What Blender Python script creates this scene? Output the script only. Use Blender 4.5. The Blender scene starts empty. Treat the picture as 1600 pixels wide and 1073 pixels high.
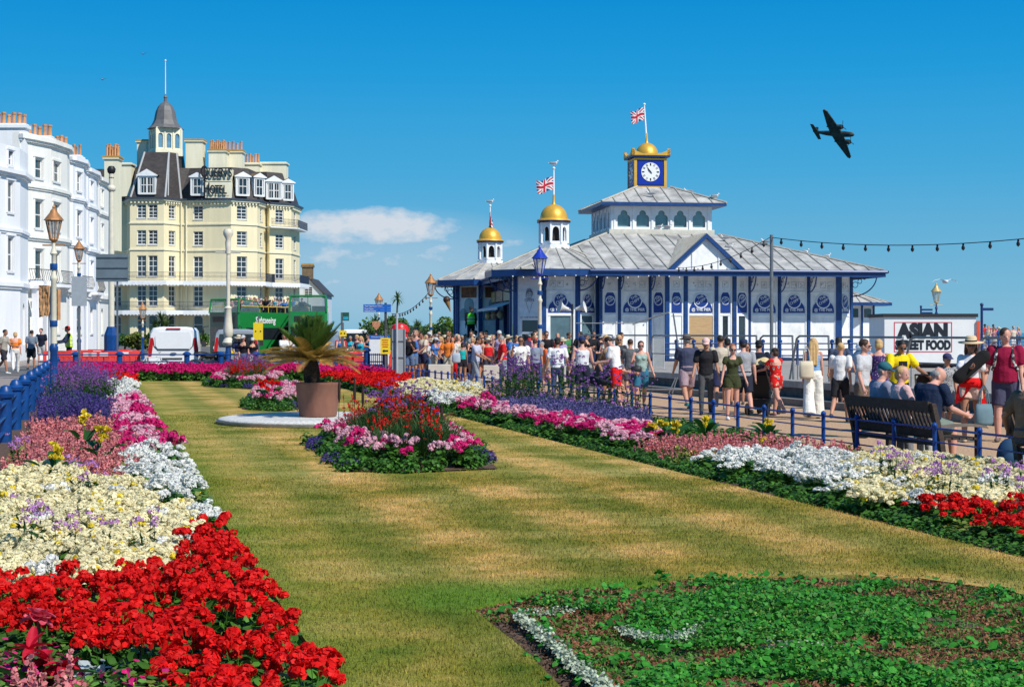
import bpy, math, random
import numpy as np
from mathutils import Matrix, Vector
R = math.radians
rnd = random.Random(7)
scene = bpy.context.scene
COL = scene.collection
F = 2500.0; CZ = 1.75; HOR = 520.0
cam_d = bpy.data.cameras.new("camera"); cam = bpy.data.objects.new("camera", cam_d); COL.objects.link(cam)
cam.location = (0, 0, CZ); cam.rotation_euler = (R(90), 0, 0)
cam_d.sensor_width = 36; cam_d.sensor_fit = 'HORIZONTAL'; cam_d.lens = 36 * F / 1600
cam_d.shift_y = -(536.5 - HOR) / 1600; cam_d.clip_start = .2; cam_d.clip_end = 120000
scene.camera = cam
EL = R(45); AZ = (0.70, -0.714)         # towards the sun: right and behind the camera
world = bpy.data.worlds.new("World"); scene.world = world; world.use_nodes = True
wn = world.node_tree; wn.nodes.clear()
def wnode(t, **k):
 n = wn.nodes.new(t)
 for a, b in k.items(): setattr(n, a, b)
 return n
sky = wnode('ShaderNodeTexSky'); sky.sky_type = 'NISHITA'; sky.sun_disc = False
sky.sun_elevation = EL; sky.sun_rotation = math.atan2(AZ[0], AZ[1]); sky.air_density = 1.0; sky.dust_density = .25; sky.ozone_density = 3.0
hs = wnode('ShaderNodeHueSaturation'); hs.inputs['Saturation'].default_value = 1.38; hs.inputs['Hue'].default_value = .477; hs.inputs['Value'].default_value = .80
wn.links.new(sky.outputs[0], hs.inputs['Color'])
tc = wnode('ShaderNodeTexCoord'); sep = wnode('ShaderNodeSeparateXYZ'); wn.links.new(tc.outputs['Generated'], sep.inputs[0])
def wmath(op, a, b=None, c=None, clamp=False):
 n = wnode('ShaderNodeMath', operation=op); n.use_clamp = clamp
 for i, v in enumerate((a, b, c)):
  if v is None: continue
  if isinstance(v, (int, float)): n.inputs[i].default_value = v
  else: wn.links.new(v, n.inputs[i])
 return n.outputs[0]
azi = wmath('DIVIDE', sep.outputs[0], wmath('MAXIMUM', sep.outputs[1], .05))      # tan of the azimuth
ele = wmath('DIVIDE', sep.outputs[2], wmath('MAXIMUM', sep.outputs[1], .05))
comb = wnode('ShaderNodeCombineXYZ'); wn.links.new(wmath('MULTIPLY', azi, 34), comb.inputs[0]); wn.links.new(wmath('MULTIPLY', ele, 62), comb.inputs[1])
cn = wnode('ShaderNodeTexNoise'); cn.inputs['Scale'].default_value = 1.1; cn.inputs['Detail'].default_value = 9; cn.inputs['Roughness'].default_value = .58
wn.links.new(comb.outputs[0], cn.inputs['Vector'])
def bump_at(a0, e0, wa, we):
 da = wmath('DIVIDE', wmath('SUBTRACT', azi, a0), wa); de = wmath('DIVIDE', wmath('SUBTRACT', ele, e0), we)
 r2 = wmath('ADD', wmath('MULTIPLY', da, da), wmath('MULTIPLY', de, de))
 return wmath('MAXIMUM', wmath('SUBTRACT', 1, r2), 0)
m = None
for a0, e0, wa, we, st in ((-.084, .066, .07, .016, .95), (-.045, .067, .026, .009, .7), (-.118, .066, .03, .014, .8), (-.08, .048, .075, .018, .5), (-.11, .044, .05, .016, .45), (-.105, .030, .05, .008, .36), (-.02, .050, .03, .012, .4), (.0, .056, .025, .007, .4), (-.12, .018, .05, .006, .3)):
 v = wmath('MULTIPLY', bump_at(a0, e0, wa, we), st)
 m = v if m is None else wmath('MAXIMUM', m, v)
dens = wmath('MULTIPLY', wmath('SUBTRACT', wmath('ADD', cn.outputs['Fac'], wmath('MULTIPLY', m, .62)), .70), 3.2, clamp=True)
dens = wmath('MULTIPLY', dens, wmath('MINIMUM', wmath('MULTIPLY', m, 3.5), .9))
dens = wmath('MAXIMUM', dens, wmath('MULTIPLY', bump_at(-.08, .04, .13, .04), .30))
gr = wnode('ShaderNodeValToRGB'); ge = gr.color_ramp.elements
SK = 1 / .085
for i, (p, c) in enumerate(((0., (.20, .46, .64)), (.04, (.14, .42, .64)), (.10, (.05, .36, .66)), (.16, (.010, .30, .66)), (.21, (.0, .245, .62)), (.6, (.01, .16, .42)), (1., (.02, .14, .38)))):
 e = ge[i] if i < 2 else ge.new(p)
 e.position = p; e.color = (*c, 1)
wn.links.new(sep.outputs[2], gr.inputs[0])
gs = wnode('ShaderNodeVectorMath', operation='SCALE'); gs.inputs['Scale'].default_value = SK; wn.links.new(gr.outputs[0], gs.inputs[0])
sm = wnode('ShaderNodeMix', data_type='RGBA'); sm.inputs['Factor'].default_value = .94; wn.links.new(hs.outputs[0], sm.inputs[6]); wn.links.new(gs.outputs[0], sm.inputs[7])
cm = wnode('ShaderNodeMix', data_type='RGBA'); wn.links.new(dens, cm.inputs['Factor']); wn.links.new(sm.outputs[2], cm.inputs[6])
cm.inputs[7].default_value = (7.6, 8.0, 8.6, 1)
bg = wnode('ShaderNodeBackground'); bg.inputs['Strength'].default_value = .085
wn.links.new(cm.outputs[2], bg.inputs['Color'])
wo = wnode('ShaderNodeOutputWorld'); wn.links.new(bg.outputs[0], wo.inputs[0])
sd = bpy.data.lights.new("sun", 'SUN'); sd.energy = 4.6; sd.angle = R(.5); sd.color = (1, .95, .86)
so = bpy.data.objects.new("sun", sd); COL.objects.link(so)
SUN = Vector((AZ[0] * math.cos(EL), AZ[1] * math.cos(EL), math.sin(EL)))
so.rotation_euler = SUN.to_track_quat('Z', 'Y').to_euler(); so.location = (0, -20, 60)
vs = scene.view_settings; vs.view_transform = 'Standard'; vs.look = 'None'; vs.gamma = 1; vs.exposure = 0.12; vs.use_curve_mapping = False
scene.cycles.max_bounces = 6; scene.cycles.transparent_max_bounces = 12
def X(px, d): return (px - 800) * d / F
def Z(py, d): return CZ - (py - HOR) * d / F
def D(py, z=0): return F * (CZ - z) / (py - HOR)
def G(px, py, z=0):
 d = D(py, z); return (X(px, d), d)
MATS = {}
def mat(name, col, rough=.7, metal=0, var=.12, scale=6.0, bump=0., bscale=40., spec=.4, rand=0., col2=None, stretch=(1, 1, 1), alpha=None, coat=0, trans=0, thr=None, hrand=0., isl=0.):
 """procedural principled material: noise between two tones, optional bump and per-object random tone"""
 if name in MATS: return MATS[name]
 m = bpy.data.materials.new(name); m.use_nodes = True; nt = m.node_tree; b = nt.nodes['Principled BSDF']
 b.inputs['Roughness'].default_value = rough; b.inputs['Metallic'].default_value = metal
 b.inputs['Specular IOR Level'].default_value = spec
 if coat: b.inputs['Coat Weight'].default_value = coat
 t = nt.nodes.new('ShaderNodeTexCoord'); mp = nt.nodes.new('ShaderNodeMapping'); mp.inputs['Scale'].default_value = stretch
 nt.links.new(t.outputs['Object'], mp.inputs[0])
 n = nt.nodes.new('ShaderNodeTexNoise'); n.inputs['Scale'].default_value = scale; n.inputs['Detail'].default_value = 5; n.inputs['Roughness'].default_value = .65
 nt.links.new(mp.outputs[0], n.inputs['Vector'])
 rp = nt.nodes.new('ShaderNodeValToRGB'); e = rp.color_ramp.elements
 a, c = thr if thr else (.3, .7)
 e[0].position = a; e[1].position = c
 if col2 is None:
  e[0].color = [max(0, x * (1 - var)) for x in col] + [1]; e[1].color = [min(1, x * (1 + var)) for x in col] + [1]
 else:
  e[0].color = list(col) + [1]; e[1].color = list(col2) + [1]
 nt.links.new(n.outputs['Fac'], rp.inputs[0]); out = rp.outputs[0]
 if rand or hrand:
  oi = nt.nodes.new('ShaderNodeObjectInfo'); h = nt.nodes.new('ShaderNodeHueSaturation')
  mr = nt.nodes.new('ShaderNodeMapRange'); mr.inputs['To Min'].default_value = 1 - rand; mr.inputs['To Max'].default_value = 1 + rand
  nt.links.new(oi.outputs['Random'], mr.inputs[0]); nt.links.new(mr.outputs[0], h.inputs['Value']); nt.links.new(out, h.inputs['Color'])
  if hrand:
   mm = nt.nodes.new('ShaderNodeMath'); mm.operation = 'MULTIPLY'; mm.inputs[1].default_value = 7.31; nt.links.new(oi.outputs['Random'], mm.inputs[0])
   fr = nt.nodes.new('ShaderNodeMath'); fr.operation = 'FRACT'; nt.links.new(mm.outputs[0], fr.inputs[0])
   m2 = nt.nodes.new('ShaderNodeMapRange'); m2.inputs['To Min'].default_value = .5 - hrand; m2.inputs['To Max'].default_value = .5 + hrand
   nt.links.new(fr.outputs[0], m2.inputs[0]); nt.links.new(m2.outputs[0], h.inputs['Hue'])
  out = h.outputs[0]
 if isl:         # every leaf, petal or blade a little different
  ge_ = nt.nodes.new('ShaderNodeNewGeometry'); m3 = nt.nodes.new('ShaderNodeMapRange'); m3.inputs['To Min'].default_value = 1 - isl; m3.inputs['To Max'].default_value = 1 + isl
  nt.links.new(ge_.outputs['Random Per Island'], m3.inputs[0]); h3 = nt.nodes.new('ShaderNodeHueSaturation'); nt.links.new(m3.outputs[0], h3.inputs['Value']); nt.links.new(out, h3.inputs['Color']); out = h3.outputs[0]
 nt.links.new(out, b.inputs['Base Color'])
 if bump:
  n2 = nt.nodes.new('ShaderNodeTexNoise'); n2.inputs['Scale'].default_value = bscale; n2.inputs['Detail'].default_value = 4; nt.links.new(mp.outputs[0], n2.inputs['Vector'])
  bp = nt.nodes.new('ShaderNodeBump'); bp.inputs['Strength'].default_value = bump; bp.inputs['Distance'].default_value = .02
  nt.links.new(n2.outputs['Fac'], bp.inputs['Height']); nt.links.new(bp.outputs[0], b.inputs['Normal'])
 if trans:       # thin leaves and petals let light through
  tr = nt.nodes.new('ShaderNodeBsdfTranslucent'); mx = nt.nodes.new('ShaderNodeMixShader'); mx.inputs[0].default_value = trans
  nt.links.new(out, tr.inputs['Color']); nt.links.new(b.outputs[0], mx.inputs[1]); nt.links.new(tr.outputs[0], mx.inputs[2])
  nt.links.new(mx.outputs[0], nt.nodes['Material Output'].inputs[0])
 if alpha is not None: b.inputs['Alpha'].default_value = alpha
 MATS[name] = m; return m
def glass(name, col=(.05, .08, .1), rough=.05, alpha=1.):
 m = mat(name, col, rough=rough, var=.3, scale=1.2, spec=.8, rand=.25)
 m.node_tree.nodes['Principled BSDF'].inputs['Alpha'].default_value = alpha
 return m
class MB:
 """collects shapes and builds ONE mesh object"""
 def __init__(s): s.v = []; s.f = []; s.m = []; s.k = 0; s.M = Matrix(); s.mi = 0
 def add(s, vs, fs):
  M = s.M; s.v += [tuple(M @ Vector(p)) for p in vs]
  s.f += [[i + s.k for i in f] for f in fs]; s.m += [s.mi] * len(fs); s.k += len(vs); return s
 def box(s, x0, x1, y0, y1, z0, z1):
  return s.add([(x, y, z) for x in (x0, x1) for y in (y0, y1) for z in (z0, z1)],
     [(0, 1, 3, 2), (4, 6, 7, 5), (0, 4, 5, 1), (2, 3, 7, 6), (0, 2, 6, 4), (1, 5, 7, 3)])
 def cbox(s, c, sz, b=0):
  x, y, z = c; a, d, h = [k / 2 for k in sz]
  if b: return s.prism([(x-a+b, y-d), (x+a-b, y-d), (x+a, y-d+b), (x+a, y+d-b), (x+a-b, y+d), (x-a+b, y+d), (x-a, y+d-b), (x-a, y-d+b)], z-h, z+h)
  return s.box(x - a, x + a, y - d, y + d, z - h, z + h)
 def prism(s, poly, z0, z1, top=None):
  n = len(poly); t = top or poly
  return s.add([(x, y, z0) for x, y in poly] + [(x, y, z1) for x, y in t],
     [tuple(range(n))[::-1], tuple(range(n, 2 * n))] + [(i, (i + 1) % n, n + (i + 1) % n, n + i) for i in range(n)])
 def ext(s, poly, y0, y1):                     # an x-z outline pushed along y
  n = len(poly)
  return s.add([(x, y0, z) for x, z in poly] + [(x, y1, z) for x, z in poly],
     [tuple(range(n)), tuple(range(n, 2 * n))[::-1]] + [((i + 1) % n, i, n + i, n + (i + 1) % n) for i in range(n)])
 def extx(s, poly, x0, x1):                    # a y-z outline pushed along x
  n = len(poly)
  return s.add([(x0, y, z) for y, z in poly] + [(x1, y, z) for y, z in poly],
     [tuple(range(n))[::-1], tuple(range(n, 2 * n))] + [(i, (i + 1) % n, n + (i + 1) % n, n + i) for i in range(n)])
 def tube(s, pts, r, n=8, cap=True, sy=1.):
  pts = [Vector(p) for p in pts]; rs = r if isinstance(r, (list, tuple)) else [r] * len(pts)
  vs, fs = [], []; up = None
  for i, p in enumerate(pts):
   d = (pts[min(i + 1, len(pts) - 1)] - pts[max(i - 1, 0)]).normalized()
   if up is None:
    up = Vector((0, 0, 1)) if abs(d.z) < .9 else Vector((0, 1, 0))
   a = d.cross(up).normalized(); b = d.cross(a).normalized(); up = -b if b.dot(up) < 0 else b
   b = a.cross(d)
   for k in range(n):
    t = 2 * math.pi * k / n; vs.append(tuple(p + a * math.cos(t) * rs[i] + b * math.sin(t) * rs[i] * sy))
  for i in range(len(pts) - 1):
   for k in range(n):
    k2 = (k + 1) % n; fs.append((i * n + k, i * n + k2, (i + 1) * n + k2, (i + 1) * n + k))
  if cap: fs += [tuple(range(n)), tuple(range((len(pts) - 1) * n, len(pts) * n))[::-1]]
  return s.add(vs, fs)
 def lathe(s, prof, n=12, c=(0, 0), ph=0., flat=None):
  vs, fs = [], []
  for r, z in prof:
   for k in range(n):
    t = 2 * math.pi * (k + ph) / n; vs.append((c[0] + r * math.cos(t), c[1] + r * math.sin(t), z))
  for i in range(len(prof) - 1):
   for k in range(n):
    k2 = (k + 1) % n; fs.append((i * n + k, i * n + k2, (i + 1) * n + k2, (i + 1) * n + k))
  fs += [tuple(range(n))[::-1], tuple(range((len(prof) - 1) * n, len(prof) * n))]
  return s.add(vs, fs)
 def ell(s, c, r, n=10, m=7):
  if isinstance(r, (int, float)): r = (r, r, r)
  vs = [(c[0], c[1], c[2] - r[2])]; fs = []
  for i in range(1, m):
   a = -math.pi / 2 + math.pi * i / m
   for k in range(n):
    t = 2 * math.pi * k / n; vs.append((c[0] + r[0] * math.cos(a) * math.cos(t), c[1] + r[1] * math.cos(a) * math.sin(t), c[2] + r[2] * math.sin(a)))
  vs.append((c[0], c[1], c[2] + r[2])); L = len(vs) - 1
  for k in range(n): fs.append((0, 1 + (k + 1) % n, 1 + k)); fs.append((L, L - n + k, L - n + (k + 1) % n))
  for i in range(m - 2):
   for k in range(n): fs.append((1 + i * n + k, 1 + i * n + (k + 1) % n, 1 + (i + 1) * n + (k + 1) % n, 1 + (i + 1) * n + k))
  return s.add(vs, fs)
 def mesh(s, name, mats, smooth=False):
  me = bpy.data.meshes.new(name); me.from_pydata(s.v, [], s.f)
  for m in (mats if isinstance(mats, (list, tuple)) else [mats]): me.materials.append(m)
  me.polygons.foreach_set('material_index', s.m)
  if smooth:
   me.polygons.foreach_set('use_smooth', [True] * len(s.f))
   if smooth != 'all': me.set_sharp_from_angle(angle=R(38))
  me.update(); return me
 def obj(s, name, mats, parent=None, smooth=False, loc=None, rz=0):
  return link(name, s.mesh(name, mats, smooth), parent, loc, rz)
def link(name, me, parent=None, loc=None, rz=0):
 o = bpy.data.objects.new(name, me); COL.objects.link(o)
 if parent: o.parent = parent
 if loc: o.location = loc
 if rz: o.rotation_euler.z = rz
 return o
def tag(o, label=None, cat=None, group=None, kind=None):
 if label: o['label'] = label
 if cat: o['category'] = cat
 if group: o['group'] = group
 if kind: o['kind'] = kind
 return o
def thing(name, label, cat, loc=(0, 0, 0), rz=0, group=None, s=1):
 o = bpy.data.objects.new(name, None); COL.objects.link(o); o.location = loc; o.rotation_euler.z = rz; o.scale = (s, s, s); o.empty_display_size = .3
 return tag(o, label, cat, group)
def copy_tree(o, parent=None, depth=0):
 c = o.copy(); COL.objects.link(c); c.parent = parent
 for ch in o.children: copy_tree(ch, c)
 return c
def dup(src, loc, rz=0, label=None, group=None, s=None, ry=0):
 c = copy_tree(src); c.location = loc; c.rotation_euler = (0, ry, rz)
 if s: c.scale = (s, s, s)
 if label: c['label'] = label
 if group: c['group'] = group
 return c
def segM(p0, p1, z=0):
 d = Vector((p1[0] - p0[0], p1[1] - p0[1])); L = d.length; d /= L
 return Matrix(((d.x, -d.y, 0, p0[0]), (d.y, d.x, 0, p0[1]), (0, 0, 1, z), (0, 0, 0, 1))), L
def wall(mb, p0, p1, z0, z1, holes=(), depth=.22, th=.3):
 """outer wall face p0->p1 (left to right seen from outside), real openings with reveals"""
 M, L = segM(p0, p1); old = mb.M; mb.M = old @ M
 xs = sorted({0, L} | {h[0] for h in holes} | {h[1] for h in holes}); zs = sorted({z0, z1} | {h[2] for h in holes} | {h[3] for h in holes})
 for i in range(len(xs) - 1):
  for j in range(len(zs) - 1):
   cx, cz = (xs[i] + xs[i + 1]) / 2, (zs[j] + zs[j + 1]) / 2
   if any(h[0] < cx < h[1] and h[2] < cz < h[3] for h in holes): continue
   mb.add([(xs[i], 0, zs[j]), (xs[i + 1], 0, zs[j]), (xs[i + 1], 0, zs[j + 1]), (xs[i], 0, zs[j + 1])], [(0, 1, 2, 3)])
 for a, b, c, d in [h[:4] for h in holes]:
  mb.add([(a, 0, c), (b, 0, c), (b, 0, d), (a, 0, d), (a, depth, c), (b, depth, c), (b, depth, d), (a, depth, d)],
   [(0, 4, 5, 1), (1, 5, 6, 2), (2, 6, 7, 3), (3, 7, 4, 0)])
 mb.M = old
def sash(parent, M, x0, x1, z0, z1, cols=2, rows=4, fr=None, gl=None, y=.15, arch=False, t=.06, name='window'):
 """window part (frame and bars) with a pane sub-part, in the wall frame M"""
 f = MB(); f.M = M
 f.box(x0, x1, y, y + .07, z0, z0 + t * 1.4); f.box(x0, x1, y, y + .07, z1 - t, z1); f.box(x0, x0 + t, y, y + .07, z0 + t * 1.4, z1 - t); f.box(x1 - t, x1, y, y + .07, z0 + t * 1.4, z1 - t)
 zm = (z0 + z1) / 2; f.box(x0 + t, x1 - t, y + .004, y + .066, zm - t * .5, zm + t * .5)
 b = t * .42
 for i in range(1, cols):
  xx = x0 + (x1 - x0) * i / cols; f.box(xx - b, xx + b, y + .01, y + .06, z0 + t * 1.4, zm - t * .5); f.box(xx - b, xx + b, y + .01, y + .06, zm + t * .5, z1 - t)
 for j in range(1, rows):
  if j * 2 == rows: continue
  zz = z0 + (z1 - z0) * j / rows; f.box(x0 + t, x1 - t, y + .015, y + .055, zz - b, zz + b)
 f.box(x0 - .05, x1 + .05, -.08, y, z0 - .1, z0)      # sill
 if arch:
  w = (x1 - x0) / 2; c = (x0 + x1) / 2; n = 8
  for sgn in (-1, 1):
   pts = [(c + sgn * w, z1)] + [(c + sgn * w * math.cos(math.pi / 2 * k / n), z1 - w + w * math.sin(math.pi / 2 * k / n)) for k in range(n + 1)]
   if sgn > 0: pts = pts[::-1]
   f.ext([pts[0]] + pts[1:], .012, y + .05)
 o = f.obj(name, fr, parent)
 g = MB(); g.M = M; g.box(x0 + t, x1 - t, y + .03, y + .04, z0 + t * 1.4, z1 - t)
 g.obj('pane', gl, o)
 return o
FONTB = None
def text(s, size, M, m, parent, name='lettering', ext=.01, off=0., align='CENTER', sx=1., slant=0):
 c = bpy.data.curves.new(name, 'FONT'); c.body = s; c.size = size; c.extrude = ext; c.offset = off; c.align_x = align; c.align_y = 'CENTER'; c.resolution_u = 3; c.shear = slant
 t = bpy.data.objects.new(name, c); COL.objects.link(t); dg = bpy.context.evaluated_depsgraph_get()
 me = bpy.data.meshes.new_from_object(t.evaluated_get(dg)); bpy.data.objects.remove(t)
 me.name = name
 me.transform(M @ Matrix(((sx, 0, 0, 0), (0, 0, -1, 0), (0, 1, 0, 0), (0, 0, 0, 1))))
 me.materials.clear(); me.materials.append(m)
 return link(name, me, parent)
T = Matrix.Translation
def RZ(a): return Matrix.Rotation(a, 4, 'Z')
def RX(a): return Matrix.Rotation(a, 4, 'X')
def RY(a): return Matrix.Rotation(a, 4, 'Y')
def lawnL(y): return -.885 - .262 * (y - 7.9)
def lawnR(y): return 3.89 - .245 * (y - 12.15)
def fenceR(y): return 11.035 - .27 * y
def fenceL(y): return -8.1 - .26 * (y - 25.6)
def beachW(y): return 6.84 - .29 * (y - 39.8)
def sheet(name, pts, z, m, label=None):
 o = MB().add([(x, y, z) for x, y in pts], [tuple(range(len(pts)))]).obj(name, m); o['kind'] = 'structure'; return o
asphalt = mat('asphalt', (.13, .125, .12), rough=.9, var=.25, scale=1.5, bump=.3, bscale=60)
gravelm = mat('bonded_gravel', (.34, .20, .11), rough=.95, scale=28, col2=(.60, .40, .24), thr=(.34, .62), bump=.5, bscale=70)
soilm = mat('soil', (.05, .028, .018), rough=1, scale=14, col2=(.16, .10, .07), bump=1., bscale=30)
pavem = mat('paving', (.30, .25, .22), rough=.9, var=.2, scale=3)
concm = mat('concrete', (.36, .34, .31), rough=.9, var=.25, scale=4, bump=.3, bscale=30)
wallm = mat('dark_seawall', (.07, .065, .06), rough=.95, scale=5, col2=(.17, .16, .15), bump=.6, bscale=12)
deckm = mat('pier_deck_boards', (.34, .31, .28), rough=.9, var=.2, scale=5, stretch=(6, .6, 1))
shore = [(36, -60), (16, 29), (8, 64), (0, 110), (-25, 250), (-75, 420), (-400, 1400), (-1500, 6000), (-9000, 15000), (-16000, 15000), (-16000, -60)]
sheet('ground', shore, 0, asphalt)
seam = mat('sea_water', (.03, .10, .14), rough=.18, var=.35, scale=.05, bump=.25, bscale=.6, spec=.4, stretch=(1, .3, 1))
sheet('sea', [(-60000, -60), (60000, -60), (60000, 90000), (-60000, 90000)], -5, seam)
hb = MB()
hills = [(-2200 + k * 60, 6500, max(0, 55 * math.sin(k * .14) + 18 * math.sin(k * .55 + 1)) * (1 - k / 34)) for k in range(34)]
hv = [(x, y, 0) for x, y, z in hills] + [(x, y + 150, z) for x, y, z in hills] + [(x, y + 900, -5) for x, y, z in hills]
n_ = len(hills); hb.add(hv, [(i, i + 1, n_ + i + 1, n_ + i) for i in range(n_ - 1)] + [(n_ + i, n_ + i + 1, 2 * n_ + i + 1, 2 * n_ + i) for i in range(n_ - 1)])
hb.obj('hills', mat('far_hills', (.10, .17, .19), rough=1, var=.2, scale=.01))['kind'] = 'structure'
sheet('pavement', [(fenceL(2) - .5, 2), (fenceL(2) - 4.2, 2), (fenceL(64) - 4.2, 64), (fenceL(64) - .5, 64)], .004, pavem)
sheet('far_pavement', [(-30.5, 60), (-30.5, 140), (-25.5, 140), (-25.5, 60)], .008, pavem)
sheet('promenade', [(fenceR(2) + .1, 2), (beachW(2), 2), (beachW(64), 64), (fenceR(64) + .1, 64)], .004, gravelm)
sheet('flower_bed_soil', [(lawnL(4) + .1, 4), (fenceL(4) - .25, 4), (fenceL(62.5), 62.5), (fenceR(62.5) - .1, 62.5), (fenceR(4) - .05, 4), (lawnR(4), 4)], .008, soilm)
def lawn_material():
 m = bpy.data.materials.new('dry_lawn'); m.use_nodes = True; nt = m.node_tree; b = nt.nodes['Principled BSDF']; b.inputs['Roughness'].default_value = .9; b.inputs['Specular IOR Level'].default_value = .15
 g = nt.nodes.new('ShaderNodeNewGeometry')
 def noise(sc, st, det=5, ro=.6):
  mp = nt.nodes.new('ShaderNodeMapping'); mp.inputs['Scale'].default_value = st; mp.inputs['Rotation'].default_value = (0, 0, R(-15)); nt.links.new(g.outputs['Position'], mp.inputs[0])
  n = nt.nodes.new('ShaderNodeTexNoise'); n.inputs['Scale'].default_value = sc; n.inputs['Detail'].default_value = det; n.inputs['Roughness'].default_value = ro; nt.links.new(mp.outputs[0], n.inputs[0]); return n.outputs['Fac']
 def ramp(fac, els):
  r = nt.nodes.new('ShaderNodeValToRGB'); r.color_ramp.elements[0].position = els[0][0]; r.color_ramp.elements[0].color = (*els[0][1], 1)
  r.color_ramp.elements[1].position = els[-1][0]; r.color_ramp.elements[1].color = (*els[-1][1], 1)
  for p, c in els[1:-1]:
   e = r.color_ramp.elements.new(p); e.color = (*c, 1)
  nt.links.new(fac, r.inputs[0]); return r.outputs[0]
 def mix(f, a, c, bt='MIX'):
  x = nt.nodes.new('ShaderNodeMix'); x.data_type = 'RGBA'; x.blend_type = bt
  for k, v in ((0, f), (6, a), (7, c)):
   if isinstance(v, (int, float)): x.inputs[k].default_value = v
   else: nt.links.new(v, x.inputs[k])
  return x.outputs[2]
 big = noise(.62, (1.0, 1.25, 1), 7, .66); mid = noise(5, (1, 1, 1), 5, .6); fine = noise(42, (1, 1, 1), 4, .8); vf = noise(170, (1, 1, 1), 2, .7)
 base = ramp(big, [(.30, (.105, .125, .016)), (.43, (.205, .175, .03)), (.54, (.33, .24, .07)), (.68, (.46, .32, .13))])
 m2 = ramp(mid, [(.3, (.62, .78, .55)), (.5, (1, 1, 1)), (.72, (1.22, 1.1, 1.05))])
 f2 = ramp(fine, [(.28, (.5, .6, .42)), (.5, (1, 1, 1)), (.7, (1.4, 1.3, 1.3))])
 v2 = ramp(vf, [(.3, (.62, .66, .6)), (.5, (1, 1, 1)), (.7, (1.35, 1.3, 1.25))])
 c = mix(1., mix(1., mix(1., base, m2, 'MULTIPLY'), f2, 'MULTIPLY'), v2, 'MULTIPLY')
 sp = nt.nodes.new('ShaderNodeSeparateXYZ'); nt.links.new(g.outputs['Position'], sp.inputs[0])
 def mth(op, a, b_=None, cl=False):
  n = nt.nodes.new('ShaderNodeMath'); n.operation = op; n.use_clamp = cl
  for i, v in enumerate((a, b_)):
   if v is None: continue
   if isinstance(v, (int, float)): n.inputs[i].default_value = v
   else: nt.links.new(v, n.inputs[i])
  return n.outputs[0]
 bnd = mth('SINE', mth('MULTIPLY', mth('ADD', mth('ADD', sp.outputs[0], mth('MULTIPLY', sp.outputs[1], .256)), mth('MULTIPLY', mid, .25)), 4.6))
 c = mix(1., c, ramp(mth('ADD', mth('MULTIPLY', bnd, .5), .5), [(.15, (.70, .86, .66)), (.85, (1.26, 1.16, 1.2))]), 'MULTIPLY')
 x, y = sp.outputs[0], sp.outputs[1]
 dy = mth('DIVIDE', mth('SUBTRACT', y, 10.4), .9); dx = mth('DIVIDE', mth('SUBTRACT', x, .75), 2.0)
 g1 = mth('SUBTRACT', 1.15, mth('ADD', mth('MULTIPLY', dx, dx), mth('MULTIPLY', dy, dy)), True)
 ledge = mth('SUBTRACT', x, mth('ADD', mth('MULTIPLY', y, -.262), 1.185))           # distance from the left bed
 g2 = mth('MULTIPLY', mth('SUBTRACT', 1, mth('DIVIDE', ledge, 1.3), True), .5)
 gr = mth('MULTIPLY', mth('MAXIMUM', g1, g2), mth('ADD', mid, .45), True)
 green = mix(1., ramp(fine, [(.25, (.03, .085, .004)), (.5, (.08, .18, .014)), (.75, (.18, .30, .035))]), v2, 'MULTIPLY')
 c = mix(gr, c, green)
 m3 = nt.nodes.new('ShaderNodeMapRange'); m3.inputs['To Min'].default_value = .62; m3.inputs['To Max'].default_value = 1.5; nt.links.new(g.outputs['Random Per Island'], m3.inputs[0])
 h3 = nt.nodes.new('ShaderNodeHueSaturation'); nt.links.new(m3.outputs[0], h3.inputs['Value']); nt.links.new(c, h3.inputs['Color']); c = h3.outputs[0]
 nt.links.new(c, b.inputs['Base Color'])
 bp = nt.nodes.new('ShaderNodeBump'); bp.inputs['Strength'].default_value = .6; bp.inputs['Distance'].default_value = .015; nt.links.new(fine, bp.inputs['Height']); nt.links.new(bp.outputs[0], b.inputs['Normal'])
 return m
lawnm = lawn_material()
BEDTIP = G(735, 958)
carpet_edge = [G(735, 958), G(800, 946), G(900, 935), G(1040, 918), G(1180, 908), G(1320, 906), G(1440, 912), G(1540, 926), G(1640, 945), G(1760, 985)]
carpet_left = [G(735, 958), G(765, 982), G(815, 1022), G(868, 1076), G(930, 1150)]
LYB = 56.8
lawn_pts = [(lawnL(6.5), 6.5)] + [(lawnL(y), y) for y in (12, 20, 30, 40, LYB)] + [(lawnR(y), y) for y in (LYB, 40, 30, 20, 12, 9.5)]
ll = MB()
outl = [(lawnL(6.0), 6.0), (lawnL(LYB), LYB), (lawnR(LYB), LYB), (lawnR(8.2), 8.2)] + carpet_edge[::-1] + carpet_left[1:]
ll.add([(x, y, .04) for x, y in outl], [tuple(range(len(outl)))])
ll.add([(x, y, .04) for x, y in outl] + [(x, y, 0.) for x, y in outl], [(i, (i + 1) % len(outl), len(outl) + (i + 1) % len(outl), len(outl) + i) for i in range(len(outl))])
lo = ll.obj('lawn', lawnm); lo['kind'] = 'structure'
def in_poly(x, y, P):
 c = False; n = len(P); j = n - 1
 for i in range(n):
  if (P[i][1] > y) != (P[j][1] > y) and x < (P[j][0] - P[i][0]) * (y - P[i][1]) / (P[j][1] - P[i][1]) + P[i][0]: c = not c
  j = i
 return c
def in_poly_np(x, y, P):
 c = np.zeros(len(x), bool); j = len(P) - 1
 for i in range(len(P)):
  xi, yi = P[i]; xj, yj = P[j]
  if yi != yj: c ^= ((yi > y) != (yj > y)) & (x < (xj - xi) * (y - yi) / (yj - yi) + xi)
  j = i
 return c
nr = np.random.default_rng(5)
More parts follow.
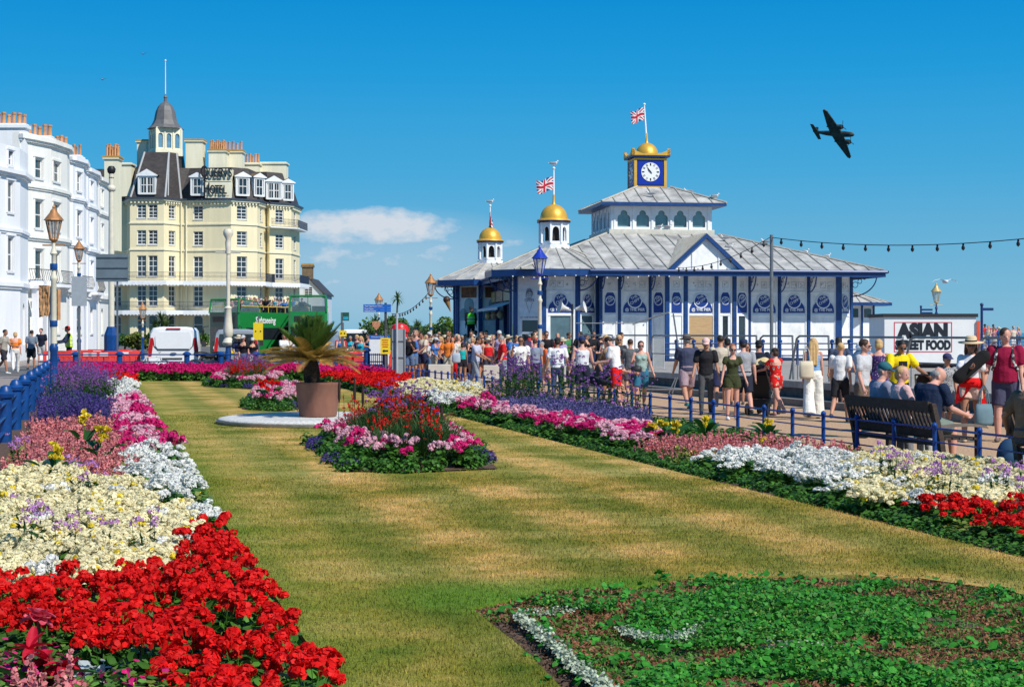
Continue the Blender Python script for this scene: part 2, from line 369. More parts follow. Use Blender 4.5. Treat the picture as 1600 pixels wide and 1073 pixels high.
def tri_mesh(name, V, m, n=3):
 """V: (k,n,3) corners -> one mesh of separate triangles or quads"""
 k = V.shape[0]; me = bpy.data.meshes.new(name); me.vertices.add(k * n); me.vertices.foreach_set('co', V.reshape(-1).astype(np.float32))
 me.loops.add(k * n); me.loops.foreach_set('vertex_index', np.arange(k * n, dtype=np.int32)); me.polygons.add(k)
 me.polygons.foreach_set('loop_start', np.arange(0, k * n, n, dtype=np.int32)); me.polygons.foreach_set('loop_total', np.full(k, n, dtype=np.int32))
 me.materials.append(m); me.update(calc_edges=True); return me
def blades(N, y0, y1, h, w):
 y = y0 + (y1 - y0) * nr.random(N) ** 1.5; x = nr.uniform(-8, 8, N)
 ok = (np.abs(x) < .335 * y + .3) & in_poly_np(x, y, outl); x, y = x[ok], y[ok]; k = len(x)
 a = nr.uniform(0, 6.28, k); hh = h * nr.uniform(.5, 1.3, k); ww = w * (1 + (y - y0) * .05)
 lean = nr.uniform(0, .9, k) * hh; b = nr.uniform(0, 6.28, k)
 V = np.zeros((k, 3, 3)); V[:, 0] = np.c_[x - np.cos(a) * ww, y - np.sin(a) * ww, np.full(k, .038)]; V[:, 1] = np.c_[x + np.cos(a) * ww, y + np.sin(a) * ww, np.full(k, .038)]
 V[:, 2] = np.c_[x + np.cos(b) * lean, y + np.sin(b) * lean, .04 + hh]; return V
gv = np.concatenate([blades(460000, 7.2, 19, .022, .0022), blades(120000, 8, 34, .022, .0035)])
link('lawn_grass', tri_mesh('lawn_grass', gv, lawnm))['kind'] = 'stuff'
DZ = .55
wb = MB(); ys = (2, 62)
M_, L_ = segM((beachW(62), 62), (beachW(2), 2)); wb.M = M_
wb.box(0, L_, -.0, .4, 0, DZ - .14)
o = tag(wb.obj('sea_wall', wallm), 'low dark sea wall with a pale concrete coping along the promenade', 'wall'); cb = MB(); cb.M = M_; cb.box(-.02, L_, -.08, .7, DZ - .14, DZ + .02); cb.obj('coping', concm, o)
kerb2 = MB(); kerb2.M = M_; kerb2.box(0, L_, -.55, -.02, .004, .17); kerb2.obj('step', mat('step_grey', (.19, .18, .17), var=.3, scale=3, rough=.9), o)
dk = MB(); dk.prism([(beachW(2) + .6, 2), (60, 2), (60, 140), (-9, 140), (-9.5, 95), (beachW(62) + .6, 62)], DZ - .4, DZ - .03)
dk.obj('pier_deck', deckm)['kind'] = 'structure'
whitep = mat('white_paint', (.80, .82, .84), rough=.55, var=.10, scale=3.5, rand=.04)
whitew = mat('weathered_white_paint', (.58, .60, .60), rough=.7, scale=2.2, col2=(.87, .88, .88), thr=(.22, .55), bump=.1, stretch=(1, 1, .5))
bluep = mat('blue_paint', (.008, .05, .19), rough=.4, var=.3, scale=5, spec=.5)
navy = mat('dark_blue_paint', (.008, .03, .13), rough=.45, var=.3, scale=4)
goldp = mat('gold_paint', (.75, .42, .06), rough=.42, var=.12, scale=5, metal=.35)
blackm = mat('black_iron', (.012, .013, .016), rough=.5, var=.3)
steelm = mat('galvanised_steel', (.22, .23, .24), rough=.45, metal=.6, var=.2, scale=6)
ply = mat('plywood', (.50, .33, .17), rough=.85, var=.15, scale=2.5, stretch=(1, 1, 5))
pane_d = glass('dark_window_glass', (.03, .04, .045)); pane_b = glass('blue_grey_window_glass', (.10, .17, .20), rough=.12)
def lead_material():
 m = mat('lead_sheet_roof', (.20, .20, .195), rough=.72, scale=1.3, col2=(.56, .55, .52), thr=(.30, .68), bump=.15, bscale=14)
 return m
leadm = lead_material(); leadrib = mat('lead_roll', (.42, .40, .35), rough=.7, var=.2)
signb = mat('sign_blue_vinyl', (.012, .045, .24), rough=.4, var=.08); signw = mat('sign_white', (.78, .80, .82), rough=.5, var=.05)
paleink = mat('faded_grey_print', (.42, .45, .50), rough=.7, var=.05); darkink = mat('black_print', (.012, .013, .018), rough=.5, var=.1)
PA = R(8); PC = (7.1, 77.5)
pav = thing('pier_pavilion', 'white and blue seaside pavilion with grey lead roofs, clock tower and gold domes', 'pavilion', (PC[0], PC[1], DZ), PA)
ez = 4.35 - DZ       # eaves, local
def slope_roof(mb, rb, low, high, zl, zh, step=.62, ribr=.035, ribs=True):
 """hipped roof faces between a low ring and a high ring, with rolls; rings as corner lists"""
 n = len(low)
 for i in range(n):
  a, b, c, d = low[i], low[(i + 1) % n], high[(i + 1) % n], high[i]
  mb.add([(a[0], a[1], zl), (b[0], b[1], zl), (c[0], c[1], zh), (d[0], d[1], zh)], [(0, 1, 2, 3)])
  if not ribs: continue
  A, B, C_, D_ = Vector((*a, zl)), Vector((*b, zl)), Vector((*c, zh)), Vector((*d, zh)); L = (B - A).length; e = (B - A) / L
  s0, s1 = (D_ - A).dot(e), (C_ - A).dot(e); up = (D_ - A) - e * s0
  k = int(L / step)
  for q in range(1, k):
   s = L * q / k
   t = 1. if s0 <= s <= s1 else (s / s0 if s < s0 else (L - s) / max(1e-3, L - s1))
   p = A + e * s; rb.tube([p + Vector((0, 0, .02)), p + up * min(1, t) * .995 + Vector((0, 0, .02))], ribr, 5)
  rb.tube([A + Vector((0, 0, .03)), D_ + Vector((0, 0, .03))], ribr * 1.6, 6)
def octa(c, ap, ph=22.5): return [(c[0] + ap / math.cos(R(22.5)) * math.cos(R(ph + 45 * k)), c[1] + ap / math.cos(R(22.5)) * math.sin(R(ph + 45 * k))) for k in range(8)]
lowR = [(-5.0, -8.85), (8, -8.9), (8, 8.9), (-8, 8.9), (-8, -4.8)]
UX = -.42; CH = 2.4; cz0 = 6.35 - DZ
rf = MB(); rb = MB()
slope_roof(rf, rb, [(-8.05, -8.9), (8, -8.9), (8, 8.9), (-8.05, 8.9)], [(-CH - .3 + UX, -CH - .3), (CH + .3 + UX, -CH - .3), (CH + .3 + UX, CH + .3), (-CH - .3 + UX, CH + .3)], ez + .1, cz0, ribs=True)
roof = rf.obj('roof', leadm, pav); rb.obj('roof_rolls', leadrib, roof, smooth=True)
fb = MB(); fb.M = Matrix()
for a, b in (((-5.0, -8.9), (8, -8.9)), ((8, -8.9), (8, 8.9)), ((8, 8.9), (-8, 8.9)), ((-8, 8.9), (-8, -4.8))):
 M, L = segM(a, b); fb.M = M
 fb.box(0, L, -.05, .02, ez - .17, ez + .07); fb.add([(x, -.05 - .09 * math.sin(t) - .03, ez + .05 - .07 * math.cos(t) * 1) for x in (-.08, L + .08) for t in (0, .8, 1.57, 2.3, 3.1)], [(i, i + 1, i + 6, i + 5) for i in range(4)])
fb.obj('fascia', bluep, pav)
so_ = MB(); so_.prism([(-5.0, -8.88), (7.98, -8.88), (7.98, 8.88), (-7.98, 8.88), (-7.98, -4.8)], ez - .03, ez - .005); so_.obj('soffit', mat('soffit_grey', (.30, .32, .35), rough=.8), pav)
FW, BW = -7.35, -8.0
plan = [((-2.1 - 2.35, FW), (-2.1, FW)), ((-2.1, FW), (-1.5, BW)), ((-1.5, BW), (1.5, BW)), ((1.5, BW), (2.35, FW)), ((2.35, FW), (6.45, FW)), ((6.45, FW), (7.3, FW + .85)), ((7.3, FW + .85), (7.3, 7.6)), ((7.3, 7.6), (-7.3, 7.6)), ((-7.3, 7.6), (-7.3, -2))]
WB = ez - 2.3            # top of the lower panel
def chippy_sign(parent, M, x0, x1, big=True):
 s = MB(); s.M = M; w = (x1 - x0) / 2; c = (x0 + x1) / 2; cy = ez - 1.2; r = .33 if big else min(.29, w * .86)
 zb, zt = ez - 1.72, ez - 1.28
 pts = [(c - w, zb), (c + w, zb)] + ([(c + w * math.cos(t), zb + .12 + (zt - zb) * 1.05 * math.sin(t)) for t in [k * math.pi / 12 for k in range(13)]] if big else [(c + w, zb + .4), (c + w * math.cos(.5), zt + .28)] + [(c + w * math.cos(t), zt + .08 + .42 * math.sin(t)) for t in [.8 + k * 1.54 / 6 for k in range(7)]] + [(c - w * math.cos(.5), zt + .28), (c - w, zb + .4)])
 s.ext(pts, -.030, -.012)
 o = s.obj('sign_board', signb, parent); q = MB(); q.M = M
 def disc(mb, rr, y): mb.ext([(c + rr * math.cos(t), cy + rr * math.sin(t)) for t in [2 * math.pi * k / 28 for k in range(28)]], y, y + .008)
 disc(q, r, -.040); q.obj('white_ring', signw, o); q = MB(); q.M = M; disc(q, r * .84, -.050); q.obj('blue_disc', signb, o)
 tw = Matrix.Rotation(-R(28), 4, 'Y')
 text('THE\nCHIPPY', r * .52, M @ T((c, -.056, cy + r * .22)) @ tw, signw, o, ext=.004, off=.001)
 if big: text('@ THE PIER', .17, M @ T((c, -.038, zb + .13)), signw, o, ext=.004, off=.004, sx=min(1.25, w * 1.9 / 1.0))
def panel(parent, M, x0, x1, kind='white', sign=1, doodle=1):
 """one bay between posts: boarded upper panel, sign zone, lower board, window or plywood"""
 b = MB(); b.M = M; w = .07
 for a, c in ((x0, x0 + w), (x1 - w, x1)): b.box(a, c, -.035, .05, .08, ez - .03)
 for z in (ez - .12, ez - .84, ez - 1.86): b.box(x0 + w, x1 - w, -.032, .05, z, z + .07)
 b.box(x0 + w, x1 - w, -.06, .05, .08, .26)
 b.obj('panel_frame', whitep, parent)
 p = MB(); p.M = M
 if kind in ('window', 'sidewindow'):
  p.box(x0 + w, x1 - w, 0, .05, ez - 1.79, ez - .03)
  g = MB(); g.M = M; g.box(x0 + w, x1 - w, .03, .04, .26, ez - 1.86)
  fr = MB(); fr.M = M
  for a, c in ((x0 + w, x0 + w + .12), (x1 - w - .12, x1 - w)): fr.box(a, c, -.02, .06, .26, ez - 1.86)
  fr.box(x0 + w + .12, x1 - w - .12, -.02, .06, .26, .5)
  f_ = fr.obj('window', whitep, parent); g.obj('pane', pane_b if kind == 'window' else pane_d, f_)
 elif kind == 'ply':
  p.box(x0 + w, x1 - w, 0, .05, ez - 1.79, ez - .03)
  q = MB(); q.M = M; q.box(x0 + w, x1 - w, -.01, .04, .26, ez - 1.86); q.obj('plywood_board', ply, parent)
 elif kind == 'shop':
  p.box(x0 + w, x1 - w, 0, .05, ez - 2.05, ez - .03)
  g = MB(); g.M = M; g.box(x0 + w, x1 - w, .03, .04, .26, ez - 2.05)
  fr = MB(); fr.M = M; fr.box(x0 + w, x0 + w + .14, -.02, .06, .26, ez - 2.05); fr.box(x0 + w + .14, x1 - w, -.02, .06, 1.15, 1.25)
  f_ = fr.obj('window', whitep, parent); g.obj('pane', pane_d, f_)
 else: p.box(x0 + w, x1 - w, 0, .05, .26, ez - .03)
 k = int((x1 - x0) / .16)
 p.obj('wall_panel', whitew if sign != 3 else whitep, parent)
 if doodle and x1 - x0 > .4:
  d = MB(); d.M = M; c = (x0 + x1) / 2; rr = random.Random(int(x0 * 977) + int(ez * 10)); n = 3 if x1 - x0 > 1 else 1
  for i in range(n):
   cx = c + (i - (n - 1) / 2) * .34; z0_ = ez - .62; t = .012; s = .13
   if rr.random() < .75:
    d.box(cx - s, cx + s, -.012, .002, z0_, z0_ + t); d.box(cx - s, cx + s, -.012, .002, z0_ + 2 * s, z0_ + 2 * s + t); d.box(cx - s, cx - s + t, -.012, .002, z0_, z0_ + 2 * s); d.box(cx + s - t, cx + s, -.012, .002, z0_, z0_ + 2 * s)
   for j in range(3):
    a, b_ = rr.uniform(-.09, .09), rr.uniform(.05, .2); d.box(cx + a - .035, cx + a + .035, -.011, .002, z0_ + b_, z0_ + b_ + .02); d.box(cx + a, cx + a + .014, -.011, .002, z0_ + b_ - .03, z0_ + b_ + .05)
  d.obj('printed_pictures', paleink, parent)
 if sign == 1: chippy_sign(parent, M, x0 + .1, x1 - .1, x1 - x0 > .95)
def posts(parent, M, xs, w=.14):
 for x in xs:
  b = MB(); b.M = M; b.box(x - w / 2, x + w / 2, -.09, .06, 0, ez - .02); b.obj('post', bluep, parent)
def bracket(parent, M, x, out=1.2, z=None):
 """cast iron bracket: curved arm with scrolls, from the post out to the eaves"""
 z = z or ez - .06; b = MB(); b.M = M; n = 10
 P = [(x, -.08 - out * math.sin(t), z - out * .75 + out * .75 * (1 - math.cos(t))) for t in [k * math.pi / 2 / n for k in range(n + 1)]]
 b.tube(P, .03, 5); b.tube([(x, -.09, z), (x, -out, z)], .025, 5); b.tube([(x, -.09, z - out * .8), (x, -.09, z)], .025, 5)
 for k in range(3):
  cy, cz, r = -.25 - .22 * k, z - .38 + .15 * k, .13 - .03 * k
  b.tube([(x, cy + r * math.cos(t), cz + r * math.sin(t)) for t in [i * .7 for i in range(10)]], .016, 4)
 b.obj('bracket', bluep, parent)
def subdivide(i, xs, kinds):
 (p0, p1) = plan[i]; M, L = segM(p0, p1); return M, L
M, L = segM(*plan[0]); posts(pav, M, (.14, .97, L), .12)
panel(pav, M, .22, .90); panel(pav, M, 1.04, L - .08)
for x in (.14, .97, L): bracket(pav, M, x, .9)
M, L = segM(*plan[1]); panel(pav, M, .1, L - .1)
M, L = segM(*plan[2]); posts(pav, M, (0, .82, 2.18, 3.0), .16)
panel(pav, M, .1, .72); panel(pav, M, .9, 2.1, kind='ply'); panel(pav, M, 2.28, 2.9, kind='sidewindow')
M, L = segM(*plan[3]); panel(pav, M, .1, L - .1, kind='sidewindow')
M, L = segM(*plan[4]); posts(pav, M, (.0, 1.38, 2.72), .12)
for a, b in ((.08, 1.3), (1.46, 2.64), (2.80, L - .12)): panel(pav, M, a, b)
for x in (.0, 1.38, 2.72): bracket(pav, M, x, 1.0)
posts(pav, M, (L,), .26)
M, L = segM(*plan[5]); panel(pav, M, .1, L - .1); posts(pav, M, (L,), .24); bracket(pav, M, L, 1.2)
for i in (6, 7):
 M, L = segM(*plan[i]); n = int(L / 1.4)
 b = MB(); b.M = M; b.box(0, L, 0, .1, 0, ez - .02); b.obj('wall', whitew, pav); posts(pav, M, [L * k / n for k in range(1, n)], .12)
pb = MB()
for p in plan:
 M, L = segM(*p); pb.M = M; pb.box(-.02, L + .02, -.1, .1, 0, .09)
pb.obj('plinth', navy, pav)
gb = MB(); gz = ez + .02; hw = 1.72; gh = 1.58
gb.ext([(-hw + .1, gz + .05), (hw - .1, gz + .05), (0, gz + gh - .08)], -8.80, -8.7); g_ = gb.obj('gable', whitew, pav)
bb = MB()
for s in (-1, 1): bb.ext([(s * (hw + .08), gz - .02), (s * (hw - .14), gz - .02), (0, gz + gh - .13), (0, gz + gh + .06)][::s], -9.0, -8.81)
bb.obj('bargeboard', bluep, g_)
st = MB(); st.box(-.62, -.55, -8.84, -8.80, gz + .06, gz + .95); st.box(.55, .62, -8.84, -8.80, gz + .06, gz + .95); st.box(-hw + .15, hw - .15, -8.835, -8.80, gz + .06, gz + .12); st.obj('gable_batten', whitep, g_)
gr_ = MB(); grb = MB()
yb = -8.95 + gh / ((cz0 - ez) / 6.2)
for s in (-1, 1):
 gr_.add([(s * (hw + .1), -9.0, gz + .0), (0, -9.0, gz + gh + .07), (0, yb + .1, gz + gh + .07), (s * (hw + .1), -8.6, gz + .05)], [(0, 1, 2, 3)][::1])
 for k in range(1, 16):
  y = -9.0 + k * .34; t = min(1, (y + 8.9) / (yb + 8.9));
  x0 = s * (hw + .1) * (1 - max(0, t)); grb.tube([(x0 , y, gz + (gh + .05) * max(0, t)), (0, y, gz + gh + .09)], .03, 5)
gr_.obj('gable_roof', leadm, roof); grb.obj('gable_rolls', leadrib, roof, smooth=True)
k0_ = set(pav.children)
cb_ = MB(); cb_.prism([(-CH - .12, -CH - .12), (CH + .12, -CH - .12), (CH + .12, CH + .12), (-CH - .12, CH + .12)], cz0 - .35, cz0 + .24); cb_.obj('clerestory_base', mat('cream_trim', (.62, .60, .52), rough=.7), pav)
cz1 = 7.72 - DZ
def quatre(mb, c, z0, w, h, M, y0, y1, Wp):
 """panel of width Wp with a quatrefoil-headed opening"""
 pts = []
 hw_ = w / 2; r1 = w * .27
 pts += [(c + hw_, z0), (c + hw_, z0 + h * .42)]
 pts += [(c + hw_ - r1 * .9 + r1 * .9 * math.cos(t), z0 + h * .5 + r1 * math.sin(t)) for t in [k * math.pi / 2 / 4 for k in range(5)]]
 pts += [(c + r1 * 1.0 * math.cos(t), z0 + h * .76 + r1 * 1.0 * math.sin(t)) for t in [k * math.pi / 8 for k in range(0, 9)]]
 left = [(2 * c - x, z) for x, z in pts[:7]][::-1]
 pts = pts + left
 return pts
def arch_panel(mb, M, x0, x1, z0, z1, op):
 """flat panel with an opening: fan of quads from opening outline to the rectangle"""
 old = mb.M; mb.M = old @ M; n = len(op); c = (x0 + x1) / 2; zc = (min(z for _, z in op) + max(z for _, z in op)) / 2
 zb = min(z for _, z in op)
 out = []
 for x, z in op:
  dx, dz = x - c, z - zc
  if abs(z - zb) < 1e-6: out.append((x0 if x < c else x1, z)); continue
  kx = (x1 - c) / abs(dx) if abs(dx) > 1e-6 else 1e9; kz = (z1 - zc) / dz if dz > 1e-6 else 1e9; k = min(kx, kz)
  out.append((c + dx * k, zc + dz * k))
 vs = [(x, 0, z) for x, z in op] + [(x, 0, z) for x, z in out] + [(x, .09, z) for x, z in op]
 fs = [(i, n + i, n + i + 1, i + 1) for i in range(n - 1)] + [(i, i + 1, 2 * n + i + 1, 2 * n + i) for i in range(n - 1)]
 mb.add(vs, fs);
 for sx in (x0, x1):
  k = [i for i in range(n - 1) if (abs(out[i][0] - sx) < 1e-6) != (abs(out[i + 1][0] - sx) < 1e-6) and out[i][1] > zc]
  for i in k: mb.add([(out[i][0], 0, out[i][1]), (out[i + 1][0], 0, out[i + 1][1]), (sx, 0, z1)], [(0, 1, 2)])
 mb.box(x0, x1, 0, .09, z0, zb); mb.M = old
for (a, b) in (((-CH, -CH), (CH, -CH)), ((-CH, CH), (-CH, -CH)), ((CH, -CH), (CH, CH)), ((CH, CH), (-CH, CH))):
 M, L = segM(a, b); cw = MB(); w = (L - .3) / 5; z0_, z1_ = cz0 + .24, cz1
 for k in range(5):
  x0_ = .15 + w * k; c = x0_ + w / 2
  arch_panel(cw, M, x0_, x0_ + w, z0_, z1_, quatre(None, c, z0_ + .12, w * .68, z1_ - z0_ - .32, M, 0, .1, w))
 cw.M = M;
 for k in range(6):
  x = .15 + w * k; cw.box(x - .045, x + .045, -.05, .0, z0_, z1_)
 cw.box(0, .11, -.02, .1, z0_, z1_); cw.box(L - .11, L, -.02, .1, z0_, z1_)
 c_ = cw.obj('clerestory_wall', whitep, pav)
 g = MB(); g.M = M; g.box(.12, L - .12, .14, .15, z0_, z1_); g.obj('clerestory_pane', glass('pale_green_glass', (.12, .22, .24), rough=.15), c_)
UE = 2.98; TW = .76; tz0 = 8.72 - DZ
ur = MB(); urb = MB()
slope_roof(ur, urb, [(-UE, -UE), (UE, -UE), (UE, UE), (-UE, UE)], [(-TW - .05, -TW - .05), (TW + .05, -TW - .05), (TW + .05, TW + .05), (-TW - .05, TW + .05)], cz1 + .1, tz0, step=.6)
u_ = ur.obj('upper_roof', leadm, pav); urb.obj('roof_rolls', leadrib, u_, smooth=True)
uf = MB(); uf.prism([(-UE, -UE), (UE, -UE), (UE, UE), (-UE, UE)], cz1 - .04, cz1 + .09); uf.obj('upper_fascia', bluep, pav)
tz1 = 10.12 - DZ
tb = MB(); tb.box(-TW, TW, -TW, TW, tz0 - .12, tz1); tow = tb.obj('clock_tower', navy, pav)
gf = MB()
for sx in (-1, 1):
 for sy in (-1, 1): gf.cbox((sx * (TW - .03), sy * (TW - .03), (tz0 + tz1) / 2), (.13, .13, tz1 - tz0))
for z in (tz0 - .02, tz1 - .07): gf.prism([(-TW - .03, -TW - .03), (TW + .03, -TW - .03), (TW + .03, TW + .03), (-TW - .03, TW + .03)], z - .02, z + .07)
gf.obj('gold_frame', goldp, tow)
ck = MB(); ck.prism([(-TW - .17, -TW - .17), (TW + .17, -TW - .17), (TW + .17, TW + .17), (-TW - .17, TW + .17)], tz1 + .04, tz1 + .12); ck.obj('tower_cornice', navy, tow)
gt = MB()
for k in range(4):
 gt.M = RZ(k * math.pi / 2); w = TW + .18
 gt.ext([(-w, tz1 + .12), (w, tz1 + .12), (w, tz1 + .44), (w - .12, tz1 + .36), (w * .45, tz1 + .2), (-w * .45, tz1 + .2), (-w + .12, tz1 + .36), (-w, tz1 + .44)], -w, -w + .14)
gt.obj('gold_parapet', goldp, tow)
dm = MB(); dm.lathe([(.56 * math.cos(t), tz1 + .18 + .64 * math.sin(t)) for t in [k * math.pi / 2 / 8 for k in range(8)]] + [(.02, tz1 + .82)], 20); dm.obj('gold_dome', goldp, tow, smooth=True)
for k in range(4):
 M = RZ(k * math.pi / 2) @ T((0, -TW, 0)); zc = (tz0 + tz1) / 2 + .03
 fb_ = MB(); fb_.M = M; fb_.box(-.6, .6, -.012, .01, zc - .6, zc + .6); face = fb_.obj('clock_panel', mat('royal_blue_enamel', (.006, .03, .33), rough=.35, var=.05), pav)
 d = MB(); d.M = M; d.ext([(.45 * math.cos(t), zc + .45 * math.sin(t)) for t in [2 * math.pi * i / 32 for i in range(32)]], -.035, -.013); dial = d.obj('dial', signw, face)
 h = MB()
 for i in range(12):
  h.M = M @ T((0, 0, zc)) @ RY(i * math.pi / 6); wd = .035 if i % 3 else .03
  h.box(-wd, -wd + .02, -.045, -.036, .30, .42); h.box(wd - .02, wd, -.045, -.036, .30, .42)
  if i % 3 == 0: h.box(-.008, .008, -.045, -.036, .30, .42)
 h.M = M @ T((0, 0, zc)) @ RY(-R(36)); h.ext([(-.014, -.1), (.014, -.1), (.02, .2), (0, .31), (-.02, .2)], -.056, -.05)
 h.M = M @ T((0, 0, zc)) @ RY(-R(42)); h.ext([(-.02, -.07), (.02, -.07), (.035, .1), (0, .2), (-.035, .1)], -.065, -.059)
 h.obj('hands_and_numerals', darkink, face)
for c_ in pav.children:
 if c_ not in k0_: c_.location.x = UX - (.16 if c_.name.startswith(('clock', 'tower')) else 0)
def flag_material():
 m = bpy.data.materials.new('union_flag_cloth'); m.use_nodes = True; m.node_tree.nodes['Principled BSDF'].inputs['Roughness'].default_value = .8; return m
fr_, fw_, fb2 = mat('flag_red', (.42, .012, .035), rough=.8), mat('flag_white', (.7, .7, .7), rough=.8), mat('flag_blue', (.02, .03, .16), rough=.8)
def union_col(u, v, ar=1.6):
 x, y = (u - .5) * 2 * ar, (v - .5) * 2
 if abs(x) < .2 or abs(y) < .2: return 0
 if abs(x) < .34 or abs(y) < .34: return 1
 d1 = (x / ar - y); d2 = (x / ar + y); q = 1.17
 for d, s in ((d1, 1), (d2, -1)):
  if abs(d) < .12: return 0
  if abs(d) < .34: return 1
 return 2
def flag(parent, top, w, h, ang, droop, name='flag'):
 """waving flag mesh, hoist at top; flies towards ang (radians in plan), droop tilts the fly down"""
 mb = MB(); NU, NV = 48, 30; vs = []
 for j in range(NV + 1):
  for i in range(NU + 1):
   u, v = i / NU, j / NV; sw = math.sin(u * 9 + v * 1.5) * .10 * w * u ** .6; L = u * w * (1 - .12 * u)
   vs.append((top[0] + math.cos(ang) * L * math.cos(droop) - math.sin(ang) * sw, top[1] + math.sin(ang) * L * math.cos(droop) + math.cos(ang) * sw, top[2] - (1 - v) * h - math.sin(droop) * L * (1 + .25 * u) + .05 * w * math.sin(u * 7)))
 mb.v = vs; mb.k = len(vs)
 for j in range(NV):
  for i in range(NU):
   a = j * (NU + 1) + i; mb.f.append([a, a + 1, a + NU + 2, a + NU + 1]); mb.m.append(union_col((i + .5) / NU, (j + .5) / NV))
 return mb.obj(name, [fr_, fw_, fb2], parent, smooth='all')
def flagpole(loc, z0, z1, label, fw, fh, ang, droop, lean=0, gold=.5, ft=.1):
 t = thing('flagpole', label, 'flagpole', loc, 0); p = MB(); p.tube([(0, 0, 0), (-lean * .5, 0, (z1 - z0) / 2), (-lean, 0, z1 - z0)], [.045, .04, .03], 8); p.obj('pole', whitep, t, smooth=True)
 b = MB(); b.lathe([(.1, -.02), (.085, .05), (.055, .12), (.05, gold)], 10); b.obj('gold_sleeve', goldp, t, smooth=True)
 c = MB(); c.ell((-lean, 0, z1 - z0 + .05), (.07, .07, .06)); c.obj('finial', whitep, t, smooth=True)
 f = flag(t, (-lean * .97, 0, z1 - z0 - ft), fw, fh, ang, droop); return t
c0 = Vector((PC[0] - .58, PC[1] - .08));
flagpole((c0.x, c0.y, 10.9), 10.9, 12.75, 'tall white flagpole with a union flag rising from the clock tower dome', .85, .62, R(205), .25, lean=.12, ft=.12)
def turret(world_c, ap, zap, cw, ph=0., leftside=False, fc=None):
 """corner turret: walls, pyramid roof with rolls, open white cupola, gold dome; local = pavilion frame"""
 c = world_c; rf2 = MB(); rb2 = MB(); low = octa(c, ap)[::1]; high = octa(c, cw * .9); low = low;
 slope_roof(rf2, rb2, low, high, ez + .12, zap, step=.9, ribr=.028)
 t = rf2.obj('turret_roof', leadm, pav); rb2.obj('roof_rolls', leadrib, t, smooth=True)
 f2 = MB(); f2.prism(octa(c, ap + .03), ez - .17, ez + .11); f2.obj('turret_fascia', bluep, pav)
 cu = bpy.data.objects.new('cupola', None); COL.objects.link(cu); cu.parent = pav
 cu.location = (c[0], c[1], zap)
 b = MB(); b.prism(octa((0, 0), cw + .06), -.2, .12); b.prism(octa((0, 0), cw - .04), .12, .2); b.obj('cupola_base', whitep, cu)
 H = cw * 1.9
 o8 = octa((0, 0), cw - .02)
 pl = MB()
 for k in range(8):
  x, y = o8[k]; x2, y2 = o8[(k + 1) % 8]; pl.tube([(x, y, .2), (x, y, H)], .06, 6)
  M, L = segM((x2, y2), (x, y)); M = M if (M @ Vector((0, -1, 0))).length > (M @ Vector((0, 1, 0))).length else segM((x, y), (x2, y2))[0]
  op = [(L / 2 + .17 * cw / .6, .28)] + [(L / 2 + .15 * cw / .6 * math.cos(q), H - .42 + .2 * math.sin(q)) for q in [i * math.pi / 8 for i in range(9)]] + [(L / 2 - .17 * cw / .6, .28)]
  arch_panel(pl, M, 0, L, .16, H - .04, op)
 pl.obj('cupola_arcade', whitep, cu, smooth=False)
 inn = MB(); inn.prism(octa((0, 0), cw - .24), .1, H - .1); inn.obj('cupola_core', mat('dark_timber', (.03, .028, .027), rough=.9), cu)
 ca = MB(); ca.prism(octa((0, 0), cw + .1), H - .04, H + .05); ca.obj('cupola_cornice', navy, cu)
 d = MB(); rr = cw + .16; d.lathe([(rr, H + .05), (rr * .95, H + .11), (rr * .80, H + .15)] + [(rr * .80 * math.cos(q), H + .15 + rr * .84 * math.sin(q)) for q in [i * math.pi / 16 for i in range(1, 8)]] + [(.03, H + .17 + rr * .84)], 24)
 d.obj('gold_dome', goldp, cu, smooth=True)
 return c, zap + H + rr * .84 + .15
def loc2w(c): return (PC[0] + c[0] * math.cos(PA) - c[1] * math.sin(PA), PC[1] + c[0] * math.sin(PA) + c[1] * math.cos(PA))
def w2loc(p):
 dx, dy = p[0] - PC[0], p[1] - PC[1]; return (dx * math.cos(PA) + dy * math.sin(PA), -dx * math.sin(PA) + dy * math.cos(PA))
TC = (-6.15, -6.0)
tc1, th1 = turret(TC, 2.9, 5.5 - DZ, .60)
w1 = loc2w(tc1); flagpole((*w1, th1 + DZ - .03), th1 + DZ, 9.0, 'white flagpole with a union flag on the nearer gold turret dome', .95, .58, R(203), .20, gold=.45, ft=.35)
TC2 = w2loc((-1.15, 84.2)); tc2, th2 = turret(TC2, 2.85, 5.42 - DZ, .58)
w2_ = loc2w(tc2); flagpole((*w2_, th2 + DZ - .03), th2 + DZ, 8.42, 'white flagpole with a limp union flag on the farther gold turret dome', .75, .95, R(-60), 1.25, gold=.4, ft=.15)
o8 = octa(TC, 1.78)
faces = [(o8[(k + 1) % 8], o8[k]) for k in range(8)]
def facing(f):
 M, L = segM(*f);
 n = M.to_3x3() @ Vector((0, -1, 0)); c = (Vector((*f[0], 0)) + Vector((*f[1], 0))) / 2 - Vector((*TC, 0)); return n.dot(c) > 0
faces = [f if facing(f) else (f[1], f[0]) for f in faces]
